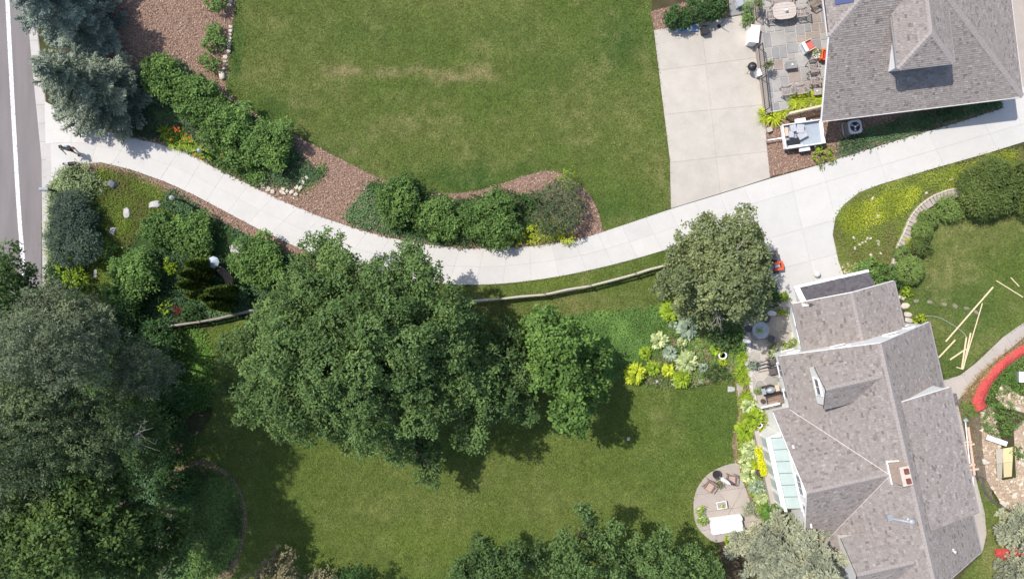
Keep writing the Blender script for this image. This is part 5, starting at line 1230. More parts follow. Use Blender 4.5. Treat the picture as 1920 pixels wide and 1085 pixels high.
for k, (nm, lb, x, y, r, m, h, n) in enumerate(HL):
    nm2 = 'hosta' if 'hosta' in lb else ('shrub' if 'shrub' in lb or 'hydrangea' in lb or 'dome' in lb else 'perennial_plant')
    hosta(nm2, lb, x, y, r, G[m], 200 + k, h, n)

# strap leaved clumps with flowers
def strap_clump(name, label, spots, mat, seed, L=0.55, Wd=0.035, n=36, flowers=None, fmat=None, z=0.0, cat='plant', stuff=False):
    rng = np.random.default_rng(seed); w0 = W(*spots[0], z); root = thing(name, label, cat, (w0.x, w0.y, z)); V = []; v = []
    for (x, y) in spots:
        p = W(x, y, z) - root.location; q = blades(p.x, p.y, n, L, Wd, rng); V.append(q); v.append(np.repeat(np.clip(0.5 + 0.28 * rng.normal(size=n), 0, 1), 8))
    np_mesh('foliage', np.concatenate(V), 4, mat, root, np.concatenate(v))
    if flowers:
        for (x, y) in flowers:
            p = W(x, y, z + 0.75) - root.location; m = 6; a = np.arange(m) / m * 6.28 + rng.random()
            o = np.stack([np.cos(a), np.sin(a), np.full(m, 0.5)], 1); b = np.tile(np.array([p.x, p.y, p.z]), (m, 1))
            q = leaf_quads(b, unit(o), np.tile([0, 0, 1.0], (m, 1)), np.full(m, 0.1), np.full(m, 0.05)); f = np_mesh('flower', q, 4, fmat, root, np.repeat(rng.random(m), 4))
            mb = MB(); mb.tube([(p.x, p.y, 0), (p.x, p.y, p.z)], 0.006, 4); mb.build('flower_stalk', G_STEM, root)
    return root
rf = np.random.default_rng(9)
DL = [('daylily nearest the drive edge under the spruce', [(318, 258), (326, 268), (312, 248)], [(312, 250), (328, 241), (331, 244), (320, 262)]), ('daylily with the densest orange flowers', [(340, 258), (348, 268), (334, 272)], [(326, 238), (335, 240), (329, 246), (337, 246), (349, 252), (345, 262)]), ('daylily at the lamp post end of the orange flower patch', [(362, 272), (376, 284), (388, 292)], [(355, 258), (372, 250), (357, 264), (364, 290), (378, 296), (418, 293)])]
for k, (l, s, fl) in enumerate(DL): strap_clump('daylily', l, s, G['limeg'], 300 + k, 0.6, 0.04, 40, fl, G['orange'])
strap_clump('ornamental_grass', 'yellow green grass clump outside the terrace railing', [(1440, 212, ), (1452, 206), (1432, 218), (1462, 210), (1446, 222)], G['lime'], 310, 0.75, 0.05, 60)
strap_clump('ornamental_grass', 'yellow green grass row behind the wooden trellis', [(1488, 190), (1502, 188), (1516, 187), (1530, 186), (1541, 187), (1495, 195)], G['lime'], 311, 0.7, 0.05, 60, z=0.3)
strap_clump('ornamental_grass', 'dry grass tufts beside the orange netting path', [(1832, 712), (1820, 728), (1843, 700), (1856, 690), (1870, 676), (1812, 742), (1850, 702), (1884, 664)], G['dry'], 312, 0.45, 0.03, 40)
strap_clump('ornamental_grass', 'green tufts at the lower end of the orange netting', [(1818, 760), (1826, 770), (1812, 775), (1805, 760)], G['coverb'], 313, 0.4, 0.03, 40)
strap_clump('ornamental_grass', 'lime grass tuft on the terrace edge by the lawn', [(1389, 668), (1392, 690), (1386, 700), (1394, 712)], G['limeg'], 314, 0.5, 0.04, 80)
strap_clump('ornamental_grass', 'lime grass below the pale stepping slab', [(1396, 738), (1403, 750), (1392, 752)], G['limeg'], 315, 0.45, 0.035, 70)

# ------------------------------------------------------------------ ground cover (uncountable)
ground_cover('ivy_cover', 'dark ivy around the rock edging by the drive', [(430, 290), (470, 250), (560, 290), (595, 320), (612, 312), (600, 335), (562, 352), (500, 345), (440, 320)], G['cover'], 400)
ground_cover('creeping_cover', 'bright green creeping cover along the rock edging', [(608, 306), (614, 320), (594, 345), (570, 362), (552, 362), (560, 350), (590, 330), (596, 310)], G['coverb'], 401, 260, 0.1, 0.06)
ground_cover('ivy_cover', 'dark ivy at the left foot of the three leafy shrubs', [(645, 405), (660, 385), (690, 350), (712, 344), (730, 380), (790, 430), (850, 460), (800, 455), (720, 437), (660, 422)], G['cover'], 402)
ground_cover('ivy_cover', 'dark green cover under the drive row shrubs', [(240, 200), (280, 130), (330, 110), (400, 170), (470, 215), (550, 260), (560, 300), (480, 340), (400, 305), (300, 262), (240, 250)], G['cover'], 403)
ground_cover('ivy_cover', 'dark cover under the three leafy shrubs', [(690, 345), (760, 340), (850, 375), (960, 360), (1010, 380), (1000, 450), (860, 462), (740, 430)], G['shrubd'], 421, 260, 0.16, 0.09, 0.3)
ground_cover('juniper_cover', 'low juniper fringe along the road gutter', [(91, 345), (120, 325), (125, 370), (112, 440), (112, 560), (88, 560), (89, 430)], G['juniper'], 422, 300, 0.2, 0.05, 0.3)
ground_cover('perennial_cover', 'leafy perennials between the drive row shrubs and the drive', [(385, 285), (440, 285), (500, 320), (500, 350), (470, 344), (400, 310)], G['shrub2'], 420, 300, 0.16, 0.08, 0.4)
ground_cover('moss_lawn', 'mossy yellow green slope of the left garden', [(185, 312), (250, 325), (310, 355), (330, 380), (280, 400), (260, 440), (230, 480), (215, 560), (160, 560), (170, 500), (205, 440), (190, 380), (180, 340)], G['mossg'], 404, 600, 0.09, 0.05, 0.08)
ground_cover('ivy_cover', 'dark green cover between the lamp post and the drive', [(320, 355), (370, 385), (430, 425), (480, 452), (545, 475), (580, 500), (520, 560), (470, 540), (460, 470), (400, 400), (330, 400), (300, 385)], G['cover'], 405)
ground_cover('ivy_cover', 'shaded cover around the arborvitae down to the split rail fence', [(300, 470), (400, 480), (470, 530), (520, 560), (445, 592), (300, 612), (210, 620), (200, 560), (240, 470)], G['cover'], 406, 260)
ground_cover('green_bed_cover', 'green cover bed below the split rail fence', [(300, 620), (380, 612), (396, 650), (400, 700), (392, 760), (340, 780), (310, 700)], G['coverb'], 407, 440, 0.12, 0.07)
ground_cover('oval_bed_cover', 'dark cover filling the oval bed at the lower left', catmull([(345, 885), (400, 880), (440, 910), (455, 970), (440, 1040), (400, 1080), (330, 1080), (330, 950)], 4, True), G['shrub'], 408, 400)
ground_cover('lawn_cover', 'soft green ground cover beside the hosta bed', [(1048, 596), (1100, 588), (1160, 583), (1248, 573), (1256, 600), (1240, 650), (1200, 690), (1150, 712), (1120, 700), (1060, 660)], G['coverg'], 409, 660, 0.11, 0.065, 0.08)
ground_cover('bed_cover', 'green filler plants between the hostas', BEDH, G['coverb'], 410, 240, 0.13, 0.07, 0.16)
ground_cover('bed_cover', 'green filler plants of the foundation bed', [(1385, 730), (1405, 745), (1438, 765), (1436, 800), (1448, 850), (1468, 930), (1462, 975), (1440, 985), (1412, 950), (1400, 900), (1384, 860), (1380, 830), (1390, 775)], G['limeg'], 411, 300, 0.13, 0.07, 0.2)
MB_POLY = catmull([(1568, 410), (1590, 382), (1620, 362), (1700, 336), (1800, 306), (1880, 284), (1925, 280), (1925, 330), (1840, 320), (1795, 355), (1745, 375), (1705, 420), (1678, 480), (1668, 512), (1590, 512), (1572, 470)], 3, True)
ground_cover('moss_bank', 'yellow green thyme bank beside the apron', MB_POLY, G['moss'], 412, 660, 0.09, 0.05, 0.08)
ground_cover('sedum_patch', 'lime sedum patch on the thyme bank', catmull([(1575, 420), (1600, 385), (1660, 365), (1720, 345), (1725, 365), (1690, 400), (1640, 420), (1600, 440)], 3, True), G['mossb'], 413, 520, 0.1, 0.06, 0.1)
ground_cover('sedum_patch', 'lime sedum patch near the large yew', catmull([(1770, 325), (1830, 303), (1890, 285), (1900, 300), (1840, 320), (1790, 340)], 3, True), G['mossb'], 414, 520, 0.1, 0.06, 0.1)
ground_cover('house_bed_cover', 'dark green cover along the shaded side of the upper house', [(1575, 262), (1610, 250), (1680, 225), (1760, 205), (1872, 184), (1876, 200), (1800, 225), (1700, 254), (1600, 285), (1570, 294)], G['cover'], 415, 400)
ground_cover('dry_edge_cover', 'dry weedy grass along the right garden path', [(1796, 757), (1806, 738), (1850, 690), (1925, 625), (1925, 645), (1862, 705), (1836, 740), (1826, 780), (1832, 860), (1818, 830)], G['dry'], 416, 320, 0.14, 0.03, 0.1)
ground_cover('weed_cover', 'weedy green patches around the rubble', [(1850, 690), (1925, 650), (1925, 760), (1890, 740), (1850, 760)], G['coverb'], 417, 240, 0.12, 0.05, 0.1)
ground_cover('wood_floor_cover', 'dark undergrowth on the floor of the left wood', [(-30, 560), (240, 600), (310, 640), (330, 800), (320, 900), (380, 1100), (-30, 1100)], G['cover'], 418, 120, 0.2, 0.1, 0.3)
# ------------------------------------------------------------------ fences, lamps, mailbox
rngo = np.random.default_rng(500)
def rail_fence(label, posts, mat_r, h=1.0, lift=0.0):
    P = [W(x, y, 0) for x, y in posts]; root = thing('split_rail_fence', label, 'fence', tuple(P[0]))
    for i, p in enumerate(P):
        m = MB(); m.box(p + Vector((0, 0, h * 0.5 - 0.03)), (0.13, 0.15, h + 0.08), rz=0.2 + 0.1 * rngo.normal(), taper=0.92); m.build('post', M['post'], root, world=True)
    for a, b in zip(P, P[1:]):
        for z in (0.45, 0.88):
            q = (a + b) / 2; dz = rngo.normal() * 0.02; m = MB()
            m.tube([a + Vector((0, 0, z)), q + Vector((rngo.normal() * 0.03, rngo.normal() * 0.03, z + dz)), b + Vector((0, 0, z))], [0.062, 0.075, 0.06], 6); m.build('rail', mat_r, root, world=True)
rail_fence('bleached split rail fence curving below the drive', [(855, 566), (938, 560), (1020, 552), (1104, 536), (1188, 514), (1240, 499)], M['rail'])
rail_fence('grey split rail fence below the arborvitae', [(302, 614), (384, 602), (450, 588), (520, 572)], mat_plain('grey split rail', (0.30, 0.26, 0.22), 0.9, 0.25, 7, 0.5))

def lamp_post(label, px, py, h=1.75):
    p = W(px, py); root = thing('lamp_post', label, 'lamp', tuple(p))
    m = MB(); m.tube([(0, 0, -0.1), (0, 0, h - 0.25)], [0.075, 0.065], 10); m.build('pole', M['black'], root)
    m = MB(); m.lathe((0, 0, 0), [(0.13, 0), (0.13, 0.1), (0.09, 0.16), (0.075, 0.2)], 10); m.build('base', M['black'], root)
    m = MB(); m.lathe((0, 0, h - 0.27), [(0.07, 0), (0.11, 0.03), (0.13, 0.24), (0.11, 0.25)], 6); m.build('lantern', mat_plain('frosted lamp glass', (0.62, 0.62, 0.6), 0.3), root)
    m = MB(); m.lathe((0, 0, h - 0.02), [(0.16, 0), (0.1, 0.06), (0.02, 0.12)], 6); m.build('lantern_cap', M['metal_grey'], root)
lamp_post('black lamp post on the green slope left of the drive', 345, 377, 1.9)
lamp_post('black lamp post among the daylilies', 388, 288, 1.3)
p = W(108, 359); root = thing('mailbox', 'grey roadside mailbox on a dark post at the gutter', 'mailbox', tuple(p))
m = MB(); m.box((0, 0, 0.5), (0.11, 0.11, 1.05)); m.build('post', M['black'], root)
m = MB(); m.box((-0.12, 0, 1.05), (0.5, 0.06, 0.05)); m.build('arm', M['black'], root)
m = MB(); prof = [(-0.1, 0), (0.1, 0), (0.1, 0.12), (0.07, 0.19), (0, 0.22), (-0.07, 0.19), (-0.1, 0.12)]
A = [(-0.42, y, 1.08 + z) for y, z in prof]; B = [(0.12, y, 1.08 + z) for y, z in prof]
m.add(A + B, [tuple(range(7)), tuple(reversed(range(7, 14)))] + [((i + 1) % 7, i, 7 + i, 7 + (i + 1) % 7) for i in range(7)]); m.build('box', mat_plain('pale grey mailbox', (0.32, 0.33, 0.35), 0.5), root)
m = MB(); m.box((-0.432, 0, 1.17), (0.02, 0.17, 0.15)); m.build('door', M['black'], root)

# ------------------------------------------------------------------ stones
def boulder(label, px, py, sx, sy, sz, mat='stone', seed=0, name='boulder', group=None, rz=None):
    rg = np.random.default_rng(600 + seed); me = rock_mesh(rg, sx, sy, sz); o = addobj(name, me, M[mat]); p = W(px, py)
    o.location = (p.x, p.y, sz * 0.45); o.rotation_euler = (0, 0, rg.random() * 3 if rz is None else rz); return tag(o, label, 'rock', group)
boulder('dark rounded boulder near the drive entrance', 213, 346, 0.24, 0.22, 0.22, 'stone_dark', 1)
boulder('flat pale boulder nearest the lamp post', 291, 384, 0.38, 0.22, 0.14, 'stone_grey', 2, rz=0.2)
boulder('pale boulder in the middle of the moss slope', 240, 399, 0.2, 0.3, 0.16, 'stone_grey', 3, rz=0)
boulder('pale boulder beside the dark pine', 213, 433, 0.2, 0.26, 0.16, 'stone_grey', 4, rz=-0.3)
boulder('narrow grey boulder at the lower end of the moss slope', 180, 513, 0.12, 0.3, 0.12, 'stone_grey', 5, rz=0)
edge = thing('stone_edging', 'row of pale edging stones along the upper lawn', 'edging', tuple(W(430, 80)))
for i, (x, y, s) in enumerate([(433.5, 4, 1.0), (431, 11, 1.1), (433.8, 51.5, 1.0), (433, 59, 1.0), (432, 66, 0.9), (431.5, 73, 1.0), (431.5, 79, 0.8), (430, 85, 0.9), (430, 90, 0.7), (428.5, 97, 1.25), (424, 108, 1.2), (423, 116.5, 0.9), (421, 129, 0.9)]):
    rg = np.random.default_rng(620 + i); o = addobj('stone', rock_mesh(rg, 0.13 * s, 0.105 * s, 0.1, 1), M['stone'], edge); w = W(x, y) - edge.location; o.location = (w.x, w.y, 0.06); o.rotation_euler = (0, 0, rg.normal() * 0.2)
boulder('large pale stone ending the edging row', 417, 142, 0.19, 0.26, 0.2, 'stone', 7, rz=0.2)
re = thing('rock_edging', 'ring of pale rocks edging the ivy corner by the drive', 'edging', tuple(W(550, 350)))
for i, (x, y, a, b, r) in enumerate([(493, 348, .26, .14, -0.9), (502.6, 355, .2, .18, 0.3), (512, 359.5, .15, .17, 0), (530, 361, .24, .11, -0.5), (539, 359, .12, .11, 0.2), (547.5, 360.5, .18, .12, 0.5), (557, 351, .12, .16, -0.4), (563.5, 352.5, .13, .17, -0.5), (562.5, 342, .08, .18, -0.5), (569, 342.5, .12, .14, -0.5), (575.5, 332.5, .14, .12, -0.6), (555, 365, .15, .13, 0), (531.5, 355, .13, .1, -0.5), (568, 336, .1, .12, 0)]):
    rg = np.random.default_rng(640 + i); o = addobj('stone', rock_mesh(rg, a, b, 0.11, 1), M['stone'], re); w = W(x, y) - re.location; o.location = (w.x, w.y, 0.07); o.rotation_euler = (0, 0, r)
M['pebble'] = mat_attr('broken limestone', [(0.34, 0.26, 0.19), (0.52, 0.42, 0.31), (0.68, 0.58, 0.46)], 0.9)
def rubble(name, label, polys, seed, dens, s0, s1, big=0.05, cat='rubble'):
    rng = np.random.default_rng(seed); V = []; v = []
    base = np.array([(1, 0, 0), (-1, 0, 0), (0, 1, 0), (0, -1, 0), (0, 0, 1), (0, 0, -1)], float)
    F8 = np.array([(0, 2, 4), (2, 1, 4), (1, 3, 4), (3, 0, 4), (2, 0, 5), (1, 2, 5), (3, 1, 5), (0, 3, 5)])
    for poly in polys:
        x, y = scatter(poly, dens, rng); n = len(x)
        s = (s0 + (s1 - s0) * rng.random(n) ** 3)[:, None, None]
        q = base[None] * (0.55 + 0.7 * rng.random((n, 6, 1))) * np.array([1, 0.8, 0.5]) + rng.normal(size=(n, 6, 3)) * 0.18
        a = rng.random(n) * 6.28; c, si = np.cos(a)[:, None], np.sin(a)[:, None]
        q = np.stack([q[..., 0] * c - q[..., 1] * si, q[..., 0] * si + q[..., 1] * c, q[..., 2]], -1) * s
        q += np.stack([x, y, 0.02 + 0.25 * s[:, 0, 0]], 1)[:, None, :]
        V.append(q[:, F8].reshape(-1, 3)); v.append(np.repeat(np.clip(0.5 + 0.25 * rng.normal(size=n), 0, 1), 24))
    return tag(np_mesh(name, np.concatenate(V), 3, M['pebble'], None, np.concatenate(v)), label, cat, kind='stuff')
RUB = [[(1838, 770), (1860, 760), (1868, 800), (1880, 830), (1870, 850), (1878, 900), (1930, 890), (1930, 975), (1880, 948), (1850, 900), (1842, 840)], [(1866, 745), (1880, 715), (1905, 735), (1925, 750), (1925, 775), (1888, 765)], [(1900, 800), (1930, 780), (1930, 900), (1905, 900)]]
dirt = mat_plain('pale dug earth', (0.36, 0.27, 0.19), 0.95, 0.3, 3, 0.7, bscale=12)
for i, r in enumerate(RUB): sheet('dug_earth', r, 0.012 + 0.004 * i, dirt)
rubble('rubble', 'broken pale rubble beside the lower house', RUB, 650, 75, 0.03, 0.16)
rubble('rubble', 'heap of pale broken stone at the apron corner', [[(1578, 498), (1590, 490), (1606, 492), (1606, 508), (1596, 525), (1588, 527)]], 651, 160, 0.04, 0.15)
rubble('pebbles', 'pale scattered pebbles at the drive end of the rock edging', [[(518, 362), (545, 366), (556, 372), (540, 380), (522, 372)]], 652, 60, 0.03, 0.09)
for i, (x, y, l) in enumerate([(1918, 870, 'angular stone at the right edge of the rubble'), (1882, 944, 'largest pale stone at the lower end of the rubble'), (1907, 766, 'pale stone right of the mounded bush'), (1845, 865, 'flat pale stone in the middle of the rubble'), (1900, 930, 'pale stone near the lower right of the rubble')]):
    boulder(l, x, y, 0.2, 0.14, 0.1, 'stone', 20 + i)
for i, (x, y) in enumerate([(1602, 465), (1611, 458), (1616, 455), (1622, 453), (1625, 447), (1631, 447), (1645, 452), (1646, 458), (1632, 478), (1650, 475), (1620, 497), (1600, 446), (1635, 372), (1783, 336), (1736, 362), (1645, 405), (1880, 305), (1843, 305)]):
    rg = np.random.default_rng(660 + i); o = addobj('stone', rock_mesh(rg, 0.09 + 0.06 * rg.random(), 0.06 + 0.03 * rg.random(), 0.06, 1), M['stone']); w = W(x, y); o.location = (w.x, w.y, 0.07); o.rotation_euler = (0, 0, rg.random() * 3); tag(o, 'small pale stone lying on the thyme bank', 'rock', 'small stones on the thyme bank')
M['dim_stone'] = mat_plain('mossy stepping stone', (0.22, 0.20, 0.14), 0.9, 0.3, 6, 0.5)
def flat_stones(label, spots, name='stepping_stone', mat='stone_grey', group=None, sx=0.2, sy=0.15, seed=0):
    for i, s in enumerate(spots):
        x, y, l = s[:3]; a, b = (s[3], s[4]) if len(s) > 3 else (sx, sy)
        rg = np.random.default_rng(680 + i + seed); o = addobj(name, rock_mesh(rg, a, b, 0.04, 1), M[mat]); w = W(x, y); o.location = (w.x, w.y, 0.02); o.rotation_euler = (0, 0, rg.normal() * 0.2); tag(o, l, 'stone', group)
flat_stones('', [(1717, 564, 'first stepping stone from the garage steps'), (1743, 566, 'second stepping stone from the garage steps'), (1770, 570, 'third stepping stone from the garage steps'), (1790, 573, 'fourth stepping stone from the garage steps'), (1812, 578, 'fifth stepping stone, near the long board'), (1830, 585, 'last stepping stone, under the leaning board')], group='stepping stones on the right lawn', sx=0.18, sy=0.12, mat='dim_stone')
flat_stones('', [(1691, 557, 'topmost rounded stone step beside the garage', .26, .15), (1697, 573, 'second rounded stone step beside the garage', .28, .17), (1702, 589, 'third rounded stone step beside the garage', .28, .16), (1704, 600, 'lowest pale stone step at the house corner', .3, .16)], 'stone_step', 'stone', 'stone steps beside the garage', seed=20)
flat_stones('', [(1307, 637, 'upper stepping stone in the hosta bed', .15, .11), (1306, 650, 'middle stepping stone in the hosta bed', .15, .11), (1308, 664, 'lower stepping stone in the hosta bed', .15, .11)], mat='conc_tan', group='stepping stones in the hosta bed', seed=30)
flat_stones('', [(1371, 729, 'round pale slab set in the lawn by the terrace', .25, .22), (1232, 716, 'pale flat stone at the front of the hosta bed', .3, .12), (1262, 719, 'small flat stone under the lime dome', .14, .08), (1314, 714, 'flat stone at the corner of the box edging', .25, .14), (455, 468, 'round grey slab behind the little grey roof', .4, .3), (440, 466, 'second round grey slab behind the little grey roof', .3, .3), (1178, 822, 'small white cover plate on the lower lawn', .1, .13)], 'flat_stone', 'stone_grey', seed=40)
sl_ = thing('entry_slab', 'pale triangular slab at the edge of the terrace', 'slab', tuple(W(1388, 727)))
add_slab(sl_, [(p.x, p.y) for p in WL([(1380, 718), (1399, 719), (1384, 744)])], 0, 0.06, M['conc_tan'], 0.0, 'slab')
sheet('dirt_path', catmull([(405, 497), (418, 500), (438, 520), (434, 542), (428, 540), (420, 520), (408, 508)], 4, True), 0.2, mat_plain('tan dirt path', (0.30, 0.215, 0.16), 0.95, 0.25, 5, 0.5))
# curved stone walk
sp = thing('stone_walk', 'curved grey stone walk beside the clipped shrubs', 'walk', tuple(W(1730, 430)))
CL = catmull([(1800, 361), (1775, 366), (1750, 376), (1728, 392), (1712, 412), (1700, 440), (1688, 465), (1681, 490), (1674, 516)], 4)
for i in range(len(CL) - 1):
    a = W(*CL[i]); b = W(*CL[i + 1]); d = (b - a).normalized(); s = Vector((-d.y, d.x, 0)) * 0.24
    P = [(a + s), (b + s), (b - s), (a - s)]
    add_slab(sp, [(p.x + rngo.normal() * 0.012, p.y + rngo.normal() * 0.012) for p in P], 0, 0.16 + rngo.normal() * 0.01, M['conc_tan'], 0.025)
    for sg in (1,):
        e = MB(); e.bar(a - s * 1.18 + Vector((0, 0, 0.1)), b - s * 1.18 + Vector((0, 0, 0.1)), 0.09, 0.2 + rngo.random() * 0.03); e.build('kerb_stone', M['stone'], sp, world=True)

# ------------------------------------------------------------------ little grey roof on a post (bird shelter)
p = W(418, 493); root = thing('bird_shelter', 'little grey eight sided roof on a post among shrubs', 'bird shelter', tuple(p))
m = MB(); m.tube([(0, 0, -0.1), (0, 0, 1.35)], 0.06, 8); m.build('post', M['post'], root)
m = MB(); m.lathe((0, 0, 1.3), [(0.24, 0), (0.24, 0.3), (0.22, 0.31)], 8); m.build('house', M['post'], root)
for i in range(8):
    a0, a1 = i * math.pi / 4, (i + 1) * math.pi / 4; m = MB(); r = 0.36
    m.slab3([(r * math.cos(a0), r * math.sin(a0), 1.6), (r * math.cos(a1), r * math.sin(a1), 1.6), (0, 0, 1.85)], 0.02); m.build('roof_panel', bpy.data.materials.get('grey painted roof') or mat_plain('grey painted roof', (0.42, 0.47, 0.52), 0.45, 0.1, 6), root)

# ------------------------------------------------------------------ garden furniture
def garden_chair(label, px, py, z, rz, group, wide=0.6, mat='wood_grey', name='garden_chair'):
    p = W(px, py, z + 0.45); root = thing(name, label, 'chair' if name != 'garden_bench' else 'bench', (p.x, p.y, z), rz, group); w = wide / 2; mt = M[mat]
    m = MB()
    for i in range(6): m.box((0, -0.22 + i * 0.088, 0.42), (wide - 0.08, 0.05, 0.022))
    m.box((0, -0.26, 0.39), (wide - 0.06, 0.03, 0.06)); m.build('seat', mt, root)
    m = MB(); nb = max(6, int(wide / 0.09)); rot = Matrix.Rotation(R(-14), 3, 'X')
    for i in range(nb): m.box((-w + 0.06 + (wide - 0.12) * i / (nb - 1), 0.315, 0.66), (0.045, 0.02, 0.46), rot=rot)
    m.box((0, 0.375, 0.9), (wide, 0.035, 0.07), rot=rot); m.box((0, 0.262, 0.46), (wide - 0.06, 0.03, 0.05), rot=rot); m.build('backrest', mt, root)
    for sx in (-1, 1):
        m = MB(); m.box((sx * (w - 0.015), 0.02, 0.64), (0.065, 0.56, 0.028)); m.build('armrest', mt, root)
        m = MB(); m.box((sx * (w - 0.03), -0.25, 0.315), (0.05, 0.05, 0.63)); m.build('leg', mt, root)
        m = MB(); m.bar((sx * (w - 0.03), 0.23, 0), (sx * (w - 0.03), 0.385, 0.93), 0.048, 0.05); m.build('leg', mt, root)
    return root
TZ = 0.45
ter = thing('terrace', 'raised bluestone terrace beside the upper house', 'terrace', tuple(W(1490, 100)))
TER = [(p.x, p.y) for p in WL([(1421, -60), (1600, -60), (1600, 190), (1480, 204), (1438, 212), (1422, 80)], TZ)]
m = MB(); m.prism(TER, 0, TZ - 0.045); m.build('base', mat_plain('pale mortar', (0.52, 0.48, 0.44), 0.95, 0.12, 9), ter, world=True)
for i in range(4): M['flag%d' % i] = mat_concrete('bluestone %d' % i, [(0.29, 0.285, 0.28), (0.355, 0.34, 0.315), (0.40, 0.385, 0.36), (0.34, 0.285, 0.245)][i], 0.12, 0.25)
def guillotine(x0, y0, x1, y1, rng, out, depth=0):
    w, h = x1 - x0, y1 - y0
    if (w < 0.95 and h < 0.95 and rng.random() < 0.75) or w * h < 0.2 or (w < 0.6 and h < 0.9): out.append((x0, y0, x1, y1)); return
    if w > h * (0.8 + 0.5 * rng.random()): c = x0 + w * (0.35 + 0.3 * rng.random()); guillotine(x0, y0, c, y1, rng, out); guillotine(c, y0, x1, y1, rng, out)
    else: c = y0 + h * (0.35 + 0.3 * rng.random()); guillotine(x0, y0, x1, c, rng, out); guillotine(x0, c, x1, y1, rng, out)
rg = np.random.default_rng(71); cells = []; guillotine(-4.6, -1.2, 2.4, 8.6, rg, cells)
for (x0, y0, x1, y1) in cells:
    q = [tp(a, b, 0) for a, b in ((x0, y0), (x1, y0), (x1, y1), (x0, y1))]; P = clip2([(v.x, v.y) for v in q], TER if True else None) if False else [(v.x, v.y) for v in q]
    ccw = TER if sum(TER[i][0] * TER[(i + 1) % 6][1] - TER[(i + 1) % 6][0] * TER[i][1] for i in range(6)) > 0 else TER[::-1]
    P = clip2(P, ccw)
    if len(P) < 3: continue
    ar = abs(sum(P[i][0] * P[(i + 1) % len(P)][1] - P[(i + 1) % len(P)][0] * P[i][1] for i in range(len(P)))) / 2
    if ar < 0.04: continue
    add_slab(ter, P, TZ - 0.06, TZ + rg.normal() * 0.003, M['flag%d' % (rg.integers(0, 4))], 0.045, 'flagstone')
kw_ = MB(); kw_.prism([(p.x, p.y) for p in WL([(1405, -60), (1421, -60), (1424, 80), (1440, 214), (1432, 217), (1414, 85)])], 0, TZ + 0.04); kw_.build('retaining_wall', M['conc_tan'], ter, world=True)
def railing(label, a, b, z, h=0.95):
    A = W(*a, z); B = W(*b, z); root = thing('railing', label, 'railing', tuple(A)); n = int((B - A).length / 0.13)
    m = MB(); m.bar(A + ZU * h, B + ZU * h, 0.06, 0.035); m.build('top_rail', M['black'], root, world=True)
    m = MB(); m.bar(A + ZU * 0.1, B + ZU * 0.1, 0.03, 0.03); m.build('bottom_rail', M['black'], root, world=True)
    m = MB()
    for i in range(1, n): q = A.lerp(B, i / n); m.bar(q + ZU * 0.1, q + ZU * (h - 0.01), 0.014, 0.014)
    m.build('balusters', M['black'], root, world=True)
    for q in (A, B, (A + B) / 2): m = MB(); m.box(q + ZU * (h / 2), (0.045, 0.045, h)); m.build('post', M['black'], root, world=True)
railing('black railing at the top end of the upper terrace', (1411, -25), (1417, 38), TZ + 0.04); railing('long black railing on the upper terrace wall', (1421, 90), (1434, 208), TZ + 0.04)
# white cabinet between the railings
p = W(1415, 64, 1.0); root = thing('garden_cabinet', 'white slant topped cabinet between the terrace railings', 'cabinet', (p.x, p.y, 0.0), R(-6))
m = MB(); m.box((0, 0, 0.5), (0.48, 0.95, 1.0)); m.build('body', M['white'], root)
m = MB(); m.box((0, 0, 1.03), (0.56, 1.06, 0.05), rot=Matrix.Rotation(R(5), 3, 'Y')); m.build('lid', M['white'], root)
# oval table set
p = W(1471, 20, TZ + 0.74); root = thing('oval_table', 'oval weathered teak table on the upper terrace', 'table', (p.x, p.y, TZ), 0.12)
m = MB(); n = 28
def sup(a, rx, ry, e=0.62): return (rx * math.copysign(abs(math.cos(a)) ** e, math.cos(a)), ry * math.copysign(abs(math.sin(a)) ** e, math.sin(a)))
for k in range(6):
    y0 = -0.52 + k * 0.1733; y1 = y0 + 0.165; poly = [sup(2 * math.pi * i / n, 0.72, 0.52) for i in range(n)]
    P = clip2([(-1, y0), (1, y0), (1, y1), (-1, y1)], poly)
    if len(P) > 2: mm = MB(); mm.prism(P, 0.715, 0.74); mm.build('table_board', mat_plain('pale teak board', (0.47, 0.41, 0.37), 0.75, 0.12, 9) if k == 0 else bpy.data.materials['pale teak board'], root)
for sx in (-1, 1):
    for sy in (-1, 1): mm = MB(); mm.box((sx * 0.42, sy * 0.28, 0.356), (0.07, 0.07, 0.71)); mm.build('leg', M['wood_grey'], root)
mm = MB(); mm.box((0, 0, 0.68), (0.9, 0.6, 0.06)); mm.build('apron', M['wood_grey'], root)
p = W(1475, 19, TZ + 0.9); root = thing('vase', 'white vase on the oval terrace table', 'vase', (p.x, p.y, TZ + 0.74))
m = MB(); m.lathe((0, 0, 0), [(0.06, 0), (0.1, 0.08), (0.09, 0.18), (0.045, 0.24), (0.055, 0.28), (0.03, 0.28), (0.02, 0.2)], 14); m.build('body', M['white'], root, smooth=True)
m = MB(); m.tube([(-0.09, 0, 0.08), (-0.15, 0, 0.14), (-0.08, 0, 0.2)], 0.012, 6); m.build('handle', M['white'], root)
gch = 'weathered chairs on the upper terrace'
garden_chair('teak bench behind the oval table', 1466, 2, TZ, 0.1, None, 1.35, name='garden_bench')
garden_chair('teak chair left of the oval table', 1444, 29, TZ, R(97), gch); garden_chair('teak chair right of the oval table', 1502, 24, TZ, R(-83), gch)
garden_chair('upper teak chair against the house wall', 1524, 126, TZ, R(10), gch); garden_chair('lower teak chair against the house wall', 1527, 150, TZ, R(10), gch)
garden_chair('left teak chair facing the railing corner', 1475, 170, TZ, R(-80), gch); garden_chair('right teak chair of the pair at the grass row', 1500, 168, TZ, R(-80), gch)
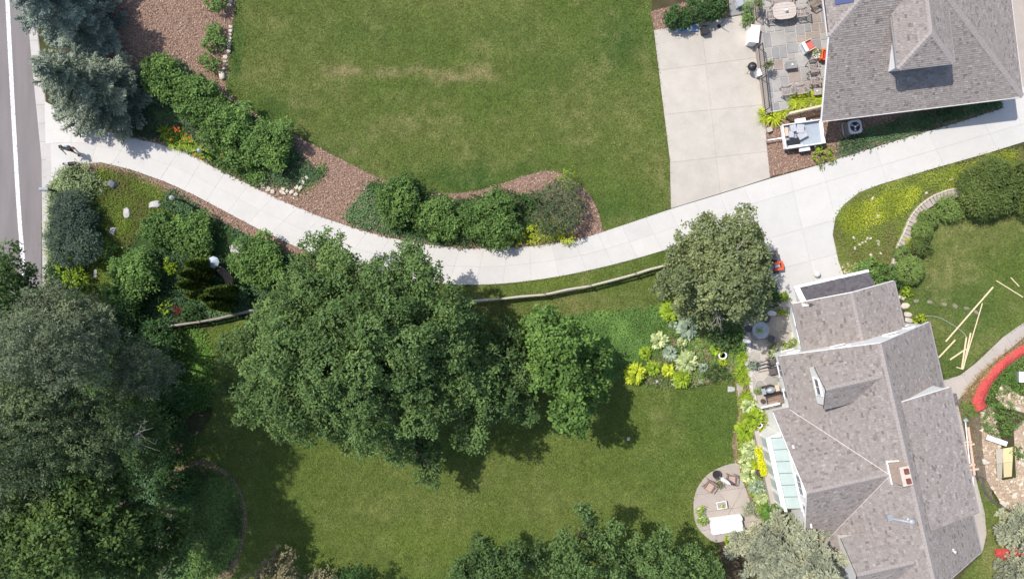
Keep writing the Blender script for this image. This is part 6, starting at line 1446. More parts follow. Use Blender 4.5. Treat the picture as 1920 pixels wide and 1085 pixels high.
# dark chair under the eaves, red cushioned armchair, orange chair
garden_chair('dark brown chair at the top beside the house', 1528, 4, TZ, R(-60), None, mat='post')
p = W(1516, 86, TZ + 0.5); root = thing('armchair', 'white wicker armchair with coral red cushion', 'armchair', (p.x, p.y, TZ), R(28))
m = MB(); m.box((0, 0, 0.2), (0.66, 0.66, 0.36)); m.build('frame', M['white'], root, bevel=0.02)
m = MB(); m.box((0.06, 0, 0.43), (0.5, 0.5, 0.12)); m.build('cushion', mat_plain('coral red cushion', (0.55, 0.13, 0.11), 0.85, 0.1, 8), root, bevel=0.03)
m = MB(); m.box((-0.3, 0, 0.62), (0.2, 0.64, 0.55), rot=Matrix.Rotation(R(-14), 3, 'Y')); m.build('backrest', M['white'], root, bevel=0.04)
for s in (-1, 1): m = MB(); m.box((0.03, s * 0.305, 0.5), (0.6, 0.06, 0.28)); m.build('armrest', M['lumber_red'], root, bevel=0.01)
p = W(1548, 103, TZ + 0.5); root = thing('armchair', 'orange and red armchair half under the eaves', 'armchair', (p.x, p.y, TZ), R(-5))
m = MB(); m.box((0, 0, 0.22), (0.5, 0.6, 0.4)); m.build('seat', mat_plain('red seat fabric', (0.45, 0.05, 0.035), 0.8, 0.1, 8), root, bevel=0.02)
m = MB(); m.box((-0.26, 0, 0.42), (0.07, 0.62, 0.5)); m.build('backrest', mat_plain('orange frame', (0.75, 0.16, 0.03), 0.5, 0.08, 8), root)
for s in (-1, 1): m = MB(); m.box((0, s * 0.29, 0.5), (0.5, 0.05, 0.06)); m.build('armrest', bpy.data.materials['orange frame'], root)
# planter pot, fire table, side table, storage bench, grill, hanging baskets
def pot(label, px, py, z, r, h, mat, fol_m, seed, plant_r=None, name='planter_pot', rim=True, n=120):
    p = W(px, py, z + h); root = thing(name, label, 'planter', (p.x, p.y, z)); m = MB()
    m.lathe((0, 0, 0), [(r * 0.7, 0), (r * 0.98, h * 0.92), (r * 1.06, h * 0.93), (r * 1.06, h), (r * 0.88, h), (r * 0.86, h * 0.9)], 18); m.build('pot', mat, root)
    m = MB(); m.lathe((0, 0, h * 0.8), [(r * 0.8, 0), (r * 0.8, 0.03)], 14); m.build('soil', M['mulch'], root)
    if fol_m is not None:
        rng = np.random.default_rng(seed); vq, v = lobes_leaves([(0, 0, h + (plant_r or r) * 0.35, plant_r or r, plant_r or r, (plant_r or r) * 0.8)], rng, cl_per_m2=n / 3, per=7, L=0.12, Wd=0.06); np_mesh('foliage', vq, 4, fol_m, root, v)
    return root
M['potbrown'] = mat_plain('dark brown pot', (0.075, 0.055, 0.04), 0.6, 0.2, 8); M['potgrey'] = mat_plain('stone grey pot', (0.38, 0.36, 0.33), 0.8, 0.12, 8)
pot('white pot with speckled plant by the coral armchair', 1532, 101, TZ, 0.27, 0.4, M['white'], G['olive'], 1, 0.25)
p = W(1484, 122, TZ + 0.4); root = thing('fire_table', 'low grey stone fire table on the upper terrace', 'table', (p.x, p.y, TZ), R(7))
m = MB(); m.box((0, 0, 0.2), (0.58, 0.36, 0.4)); m.build('base', M['potgrey'], root); m = MB(); m.box((0, 0, 0.425), (0.66, 0.44, 0.05)); m.build('top', M['flag0'], root)
m = MB(); m.lathe((0.03, 0, 0.45), [(0.03, 0), (0.06, 0.04), (0.05, 0.05)], 10); m.build('dish', M['white'], root)
p = W(1533, 172, TZ + 0.42); root = thing('side_table', 'small square teak side table at the grass row', 'table', (p.x, p.y, TZ), R(8))
m = MB(); m.box((0, 0, 0.42), (0.46, 0.4, 0.03)); m.build('top', M['wood_grey'], root)
for sx in (-1, 1):
    for sy in (-1, 1): m = MB(); m.box((sx * 0.19, sy * 0.16, 0.2), (0.04, 0.04, 0.405)); m.build('leg', M['wood_grey'], root)
p = W(1532, 171, TZ + 0.48); root = thing('cup', 'white cup lying on the small side table', 'cup', (p.x, p.y, TZ + 0.436)); m = MB(); m.lathe((0, 0, 0), [(0.035, 0), (0.045, 0.09), (0.03, 0.09)], 10); m.build('body', M['white'], root); m = MB(); m.box((0.06, 0, 0.04), (0.06, 0.02, 0.05)); m.build('handle', M['white'], root)
p = W(1412, 124, 0.95); root = thing('kettle_grill', 'black kettle grill at the terrace wall', 'grill', (p.x, p.y, 0))
m = MB(); m.lathe((0, 0, 0.55), [(0.08, 0), (0.22, 0.08), (0.28, 0.2), (0.28, 0.24)], 18); m.build('bowl', M['black'], root, smooth=True)
m = MB(); m.lathe((0, 0, 0.8), [(0.285, 0), (0.26, 0.1), (0.17, 0.19), (0.05, 0.22)], 18); m.build('lid', M['black'], root, smooth=True)
m = MB(); m.tube([(-0.06, 0, 1.0), (-0.05, 0, 1.06), (0.05, 0, 1.06), (0.06, 0, 1.0)], 0.014, 6); m.build('handle', M['metal_grey'], root)
for i in range(3): a = i * 2.094; m = MB(); m.tube([(0.12 * math.cos(a), 0.12 * math.sin(a), 0.6), (0.28 * math.cos(a), 0.28 * math.sin(a), 0)], 0.013, 6); m.build('leg', M['black'], root)
p = W(1423, 136, 0.6); root = thing('propane_box', 'white plastic box behind the kettle grill', 'box', (p.x, p.y, 0), R(20)); m = MB(); m.box((0, 0, 0.3), (0.25, 0.4, 0.6)); m.build('body', M['white'], root, bevel=0.03); m = MB(); m.box((0, 0, 0.62), (0.27, 0.42, 0.04)); m.build('lid', M['white'], root)
def basket(label, px, py, z, seed):
    p = W(px, py, z); root = thing('hanging_basket', label, 'planter', (p.x, p.y, z - 0.25)); m = MB(); m.lathe((0, 0, 0), [(0.08, 0), (0.17, 0.1), (0.19, 0.2), (0.16, 0.2)], 14); m.build('pot', M['potbrown'], root)
    rng = np.random.default_rng(seed); vq, v = lobes_leaves([(0, 0, 0.22, 0.26, 0.26, 0.2)], rng, cl_per_m2=60, per=7, L=0.13, Wd=0.05); np_mesh('foliage', vq, 4, G['olive'], root, v)
    m = MB(); m.tube([(-0.32, -0.05, 0.0), (-0.3, -0.05, 0.62), (-0.15, 0, 0.66), (0, 0, 0.2)], 0.012, 5); m.build('hook', M['black'], root)
basket('hanging basket on the long terrace railing', 1441, 121, 1.5, 81); basket('hanging basket at the top end of the terrace railing', 1424, 6, 1.5, 82)
# trellis bench by the grass row
A = W(1480, 212, 1.15); B = W(1546, 197, 1.15); root = thing('wooden_trellis', 'pale wooden slatted screen by the grass row', 'trellis', (A.x, A.y, 0))
A.z = B.z = 0; d = (B - A).normalized(); nn_ = Vector((d.y, -d.x, 0))
m = MB(); m.bar(A + ZU * 1.15, B + ZU * 1.15, 0.12, 0.05); m.build('top_board', M['lumber'], root, world=True)
for i in range(12): q = A.lerp(B, (i + 0.5) / 12); m = MB(); m.bar(q + ZU * 0.1, q + ZU * 1.12, 0.08, 0.025); m.build('slat', M['rail'], root, world=True)
for t in (0.02, 0.98): q = A.lerp(B, t); m = MB(); m.box(q + ZU * 0.58 + nn_ * 0.06, (0.08, 0.08, 1.16)); m.build('post', M['rail'], root, world=True)

# ------------------------------------------------------------------ things by the hedge
p = W(1290, 54, 0.25); root = thing('folded_umbrella', 'blue folded patio umbrella lying by the hedge', 'umbrella', (p.x, p.y, 0), R(10))
M['blue'] = mat_plain('faded blue canvas', (0.22, 0.33, 0.55), 0.8, 0.18, 6, stretch=(1, 8, 8))
for k in range(5):
    a = -0.5 + k * 0.25; m = MB(); m.tube([(-0.62, 0.1 * a, 0.14), (0, 0.2 * a, 0.18), (0.62, 0.32 * a, 0.15)], [0.05, 0.055, 0.06], 7); m.build('canopy_fold', M['blue'], root)
m = MB(); m.tube([(-0.8, 0, 0.14), (0.68, 0, 0.16)], 0.022, 8); m.build('pole', M['white'], root); m = MB(); m.lathe((0.12, 0, 0.0), [(0.16, 0.09), (0.17, 0.2), (0.15, 0.27)], 12); m.build('strap', M['white'], root)
p = W(1323, 55, 0.55); root = thing('storage_bin', 'dark brown storage bin in the hedge shade', 'bin', (p.x, p.y, 0), R(8))
m = MB(); m.box((0, 0, 0.27), (0.42, 0.42, 0.54), taper=1.06); m.build('body', M['potbrown'], root); m = MB(); m.box((0, 0, 0.56), (0.48, 0.48, 0.05)); m.build('lid', M['black'], root); m = MB(); m.box((0, -0.245, 0.52), (0.12, 0.02, 0.05)); m.build('latch', M['metal_grey'], root)
p = W(1348, 50, 0); root = thing('garden_stake', 'thin black stake at the right end of the hedge', 'stake', tuple(p)); m = MB(); m.tube([(0, 0, 0), (0, 0, 1.3)], 0.018, 6); m.build('pole', M['black'], root); m = MB(); m.lathe((0, 0, 0), [(0.14, 0), (0.14, 0.03), (0.03, 0.06)], 10); m.build('foot', M['black'], root)
p = W(1387, 4, 0.5); root = thing('metal_rack', 'grey wire rack on the stone landing', 'rack', (p.x, p.y, 0), R(20))
for z in (0.15, 0.5):
    m = MB(); m.box((0, 0, z), (0.42, 0.5, 0.02)); m.build('shelf', M['metal_grey'], root)
for sx in (-1, 1):
    for sy in (-1, 1): m = MB(); m.tube([(sx * 0.2, sy * 0.24, 0), (sx * 0.2, sy * 0.24, 0.56)], 0.014, 6); m.build('leg', M['metal_grey'], root)
p = W(303, 103); root = thing('landscape_light', 'small dark ground light on the upper mulch bed', 'lamp', tuple(p), R(-15)); m = MB(); m.box((0, 0, 0.12), (0.3, 0.14, 0.16)); m.build('housing', M['black'], root, bevel=0.02); m = MB(); m.box((0, -0.08, 0.14), (0.24, 0.02, 0.1)); m.build('lens', M['metal_grey'], root)
m = MB(); m.tube([(0, 0, -0.05), (0, 0, 0.1)], 0.02, 6); m.build('stake', M['black'], root)

# ------------------------------------------------------------------ utility trailer
p = W(1505, 252, 0.75); TR = R(8.5); root = thing('utility_trailer', 'white utility trailer loaded with grey blocks', 'trailer', (p.x, p.y, 0), TR)
M['bed'] = mat_plain('grey painted steel bed', (0.33, 0.37, 0.41), 0.45, 0.1, 4); lx, ly = 2.35, 1.45
m = MB(); m.box((0, 0, 0.5), (lx, ly, 0.06)); m.build('bed', M['bed'], root)
for s in (-1, 1):
    m = MB(); m.box((0, s * (ly / 2), 0.68), (lx, 0.05, 0.4)); m.build('side_panel', M['white'], root)
    m = MB(); m.box((0.05, s * (ly / 2 + 0.17), 0.6), (0.55, 0.24, 0.05)); m.box((0.05 - 0.3, s * (ly / 2 + 0.17), 0.54), (0.05, 0.24, 0.14)); m.box((0.05 + 0.3, s * (ly / 2 + 0.17), 0.54), (0.05, 0.24, 0.14)); m.build('fender', M['white'], root)
    m = MB(); m.tube([(0.05, s * (ly / 2 + 0.08), 0.28), (0.05, s * (ly / 2 + 0.26), 0.28)], 0.28, 18); wl = m.build('wheel', M['black'], root); m = MB(); m.tube([(0.05, s * (ly / 2 + 0.255), 0.28), (0.05, s * (ly / 2 + 0.275), 0.28)], 0.15, 14); m.build('rim', M['metal_grey'], wl)
    m = MB(); m.lathe((0.75, s * (ly / 2 + 0.1), 0.45), [(0.05, 0), (0.05, 0.08)], 8); m.build('marker_light', M['white'], root)
m = MB(); m.box((-lx / 2, 0, 0.68), (0.06, ly, 0.4)); m.build('front_panel', M['white'], root)
m = MB(); m.box((lx / 2 + 0.06, 0, 0.7), (0.2, ly + 0.02, 0.05)); m.box((lx / 2 + 0.03, 0, 0.6), (0.06, ly, 0.34)); m.build('tailgate', M['white'], root)
m = MB(); m.bar((-lx / 2, 0, 0.48), (-lx / 2 - 0.95, 0, 0.45), 0.07, 0.08); m.build('tongue', M['white'], root); m = MB(); m.box((-lx / 2 - 0.98, 0, 0.5), (0.16, 0.1, 0.08)); m.build('coupler', M['metal_grey'], root)
def load(name, label, x, y, sx, sy, sz, rz, mat, cat):
    c = Matrix.Rotation(TR, 3, 'Z') @ Vector((x, y, 0)); r = thing(name, label, cat, (p.x + c.x, p.y + c.y, 0.535), TR + rz); m = MB(); m.box((0, 0, sz / 2), (sx, sy, sz)); m.build('body', mat, r, bevel=0.03); return r
M['tarp'] = mat_plain('grey foam', (0.40, 0.41, 0.43), 0.85, 0.12, 5)
for i, (x, y, sx, sy, sz, rz, l) in enumerate([(-0.52, 0.45, 0.38, 0.45, 0.3, 0.1, 'grey foam block at the front of the trailer'), (-0.1, 0.35, 0.45, 0.55, 0.34, -0.2, 'grey foam block in the middle of the trailer'), (-0.02, -0.05, 0.6, 0.42, 0.3, 0.35, 'tilted grey foam block nearest the empty bed'), (-0.68, 0.1, 0.3, 0.4, 0.26, -0.1, 'small grey foam block against the trailer side')]):
    load('foam_block', l, x, y, sx, sy, sz, rz, M['tarp'], 'block')
load('black_bag', 'black bag in the lower front corner of the trailer', -0.6, -0.4, 0.75, 0.45, 0.24, 0.1, M['black'], 'bag'); load('firewood_bundle', 'tan bundle in the upper front corner of the trailer', -0.95, 0.3, 0.22, 0.55, 0.25, 0.0, M['lumber_red'], 'bundle'); load('foam_sheet', 'white sheet along the lower trailer side', -0.55, -0.63, 0.9, 0.1, 0.3, 0.0, M['white'], 'sheet')
p = W(1443, 243, 0.3); root = thing('concrete_block', 'pale concrete block at the trailer tongue', 'block', (p.x, p.y, 0), R(20)); m = MB(); m.box((0, 0, 0.15), (0.3, 0.26, 0.3)); m.build('body', M['potgrey'], root, bevel=0.01); m = MB(); m.box((0, 0, 0.31), (0.33, 0.29, 0.03)); m.build('cap', M['conc_path'], root)
# condenser
p = W(1603, 238, 0.8); root = thing('air_conditioner', 'grey air conditioner condenser with fan beside the upper house', 'air conditioner', (p.x, p.y, 0), R(9))
m = MB(); m.box((0, 0, 0.4), (0.78, 0.78, 0.8)); m.build('cabinet', mat_plain('brown grey louvred cabinet', (0.20, 0.185, 0.175), 0.6, 0.15, 6, stretch=(1, 1, 20)), root)
m = MB(); n = 24
for ring in range(1):
    O = [sup(2 * math.pi * i / n, 0.41, 0.41, 0.4) for i in range(n)]; I = [(0.31 * math.cos(2 * math.pi * i / n), 0.31 * math.sin(2 * math.pi * i / n)) for i in range(n)]
    m.add([(x, y, 0.85) for x, y in O] + [(x, y, 0.85) for x, y in I] + [(x, y, 0.8) for x, y in O] + [(x, y, 0.8) for x, y in I], [(i, (i + 1) % n, n + (i + 1) % n, n + i) for i in range(n)] + [(2 * n + i, 2 * n + (i + 1) % n, (i + 1) % n, i) for i in range(n)] + [(n + i, n + (i + 1) % n, 3 * n + (i + 1) % n, 3 * n + i) for i in range(n)])
m.build('top_panel', mat_plain('light grey condenser top', (0.50, 0.49, 0.48), 0.5), root)
m = MB(); m.lathe((0, 0, 0.803), [(0.3, 0), (0.3, 0.008)], 20); m.build('fan_well', M['black'], root)
for i in range(3): a = i * 2.094 + 0.4; m = MB(); m.slab3([(0.05 * math.cos(a), 0.05 * math.sin(a), 0.83), (0.26 * math.cos(a - 0.3), 0.26 * math.sin(a - 0.3), 0.82), (0.27 * math.cos(a + 0.35), 0.27 * math.sin(a + 0.35), 0.85), (0.08 * math.cos(a + 0.8), 0.08 * math.sin(a + 0.8), 0.85)][:3], 0.01); m.build('fan_blade', M['metal_grey'], root)
m = MB(); m.lathe((0, 0, 0.82), [(0.06, 0), (0.06, 0.05), (0.02, 0.06)], 12); m.build('fan_hub', M['white'], root)
m = MB(); m.box((0, 0, 0.03), (0.95, 0.95, 0.06)); m.build('pad', M['conc_old'], root)

# ------------------------------------------------------------------ apron: bin, orange cart, globe lamp
p = W(1450, 477, 0.9); root = thing('wheelie_bin', 'dark brown wheeled bin at the apron edge', 'bin', (p.x, p.y, 0), R(12))
m = MB(); m.box((0, 0, 0.45), (0.5, 0.42, 0.84), taper=1.12); m.build('body', M['potbrown'], root); m = MB(); m.box((0, 0, 0.9), (0.6, 0.5, 0.06)); m.build('lid', mat_plain('brown bin lid', (0.10, 0.085, 0.08), 0.5, 0.1, 6), root, bevel=0.02)
for s in (-1, 1): m = MB(); m.tube([(-0.25, s * 0.2, 0.12), (-0.25, s * 0.26, 0.12)], 0.12, 12); m.build('wheel', M['black'], root)
m = MB(); m.tube([(-0.34, -0.2, 0.88), (-0.34, 0.2, 0.88)], 0.018, 6); m.build('handle', M['black'], root)
p = W(1458, 499, 0.6); root = thing('snow_blower', 'orange machine parked beside the dark bin', 'machine', (p.x, p.y, 0), R(10)); M['orange'] = mat_plain('orange paint', (0.70, 0.10, 0.03), 0.4, 0.08, 6, spec=0.5)
m = MB(); m.box((0.1, 0.2, 0.4), (0.55, 0.16, 0.4)); m.box((0.1, -0.2, 0.4), (0.55, 0.16, 0.4)); m.box((0.33, 0, 0.4), (0.14, 0.3, 0.4)); m.build('housing', M['orange'], root, bevel=0.03)
m = MB(); m.box((0, 0, 0.42), (0.34, 0.22, 0.4)); m.build('engine', M['metal_grey'], root, bevel=0.03); m = MB(); m.tube([(-0.15, -0.22, 0.5), (-0.6, -0.22, 0.9), (-0.6, 0.22, 0.9), (-0.15, 0.22, 0.5)], 0.016, 6); m.build('handle', M['black'], root)
for s in (-1, 1): m = MB(); m.tube([(-0.05, s * 0.3, 0.2), (-0.05, s * 0.42, 0.2)], 0.2, 14); m.build('wheel', M['black'], root)
p = W(1554, 532, 0.3); root = thing('globe_lamp', 'round white globe at the pent roof gutter', 'lamp', tuple(hp(4.15, -4.05, 0))); m = MB(); m.lathe((0, 0, 0.05), [(0.1, 0), (0.16, 0.06), (0.2, 0.2), (0.16, 0.34), (0.06, 0.4), (0.01, 0.405)], 16); m.build('globe', mat_plain('clouded glass', (0.6, 0.6, 0.58), 0.2, 0.1, 5, spec=0.6), root, smooth=True); m = MB(); m.lathe((0, 0, 0.0), [(0.12, 0), (0.1, 0.06)], 12); m.build('base', M['metal_grey'], root)
# wooden ladder on the garage side
A = hp(7.95, -2.7, 0); B = hp(8.1, 0.0, 0); root = thing('wooden_ladder', 'wooden ladder lying on trestles beside the garage', 'ladder', tuple(A)); s = (B - A).normalized().cross(ZU)
for k in (-1, 1): m = MB(); m.bar(A + ZU * 1.2 + s * 0.16 * k, B + ZU * 1.2 + s * 0.16 * k, 0.05, 0.07); m.build('rail', M['lumber_red'], root, world=True)
for i in range(8): q = A.lerp(B, (i + 0.5) / 8) + ZU * 1.2; m = MB(); m.bar(q - s * 0.15, q + s * 0.15, 0.04, 0.03); m.build('rung', M['lumber_red'], root, world=True)
for t in (0.15, 0.85): q = A.lerp(B, t); m = MB(); m.bar(q - s * 0.22 + ZU * 1.14, q + s * 0.22 + ZU * 1.14, 0.06, 0.05); m.bar(q - s * 0.2, q - s * 0.2 + ZU * 1.12, 0.05, 0.05); m.bar(q + s * 0.2, q + s * 0.2 + ZU * 1.12, 0.05, 0.05); m.build('trestle', M['lumber_red'], root, world=True)

# ------------------------------------------------------------------ lower terrace of irregular stone
LT = [(p.x, p.y) for p in WL([(1390, 612), (1412, 580), (1470, 562), (1500, 600), (1512, 668), (1470, 680), (1480, 742), (1468, 772), (1424, 772), (1408, 745), (1399, 690)])]
lt = thing('stone_terrace', 'irregular flagstone terrace beside the lower house', 'terrace', tuple(W(1440, 670)))
m = MB(); m.prism(LT, 0, 0.1); m.build('base', bpy.data.materials['pale mortar'], lt, world=True)
rg = np.random.default_rng(90); xs = [a for a, b in LT]; ys = [b for a, b in LT]
pts = []
while len(pts) < 62:
    q = (rg.uniform(min(xs), max(xs)), rg.uniform(min(ys), max(ys)))
    if all((q[0] - a) ** 2 + (q[1] - b) ** 2 > 0.2 for a, b in pts): pts.append(q)
LTs = LT
M['flagt'] = [mat_concrete('warm flagstone %d' % i, c, 0.1, 0.25) for i, c in enumerate([(0.41, 0.375, 0.325), (0.47, 0.42, 0.36), (0.36, 0.335, 0.30)])]
for i, (x, y) in enumerate(pts):
    P = [(x - 2, y - 2), (x + 2, y - 2), (x + 2, y + 2), (x - 2, y + 2)]
    for j, (a, b) in enumerate(pts):
        if i == j: continue
        mx, my = (x + a) / 2, (y + b) / 2; dx, dy = a - x, b - y
        # keep the side nearer to (x,y): polygon as huge convex half plane
        L_ = math.hypot(dx, dy)
        if L_ > 3: continue
        ux, uy = -dy / L_, dx / L_; hx, hy = dx / L_, dy / L_
        half = [(mx - ux * 9 - hx * 18, my - uy * 9 - hy * 18), (mx - ux * 9, my - uy * 9), (mx + ux * 9, my + uy * 9), (mx + ux * 9 - hx * 18, my + uy * 9 - hy * 18)]
        P = clip2(P, half)
        if len(P) < 3: break
    if len(P) < 3: continue
    k = pip(np.array([p_[0] for p_ in P]), np.array([p_[1] for p_ in P]), LT)
    if k.sum() < len(P) * 0.7: continue
    P = [p_ for p_, kk in zip(P, k) if kk]
    if len(P) < 3: continue
    add_slab(lt, P, 0.06, 0.13 + rg.normal() * 0.004, M['flagt'][int(rg.integers(0, 3))], 0.05, 'flagstone')
LZ = 0.13
p = W(1427, 619, LZ + 0.72); root = thing('round_table', 'round glass table on the lower terrace', 'table', (p.x, p.y, LZ))
m = MB(); m.lathe((0, 0, 0.7), [(0.5, 0), (0.52, 0.01), (0.5, 0.02)], 28); m.build('glass_top', mat_plain('blue grey table glass', (0.34, 0.37, 0.38), 0.3, 0.1, 3, spec=0.3), root)
m = MB(); m.tube([(0, 0, 0), (0, 0, 0.7)], 0.03, 8); m.build('column', M['black'], root); m = MB(); m.lathe((0, 0, 0), [(0.26, 0), (0.26, 0.02), (0.05, 0.05)], 16); m.build('foot', M['black'], root)
pot('small green centrepiece on the round glass table', 1424, 619, LZ + 0.725, 0.08, 0.1, M['potgrey'], G['limeg'], 3, 0.11, 'centrepiece')
def wire_chair(label, px, py, rz):
    p = W(px, py, LZ + 0.45); root = thing('wire_chair', label, 'chair', (p.x, p.y, LZ), rz, 'dark wire chairs of the lower terrace')
    m = MB(); m.lathe((0, 0, 0.43), [(0.23, 0), (0.23, 0.015)], 16); m.build('seat', mat_plain('dark mesh seat', (0.08, 0.08, 0.085), 0.6) if 'dark mesh seat' not in bpy.data.materials else bpy.data.materials['dark mesh seat'], root)
    m = MB(); m.tube([(0.21 * math.cos(t), 0.21 * math.sin(t) + 0.03, 0.45 + 0.42 * math.sin((t - 0.1) / 2.94 * math.pi) ** 0.4) for t in np.linspace(0.1, 3.04, 11)], 0.012, 6); m.build('backrest', M['black'], root)
    for i in range(4): a = 0.785 + i * 1.571; m = MB(); m.tube([(0.17 * math.cos(a), 0.17 * math.sin(a), 0.43), (0.23 * math.cos(a), 0.23 * math.sin(a), 0)], 0.011, 5); m.build('leg', M['black'], root)
wire_chair('wire chair left of the round glass table', 1404, 616, R(100)); wire_chair('wire chair at the lower right of the round glass table', 1446, 635, R(-130)); wire_chair('wire chair above the round glass table', 1437, 598, R(0))
# closed white parasols
def parasol(label, px, py, z, h, cv, lean, group=None):
    p = W(px, py, z); root = thing('closed_parasol', label, 'parasol', (p.x, p.y, z), 0, group); lv = Vector((lean[0], lean[1], 0))
    top = Vector((0, 0, h)) + lv * h
    m = MB(); m.tube([(0, 0, 0), top], 0.025, 8); m.build('pole', M['lumber'] if cv == 'tan' else M['white'], root)
    m = MB(); m.tube([Vector((0, 0, h * 0.42)) + lv * h * 0.42, Vector((0, 0, h * 0.5)) + lv * h * 0.5, Vector((0, 0, h * 0.8)) + lv * h * 0.8, top], [0.16, 0.15, 0.11, 0.03], 9); m.build('canopy', M['white'], root)
    m = MB(); m.lathe((0, 0, 0), [(0.26, 0), (0.26, 0.06), (0.06, 0.1), (0.05, 0.28)], 16); m.build('base', M['stone_dark'], root)
parasol('closed white parasol at the upper end of the lower terrace', 1436, 586, LZ, 2.0, '', (0, 0)); parasol('closed white parasol at the left side of the lower terrace', 1390, 637, LZ, 2.0, '', (0, 0))
parasol('closed white parasol on the small round patio', 1346, 892, 0.05, 2.1, '', (0.1, 0.0))
# pots of the terrace
P_ = [('dark pot with grassy plant at the garage corner', 1463, 584, 0.18, G['lime']), ('grey pot at the door of the garage wing', 1472, 588, 0.15, G['limeg']), ('round dark potted shrub on the terrace', 1451, 651, 0.28, G['olive']), ('pale potted hosta beside the dark shrub', 1447, 663, 0.24, G['hosta']), ('pot of lime plants at the house corner', 1472, 650, 0.28, G['limeg']), ('small pot of lime plants against the white wall', 1486, 641, 0.2, G['limeg']), ('pot of blue plants at the left rim of the terrace', 1411, 683, 0.25, G['hostab']), ('tan pot at the left rim of the terrace', 1400, 682, 0.14, None), ('potted flowers against the house wall', 1462, 710, 0.16, G['olive']), ('silver round pot at the lower terrace corner', 1431, 752, 0.18, None), ('clipped potted ball at the terrace grill', 1421, 735, 0.2, G['yewl'])]
for i, (l, x, y, r, g_) in enumerate(P_[:-1]): pot(l, x, y, LZ, r * 0.8, 0.32, M['potgrey'] if i % 3 else M['potbrown'], g_, 95 + i, r)
# black arch, grill and cushioned chairs
p = W(1452, 680, LZ + 0.4); 
def cushion_chair(label, px, py, rz):
    p = W(px, py, LZ + 0.45); root = thing('patio_chair', label, 'chair', (p.x, p.y, LZ), rz, 'dark patio chairs against the lower house')
    m = MB(); m.box((0, 0, 0.42), (0.46, 0.46, 0.08)); m.build('seat', mat_plain('dark patterned cushion', (0.11, 0.095, 0.09), 0.85, 0.5, 16), root, bevel=0.02) if 'dark patterned cushion' not in bpy.data.materials else m.build('seat', bpy.data.materials['dark patterned cushion'], root, bevel=0.02)
    m = MB(); m.box((0, 0.25, 0.68), (0.46, 0.07, 0.5), rot=Matrix.Rotation(R(-12), 3, 'X')); m.build('backrest', bpy.data.materials['dark patterned cushion'], root, bevel=0.02)
    for sx in (-1, 1):
        for sy in (-1, 1): m = MB(); m.tube([(sx * 0.2, sy * 0.2, 0.38), (sx * 0.22, sy * 0.22, 0)], 0.014, 6); m.build('leg', M['black'], root)
        m = MB(); m.tube([(sx * 0.25, -0.2, 0.6), (sx * 0.25, 0.25, 0.62)], 0.016, 6); m.build('armrest', M['black'], root)
cushion_chair('upper dark patio chair against the lower house', 1447, 677, R(-80)); cushion_chair('lower dark patio chair against the lower house', 1449, 695, R(-80))
p = W(1425, 683, LZ); root = thing('garden_arch', 'black metal plant stand with three bars on the terrace', 'plant stand', (p.x, p.y, LZ), R(12))
for i in range(3): m = MB(); m.tube([(-0.4, 0.22 - i * 0.2, 0.7), (0.42, 0.25 - i * 0.22, 0.7)], 0.022, 6); m.build('bar', M['black'], root)
for sx in (-1, 1): m = MB(); m.tube([(sx * 0.4, 0.24, 0), (sx * 0.4, 0.24, 0.72), (sx * 0.4, -0.2, 0.72), (sx * 0.4, -0.2, 0)], 0.018, 6); m.build('side_frame', M['black'], root)
p = W(1446, 731, LZ + 0.9); root = thing('grill_cart', 'stainless grill cart at the lower end of the terrace', 'grill', (p.x, p.y, LZ), R(14))
m = MB(); m.box((0, 0, 0.4), (0.6, 0.4, 0.75)); m.build('cabinet', M['black'], root); m = MB(); m.lathe((0, 0, 0.78), [(0.3, 0), (0.3, 0.08), (0.22, 0.2), (0.05, 0.24)], 16, sy=0.65); m.build('lid', M['metal_grey'], root, smooth=True)
for s in (-1, 1): m = MB(); m.box((s * 0.42, 0, 0.76), (0.26, 0.36, 0.03)); m.build('side_shelf', M['metal_grey'] if s < 0 else M['lumber_red'], root)
p = W(1452, 748, LZ + 0.5); root = thing('garden_sofa', 'brown slatted sofa with black back rail below the grill', 'sofa', (p.x, p.y, LZ), R(14)); M['brownwood'] = mat_plain('brown wood slat', (0.24, 0.165, 0.12), 0.7, 0.2, 8)
for i in range(4): m = MB(); m.box((0, -0.28 + i * 0.15, 0.4), (0.95, 0.13, 0.04)); m.build('seat_slat', M['brownwood'], root)
m = MB(); m.tube([(-0.55, 0.33, 0.8), (-0.3, 0.38, 0.86), (0.3, 0.38, 0.86), (0.55, 0.33, 0.8)], 0.035, 7); m.box((0, 0.35, 0.6), (1.0, 0.03, 0.34)); m.build('backrest', M['black'], root)
for sx in (-1, 1): m = MB(); m.tube([(sx * 0.5, -0.3, 0), (sx * 0.5, -0.3, 0.6), (sx * 0.5, 0.3, 0.64), (sx * 0.5, 0.33, 0)], 0.02, 6); m.build('leg', M['black'], root)
# white porch ledge and fence board of the house corner
p = W(1470, 757); root = thing('porch_step', 'white porch ledge between the terrace and the wing', 'step', tuple(hp(-0.2, 2.75, 0)), R(12.77)); m = MB(); m.box((-0.45, 0, 0.14), (1.1, 0.6, 0.28)); m.build('tread', M['conc_path'], root); m = MB(); m.box((-0.5, -0.36, 0.5), (1.2, 0.1, 1.0)); m.build('parapet', M['white'], root)

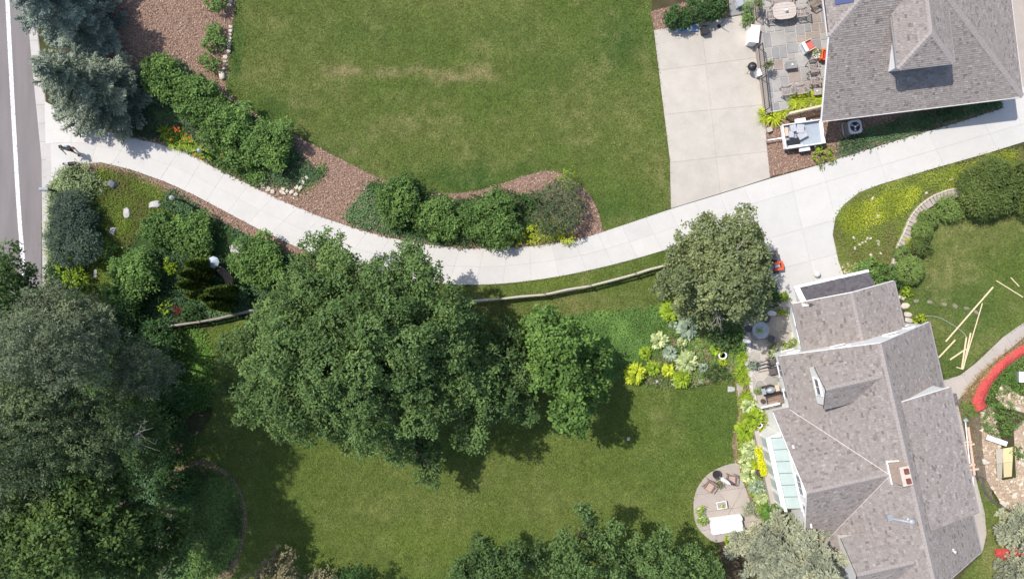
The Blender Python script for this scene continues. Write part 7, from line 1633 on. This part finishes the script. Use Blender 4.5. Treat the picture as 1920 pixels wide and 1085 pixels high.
# ------------------------------------------------------------------ small round patio
RP = catmull([(1300, 952), (1303, 925), (1316, 900), (1340, 880), (1380, 867), (1388, 884), (1398, 915), (1412, 948), (1440, 985), (1420, 998), (1380, 1005), (1345, 1016), (1322, 1004), (1305, 982)], 4, True)
rp = sheet('round_patio', RP, 0.014, M['joint'])
slab_field(rp, [(p.x, p.y) for p in WL(RP)], [pl((1352, 928), (1382, 965)), pl((1390, 918), (1370, 955)), pl((1300, 928), (1350, 920)), pl((1374, 952), (1420, 946)), pl((1310, 995), (1365, 985))], 0.003, 0.05, M['conc_tan'], 0.012)
def folding_chair(label, px, py, rz):
    p = W(px, py, 0.45); root = thing('folding_chair', label, 'chair', (p.x, p.y, 0.05), rz, 'wooden sling chairs on the round patio'); w = M['brownwood']
    m = MB(); m.slab3([(-0.24, -0.24, 0.42), (0.24, -0.24, 0.42), (0.24, 0.22, 0.4), (-0.24, 0.22, 0.4)], 0.02); m.build('seat', mat_plain('pinkish sling', (0.42, 0.30, 0.25), 0.85, 0.1, 8) if 'pinkish sling' not in bpy.data.materials else bpy.data.materials['pinkish sling'], root)
    m = MB(); m.slab3([(-0.22, 0.24, 0.45), (0.22, 0.24, 0.45), (0.22, 0.36, 0.85), (-0.22, 0.36, 0.85)], 0.02); m.build('backrest', bpy.data.materials['pinkish sling'], root)
    for s in (-1, 1):
        m = MB(); m.bar((s * 0.27, -0.28, 0.43), (s * 0.27, 0.3, 0.41), 0.035, 0.04); m.build('side_rail', w, root); m = MB(); m.bar((s * 0.27, -0.3, 0), (s * 0.27, 0.3, 0.62), 0.03, 0.04); m.build('leg', w, root); m = MB(); m.bar((s * 0.25, 0.3, 0), (s * 0.25, 0.38, 0.9), 0.03, 0.04); m.build('leg', w, root); m = MB(); m.bar((s * 0.3, -0.26, 0.62), (s * 0.3, 0.32, 0.62), 0.05, 0.025); m.build('armrest', w, root)
    for y_, z_ in ((-0.26, 0.42), (0.38, 0.88)): m = MB(); m.bar((-0.27, y_, z_), (0.27, y_, z_), 0.035, 0.04); m.build('crossbar', w, root)
folding_chair('left wooden sling chair on the round patio', 1330, 912, R(-35)); folding_chair('right wooden sling chair on the round patio', 1371, 899, R(-5))
p = W(1344, 889, 0.4); root = thing('fire_bowl', 'round dark fire bowl on the round patio', 'fire bowl', (p.x, p.y, 0.05)); m = MB(); m.lathe((0, 0, 0.1), [(0.12, 0), (0.24, 0.14), (0.27, 0.26), (0.24, 0.26), (0.1, 0.1)], 20); m.build('bowl', M['potbrown'], root); m = MB(); m.lathe((0, 0, 0.33), [(0.2, 0), (0.2, 0.01)], 16); m.build('grate', M['black'], root)
for i in range(3): a = i * 2.094; m = MB(); m.tube([(0.12 * math.cos(a), 0.12 * math.sin(a), 0.14), (0.18 * math.cos(a), 0.18 * math.sin(a), 0)], 0.014, 5); m.build('leg', M['black'], root)
pot('low round planter beside the parasol on the round patio', 1350, 907, 0.05, 0.26, 0.22, M['potgrey'], G['olive'], 121, 0.2)
p = W(1353, 946, 0.4); root = thing('tray_table', 'white square tray table on the round patio', 'table', (p.x, p.y, 0.05), R(10)); m = MB(); m.box((0, 0, 0.35), (0.54, 0.4, 0.02)); m.build('tray', M['wood_grey'], root)
for a, b, sx, sy in ((0, 0.21, 0.62, 0.04), (0, -0.21, 0.62, 0.04), (0.29, 0, 0.04, 0.38), (-0.29, 0, 0.04, 0.38)): m = MB(); m.box((a, b, 0.39), (sx, sy, 0.07)); m.build('rim', M['white'], root)
for sx in (-1, 1):
    for sy in (-1, 1): m = MB(); m.box((sx * 0.24, sy * 0.17, 0.17), (0.035, 0.035, 0.345)); m.build('leg', M['white'], root)
pot('tiny lime plant on the white tray table', 1354, 948, 0.41, 0.07, 0.08, M['white'], G['lime'], 122, 0.09, 'centrepiece')
pot('upper bright potted plant at the rim of the round patio', 1312, 956, 0.05, 0.17, 0.3, M['white'], G['limeg'], 123, 0.26); pot('lower bright potted plant at the rim of the round patio', 1316, 973, 0.05, 0.17, 0.3, M['white'], G['limeg'], 124, 0.26)
p = W(1364, 985, 0.5); root = thing('covered_sofa', 'outdoor sofa under a white cover on the round patio', 'sofa', (p.x, p.y, 0.05), R(8))
def cover_mesh():
    bm = bmesh.new(); nx, ny = 30, 16; rg = np.random.default_rng(8); V = [[None] * (ny + 1) for _ in range(nx + 1)]
    for i in range(nx + 1):
        for j in range(ny + 1):
            x = -1.0 + 2.0 * i / nx; y = -0.52 + 1.04 * j / ny; e = max(abs(x) / 0.93, abs(y) / 0.45)
            z = 0.52 + (0.16 if y > 0.2 else 0.0) + 0.025 * float(vnoise([x * 3], [y * 3], 0.6)[0])
            if e > 1: z = max(0.02, z - (e - 1) * 5.5); 
            s = 1.0 if e <= 1 else 1 - 0.02 * (e - 1)
            V[i][j] = bm.verts.new((x * s + rg.normal() * 0.006, y * s + rg.normal() * 0.006, z))
    for i in range(nx):
        for j in range(ny): bm.faces.new((V[i][j], V[i + 1][j], V[i + 1][j + 1], V[i][j + 1]))
    me = bpy.data.meshes.new('cover'); bm.to_mesh(me); bm.free(); me.polygons.foreach_set('use_smooth', [True] * len(me.polygons)); return me
addobj('cover', cover_mesh(), M['white'], root)
m = MB(); m.box((0, 0, 0.25), (1.8, 0.84, 0.42)); m.build('sofa_body', M['brownwood'], root)
p = W(1427, 885, 0.45); pot('dark round pot standing in the foundation bed', 1427, 885, 0.0, 0.3, 0.45, M['potbrown'], None, 130)
def ring_pot(label, px, py, r, seed):
    p = W(px, py, 0.3); root = thing('planter_pot', label, 'planter', (p.x, p.y, 0)); m = MB(); m.lathe((0, 0, 0), [(r * 0.6, 0), (r, 0.3), (r, 0.34), (r * 0.78, 0.34), (r * 0.7, 0.24)], 16, sy=0.85); m.build('pot', M['white'], root); m = MB(); m.lathe((0, 0, 0.22), [(r * 0.72, 0), (r * 0.72, 0.02)], 12, sy=0.85); m.build('soil', M['black'], root)
ring_pot('white ring planter in the right part of the hosta bed', 1355, 666, 0.27, 1); ring_pot('white ring planter at the top of the foundation bed', 1424, 797, 0.19, 2); ring_pot('white ring planter at the lower tip of the foundation bed', 1462, 963, 0.17, 3)
# yellow flower box on the sunroom
A = hp(-1.98, 5.55, 0); B = hp(-1.98, 7.25, 0); root = thing('flower_box', 'long box of yellow flowers on the sunroom wall', 'planter', tuple(A)); m = MB(); m.bar(A + ZU * 0.65, B + ZU * 0.65, 0.24, 0.24); m.build('box', M['white'], root, world=True)
rg = np.random.default_rng(131); d = (B - A); n = 900; t = rg.random(n); q = np.array(A)[None] * 0 + np.stack([d.x * t, d.y * t, 0.78 + 0.12 * rg.random(n)], 1) + np.stack([rg.normal(size=n) * 0.1, rg.normal(size=n) * 0.06, np.zeros(n)], 1)
np_mesh('flowers', leaf_quads(q, unit(rg.normal(size=(n, 3))), unit(rg.normal(size=(n, 3)) * 0.4 + np.array([0, 0, 1])), np.full(n, 0.1), np.full(n, 0.08)), 4, G['yellow'], root, np.repeat(rg.random(n), 4))

# ------------------------------------------------------------------ lumber, hose, netting and building waste on the right
LUM = [((1862, 538), (1773, 640), 0.06, 'longest board lying across the right lawn'), ((1842, 568), (1805, 692), 0.12, 'long thin board of the fan pile on the right lawn'), ((1791, 637), (1760, 670), 0.06, 'short board nearest the lower house'), ((1820, 624), (1806, 690), 0.06, 'right board of the fan pile'), ((1812, 632), (1803, 691), 0.10, 'left board of the fan pile'), ((1811, 654), (1781, 674), 0.08, 'short board pointing to the house from the fan pile'), ((1868, 526), (1918, 557), 0.05, 'thin board at the right edge of the lawn'), ((1895, 520), (1911, 537), 0.05, 'shortest stick at the right edge of the lawn'), ((1793, 688), (1806, 692), 0.14, 'small offcut at the foot of the fan pile')]
for i, (a, b, z, l) in enumerate(LUM):
    A = W(*a, z); B = W(*b, z); w = 0.09 if i not in (1, 6, 7, 8) else 0.055; m = MB(); c = (A + B) / 2; d = B - A
    m.box((0, 0, 0), (d.length, w, 0.04)); o = m.build('lumber_board', M['lumber'], None, bevel=0.004); o.location = c; o.rotation_euler = (0, 0, math.atan2(d.y, d.x)); tag(o, l, 'board', 'boards on the right lawn')
hz = catmull([(1736, 592), (1760, 595), (1785, 608), (1805, 622), (1812, 632)], 6); m = MB(); m.tube([W(x, y, 0.06) for x, y in hz], 0.02, 6); tag(m.build('garden_hose', mat_plain('pale green hose', (0.30, 0.36, 0.27), 0.5), None), 'pale garden hose curving over the right lawn', 'hose')
M['net'] = mat_plain('orange red plastic netting', (0.46, 0.066, 0.056), 0.75, 0.18, 9, 0.5, bscale=22)
def netting(label, cl, wd, seed):
    rg = np.random.default_rng(seed); c = catmull(cl, 8); n = len(c); k = 7; V = []
    for i in range(n):
        a = W(*c[max(0, i - 1)]); b = W(*c[min(n - 1, i + 1)]); p = W(*c[i]); d = (b - a).normalized(); s = Vector((-d.y, d.x, 0)); w = wd(i / (n - 1))
        for j in range(k):
            t = j / (k - 1) - 0.5; zz = 0.08 + 0.2 * max(0, math.cos(t * 3.0)) * (0.6 + 0.5 * float(vnoise([i * 0.3], [j * 0.4], 1.0, seed)[0])) + rg.normal() * 0.016
            q = p + s * (t * w) + Vector((rg.normal() * 0.012, rg.normal() * 0.012, zz)); V.append(tuple(q))
    fs = [(i * k + j, i * k + j + 1, (i + 1) * k + j + 1, (i + 1) * k + j) for i in range(n - 1) for j in range(k - 1)]
    me = bpy.data.meshes.new('safety_netting'); me.from_pydata(V, [], fs); o = addobj('safety_netting', me, M['net']); md = o.modifiers.new('s', 'SOLIDIFY'); md.thickness = 0.015
    return tag(o, label, 'netting')
netting('long orange safety netting beside the garden path', [(1945, 640), (1918, 655), (1890, 672), (1868, 692), (1850, 712), (1840, 732), (1833, 752), (1838, 766)], lambda t: 0.52 + 0.28 * t, 1)
netting('short piece of orange netting by the small spruce', [(1862, 1033), (1880, 1036), (1900, 1038), (1925, 1036)], lambda t: 0.3 + 0.5 * min(1, t * 2), 2)
for i, (x, y, l) in enumerate([(1924, 640, 'stake at the far end of the orange netting'), (1838, 768, 'stake at the lower end of the orange netting')]):
    p = W(x, y); root = thing('fence_stake', l, 'stake', tuple(p), 0, 'netting stakes'); m = MB(); m.tube([(0, 0, -0.05), (0, 0, 0.8)], 0.018, 6); m.build('pole', M['post'], root); m = MB(); m.lathe((0, 0, 0.78), [(0.03, 0), (0.03, 0.06), (0.01, 0.07)], 8); m.build('cap', M['net'], root)
PLY = [((1867, 842), (1880, 840), (1882, 895), (1870, 897), 'weathered grey plywood strip on the rubble', (0.42, 0.37, 0.29)), ((1881, 840), (1900, 837), (1897, 893), (1879, 895), 'yellow plywood sheet on the rubble', (0.62, 0.50, 0.27))]
for i, (a, b, c, d, l, col) in enumerate(PLY):
    root = thing('plywood_sheet', l, 'plywood', tuple(W(*a))); P = [tuple(W(x, y, 0.2)[:2]) for x, y in (a, b, c, d)]
    for k in range(2):
        f0, f1 = k / 2 + 0.004, (k + 1) / 2 - 0.004; V = [Vector(q) for q in P]; Q = [V[0].lerp(V[3], f0), V[1].lerp(V[2], f0), V[1].lerp(V[2], f1), V[0].lerp(V[3], f1)]
        m = MB(); m.prism([(q.x, q.y) for q in Q], 0.18, 0.2); m.build('board', mat_plain('plywood %d %d' % (i, k), tuple(x * (1 - 0.12 * k) for x in col), 0.8, 0.12, 5, stretch=(8, 1, 1)), root, world=True)
root = thing('white_board', 'white painted board leaning on the mounded bush', 'board', tuple(W(1869, 826))); m = MB(); a = W(1850, 819, 0.35); b = W(1888, 832, 0.35); m.bar(a, b, 0.3, 0.03); m.build('panel', M['white'], root, world=True); m = MB(); m.bar(a - ZU * 0.03, b - ZU * 0.03, 0.05, 0.05); m.build('batten', M['lumber'], root, world=True)
# pile of long boards beside the house wall
root = thing('lumber_pile', 'long boards on cross blocks along the lower house wall', 'lumber', tuple(W(1820, 850)))
for a, b, w, z in (((1815, 800), (1827, 890), 0.14, 0.32), ((1808, 826), (1819, 896), 0.1, 0.3), ((1803, 822), (1813, 880), 0.1, 0.25)):
    m = MB(); m.bar(W(*a, z), W(*b, z), w, 0.07); m.build('board', M['lumber_red'], root, world=True)
for a, b in (((1803, 829), (1822, 827)), ((1815, 873), (1828, 870))): m = MB(); m.bar(W(*a, 0.42), W(*b, 0.42), 0.1, 0.1); m.build('cross_block', M['lumber_red'], root, world=True)
for s in (0.1, 0.9): m = MB(); q = W(1812, 826, 0).lerp(W(1822, 884, 0), s); m.box(q + ZU * 0.12, (0.7, 0.12, 0.24), rz=0.1); m.build('block', M['lumber_red'], root, world=True)
root = thing('downspout_pole', 'white pole with pale green end cap along the house', 'pole', tuple(W(1811, 790))); m = MB(); m.tube([W(1810, 790, 0.55), W(1818, 868, 0.5)], 0.04, 8); m.build('pole', M['white'], root, world=True); m = MB(); m.tube([W(1809, 789, 0.5), W(1813, 786, 0.6)], 0.12, 10); m.build('end_cap', mat_plain('pale green plastic', (0.35, 0.46, 0.43), 0.5), root, world=True); m = MB(); m.box(W(1818, 868, 0.23), (0.1, 0.1, 0.46)); m.build('foot', M['lumber_red'], root, world=True)
root = thing('downspout_pole', 'thin white pole at the lower end of the house boards', 'pole', tuple(W(1825, 905))); m = MB(); m.tube([W(1824, 893, 0.35), W(1826, 925, 0.3)], 0.035, 8); m.build('pole', M['white'], root, world=True); m = MB(); m.box(W(1825, 908, 0.14), (0.1, 0.1, 0.28)); m.build('foot', M['lumber_red'], root, world=True)
m = MB(); m.tube([W(x, y, 0.06) for x, y in catmull([(1829, 892), (1845, 897), (1842, 910), (1850, 925), (1862, 940), (1880, 950), (1900, 960), (1930, 975)], 5)], 0.06, 7); tag(m.build('drain_pipe', mat_plain('dark corrugated pipe', (0.09, 0.085, 0.08), 0.7), None), 'dark corrugated drain pipe around the rubble', 'pipe')
p = W(1916, 706, 0.4); root = thing('utility_box', 'pale utility box at the right edge by the netting', 'box', (p.x, p.y, 0)); m = MB(); m.box((0, 0, 0.25), (0.45, 0.6, 0.5)); m.build('body', M['metal_grey'], root, bevel=0.02); m = MB(); m.box((0, 0, 0.53), (0.5, 0.66, 0.06)); m.build('lid', M['white'], root)
p = W(1790, 748, 0.3); root = thing('bicycle_rack', 'small dark iron bench at the house corner path', 'bench', (p.x, p.y, 0.03), R(-75))
for i in range(4): m = MB(); m.bar((-0.35, -0.12 + i * 0.08, 0.38), (0.35, -0.12 + i * 0.08, 0.38), 0.035, 0.02); m.build('slat', M['post'], root)
for sx in (-1, 1): m = MB(); m.tube([(sx * 0.3, -0.14, 0), (sx * 0.3, -0.14, 0.38), (sx * 0.3, 0.14, 0.38), (sx * 0.3, 0.14, 0)], 0.018, 6); m.build('leg', M['black'], root)
root.name = 'iron_bench'
boulder('white stone under the orange netting end', 1845, 772, 0.12, 0.09, 0.08, 'stone', 41)

# ------------------------------------------------------------------ person and dog
def skin_mesh(name, joints, edges, mat, parent, sub=2):
    me = bpy.data.meshes.new(name); me.from_pydata([j[:3] for j in joints], edges, []); o = bpy.data.objects.new(name, me); C.objects.link(o)
    md = o.modifiers.new('skin', 'SKIN'); 
    for i, j in enumerate(joints): r = j[3] if hasattr(j[3], '__len__') else (j[3], j[3]); me.skin_vertices[0].data[i].radius = r; me.skin_vertices[0].data[i].use_root = (i == 0)
    s = o.modifiers.new('sub', 'SUBSURF'); s.levels = sub; s.render_levels = sub
    dg = bpy.context.evaluated_depsgraph_get(); dg.update(); m2 = bpy.data.meshes.new_from_object(o.evaluated_get(dg)); bpy.data.objects.remove(o)
    m2.name = name; m2.materials.clear(); m2.polygons.foreach_set('use_smooth', [True] * len(m2.polygons)); return addobj(name, m2, mat, parent)
p = W(143, 284); root = thing('person', 'person in grey top and dark shorts walking across the drive entrance', 'person', (p.x, p.y, 0.036), R(15))
skin = mat_plain('skin', (0.40, 0.25, 0.18), 0.6, 0.06, 5)
# walking towards -y
J = [(0, 0, 0.93, (0.14, 0.10)), (0, 0, 1.15, (0.125, 0.09)), (0, -0.02, 1.38, (0.155, 0.095)), (0, -0.03, 1.48, (0.055, 0.055)), (0, -0.05, 1.56, (0.075, 0.085)), (0, -0.05, 1.66, (0.08, 0.095)), (0, -0.045, 1.74, (0.05, 0.06)),
     (0.09, -0.02, 0.88, 0.085), (0.095, -0.16, 0.5, 0.058), (0.095, -0.22, 0.09, 0.038), (0.095, -0.36, 0.04, 0.035),
     (-0.09, 0.03, 0.88, 0.085), (-0.095, 0.12, 0.5, 0.058), (-0.095, 0.28, 0.12, 0.038), (-0.095, 0.17, 0.05, 0.035),
     (0.18, -0.01, 1.4, 0.055), (0.23, 0.08, 1.14, 0.042), (0.23, -0.03, 0.92, 0.032), (0.22, -0.08, 0.85, 0.035),
     (-0.18, -0.01, 1.4, 0.055), (-0.23, -0.08, 1.14, 0.042), (-0.22, -0.22, 0.96, 0.032), (-0.21, -0.28, 0.92, 0.035)]
E_ = [(0, 1), (1, 2), (2, 3), (3, 4), (4, 5), (5, 6), (0, 7), (7, 8), (8, 9), (9, 10), (0, 11), (11, 12), (12, 13), (13, 14), (2, 15), (15, 16), (16, 17), (17, 18), (2, 19), (19, 20), (20, 21), (21, 22)]
for s, wr in ((1, 18), (-1, 22)):
    b = J[wr]
    for f in range(4): J.append((b[0] + s * 0.005 - 0.03 + 0.02 * f, b[1] - 0.03, b[2] - 0.09 + 0.01 * abs(f - 1.5), 0.009)); E_.append((wr, len(J) - 1))
    J.append((b[0] - s * 0.04, b[1] - 0.04, b[2] - 0.03, 0.01)); E_.append((wr, len(J) - 1))
skin_mesh('body', J, E_, skin, root)
skin_mesh('shirt', [(0, 0, 0.95, (0.165, 0.13)), (0, 0, 1.15, (0.155, 0.118)), (0, -0.02, 1.38, (0.18, 0.12)), (0, -0.025, 1.46, (0.08, 0.075)), (0.19, -0.01, 1.395, 0.075), (0.235, 0.06, 1.2, 0.062), (-0.19, -0.01, 1.395, 0.075), (-0.235, -0.06, 1.2, 0.062)], [(0, 1), (1, 2), (2, 3), (2, 4), (4, 5), (2, 6), (6, 7)], mat_plain('grey blue shirt', (0.30, 0.34, 0.40), 0.9, 0.1, 9), root)
skin_mesh('shorts', [(0, 0, 0.97, (0.165, 0.125)), (0, 0, 0.88, (0.16, 0.125)), (0.095, -0.05, 0.78, 0.11), (0.1, -0.13, 0.58, 0.1), (-0.095, 0.05, 0.78, 0.11), (-0.1, 0.11, 0.58, 0.1)], [(0, 1), (1, 2), (2, 3), (1, 4), (4, 5)], mat_plain('dark maroon shorts', (0.075, 0.03, 0.032), 0.9, 0.1, 9), root)
skin_mesh('hair', [(0, -0.03, 1.69, (0.088, 0.1)), (0, -0.03, 1.77, (0.07, 0.085)), (0, 0.03, 1.6, (0.07, 0.06))], [(0, 1), (0, 2)], mat_plain('dark hair', (0.02, 0.016, 0.014), 0.6, 0.2, 12), root)
for s, k in ((1, 10), (-1, 14)):
    skin_mesh('shoe', [(J[k][0], J[k][1] + 0.16, max(0.05, J[k][2] + 0.02), 0.05), (J[k][0], J[k][1] - 0.02, 0.045, 0.045)], [(0, 1)], M['black'], root, 1)
p = W(140, 309); root = thing('dog', 'black and white dog beside the walking person', 'dog', (p.x, p.y, 0.036), R(6))
D = [(0, 0, 0.40, 0.105), (-0.16, 0, 0.41, 0.12), (0.2, 0, 0.4, 0.1), (-0.27, 0, 0.5, 0.07), (-0.34, 0, 0.56, 0.075), (-0.45, 0, 0.53, 0.035), (0.3, 0, 0.44, 0.03), (0.42, 0, 0.54, 0.018),
     (-0.18, 0.08, 0.3, 0.05), (-0.19, 0.085, 0.14, 0.028), (-0.2, 0.085, 0.0, 0.03), (-0.18, -0.08, 0.3, 0.05), (-0.17, -0.085, 0.14, 0.028), (-0.18, -0.085, 0.0, 0.03),
     (0.19, 0.08, 0.3, 0.06), (0.27, 0.085, 0.15, 0.026), (0.24, 0.085, 0.0, 0.03), (0.19, -0.08, 0.3, 0.06), (0.25, -0.085, 0.15, 0.026), (0.21, -0.085, 0.0, 0.03), (-0.32, 0.06, 0.63, 0.02), (-0.32, -0.06, 0.63, 0.02)]
m_dog, ntd, nd, bd = newmat('black and white coat'); tcd = ntd.nodes.new('ShaderNodeTexCoord'); nsd = noise_node(ntd, 3.2, 2, 0.5, tcd.outputs['Object']); rrd = ramp_node(ntd, [(0.50, (0.02, 0.018, 0.018)), (0.56, (0.62, 0.6, 0.57))], nsd.outputs[0]); ntd.links.new(rrd.outputs[0], bd.inputs['Base Color'])
skin_mesh('body', D, [(0, 1), (0, 2), (1, 3), (3, 4), (4, 5), (2, 6), (6, 7), (1, 8), (8, 9), (9, 10), (1, 11), (11, 12), (12, 13), (2, 14), (14, 15), (15, 16), (2, 17), (17, 18), (18, 19), (4, 20), (4, 21)], m_dog, root)
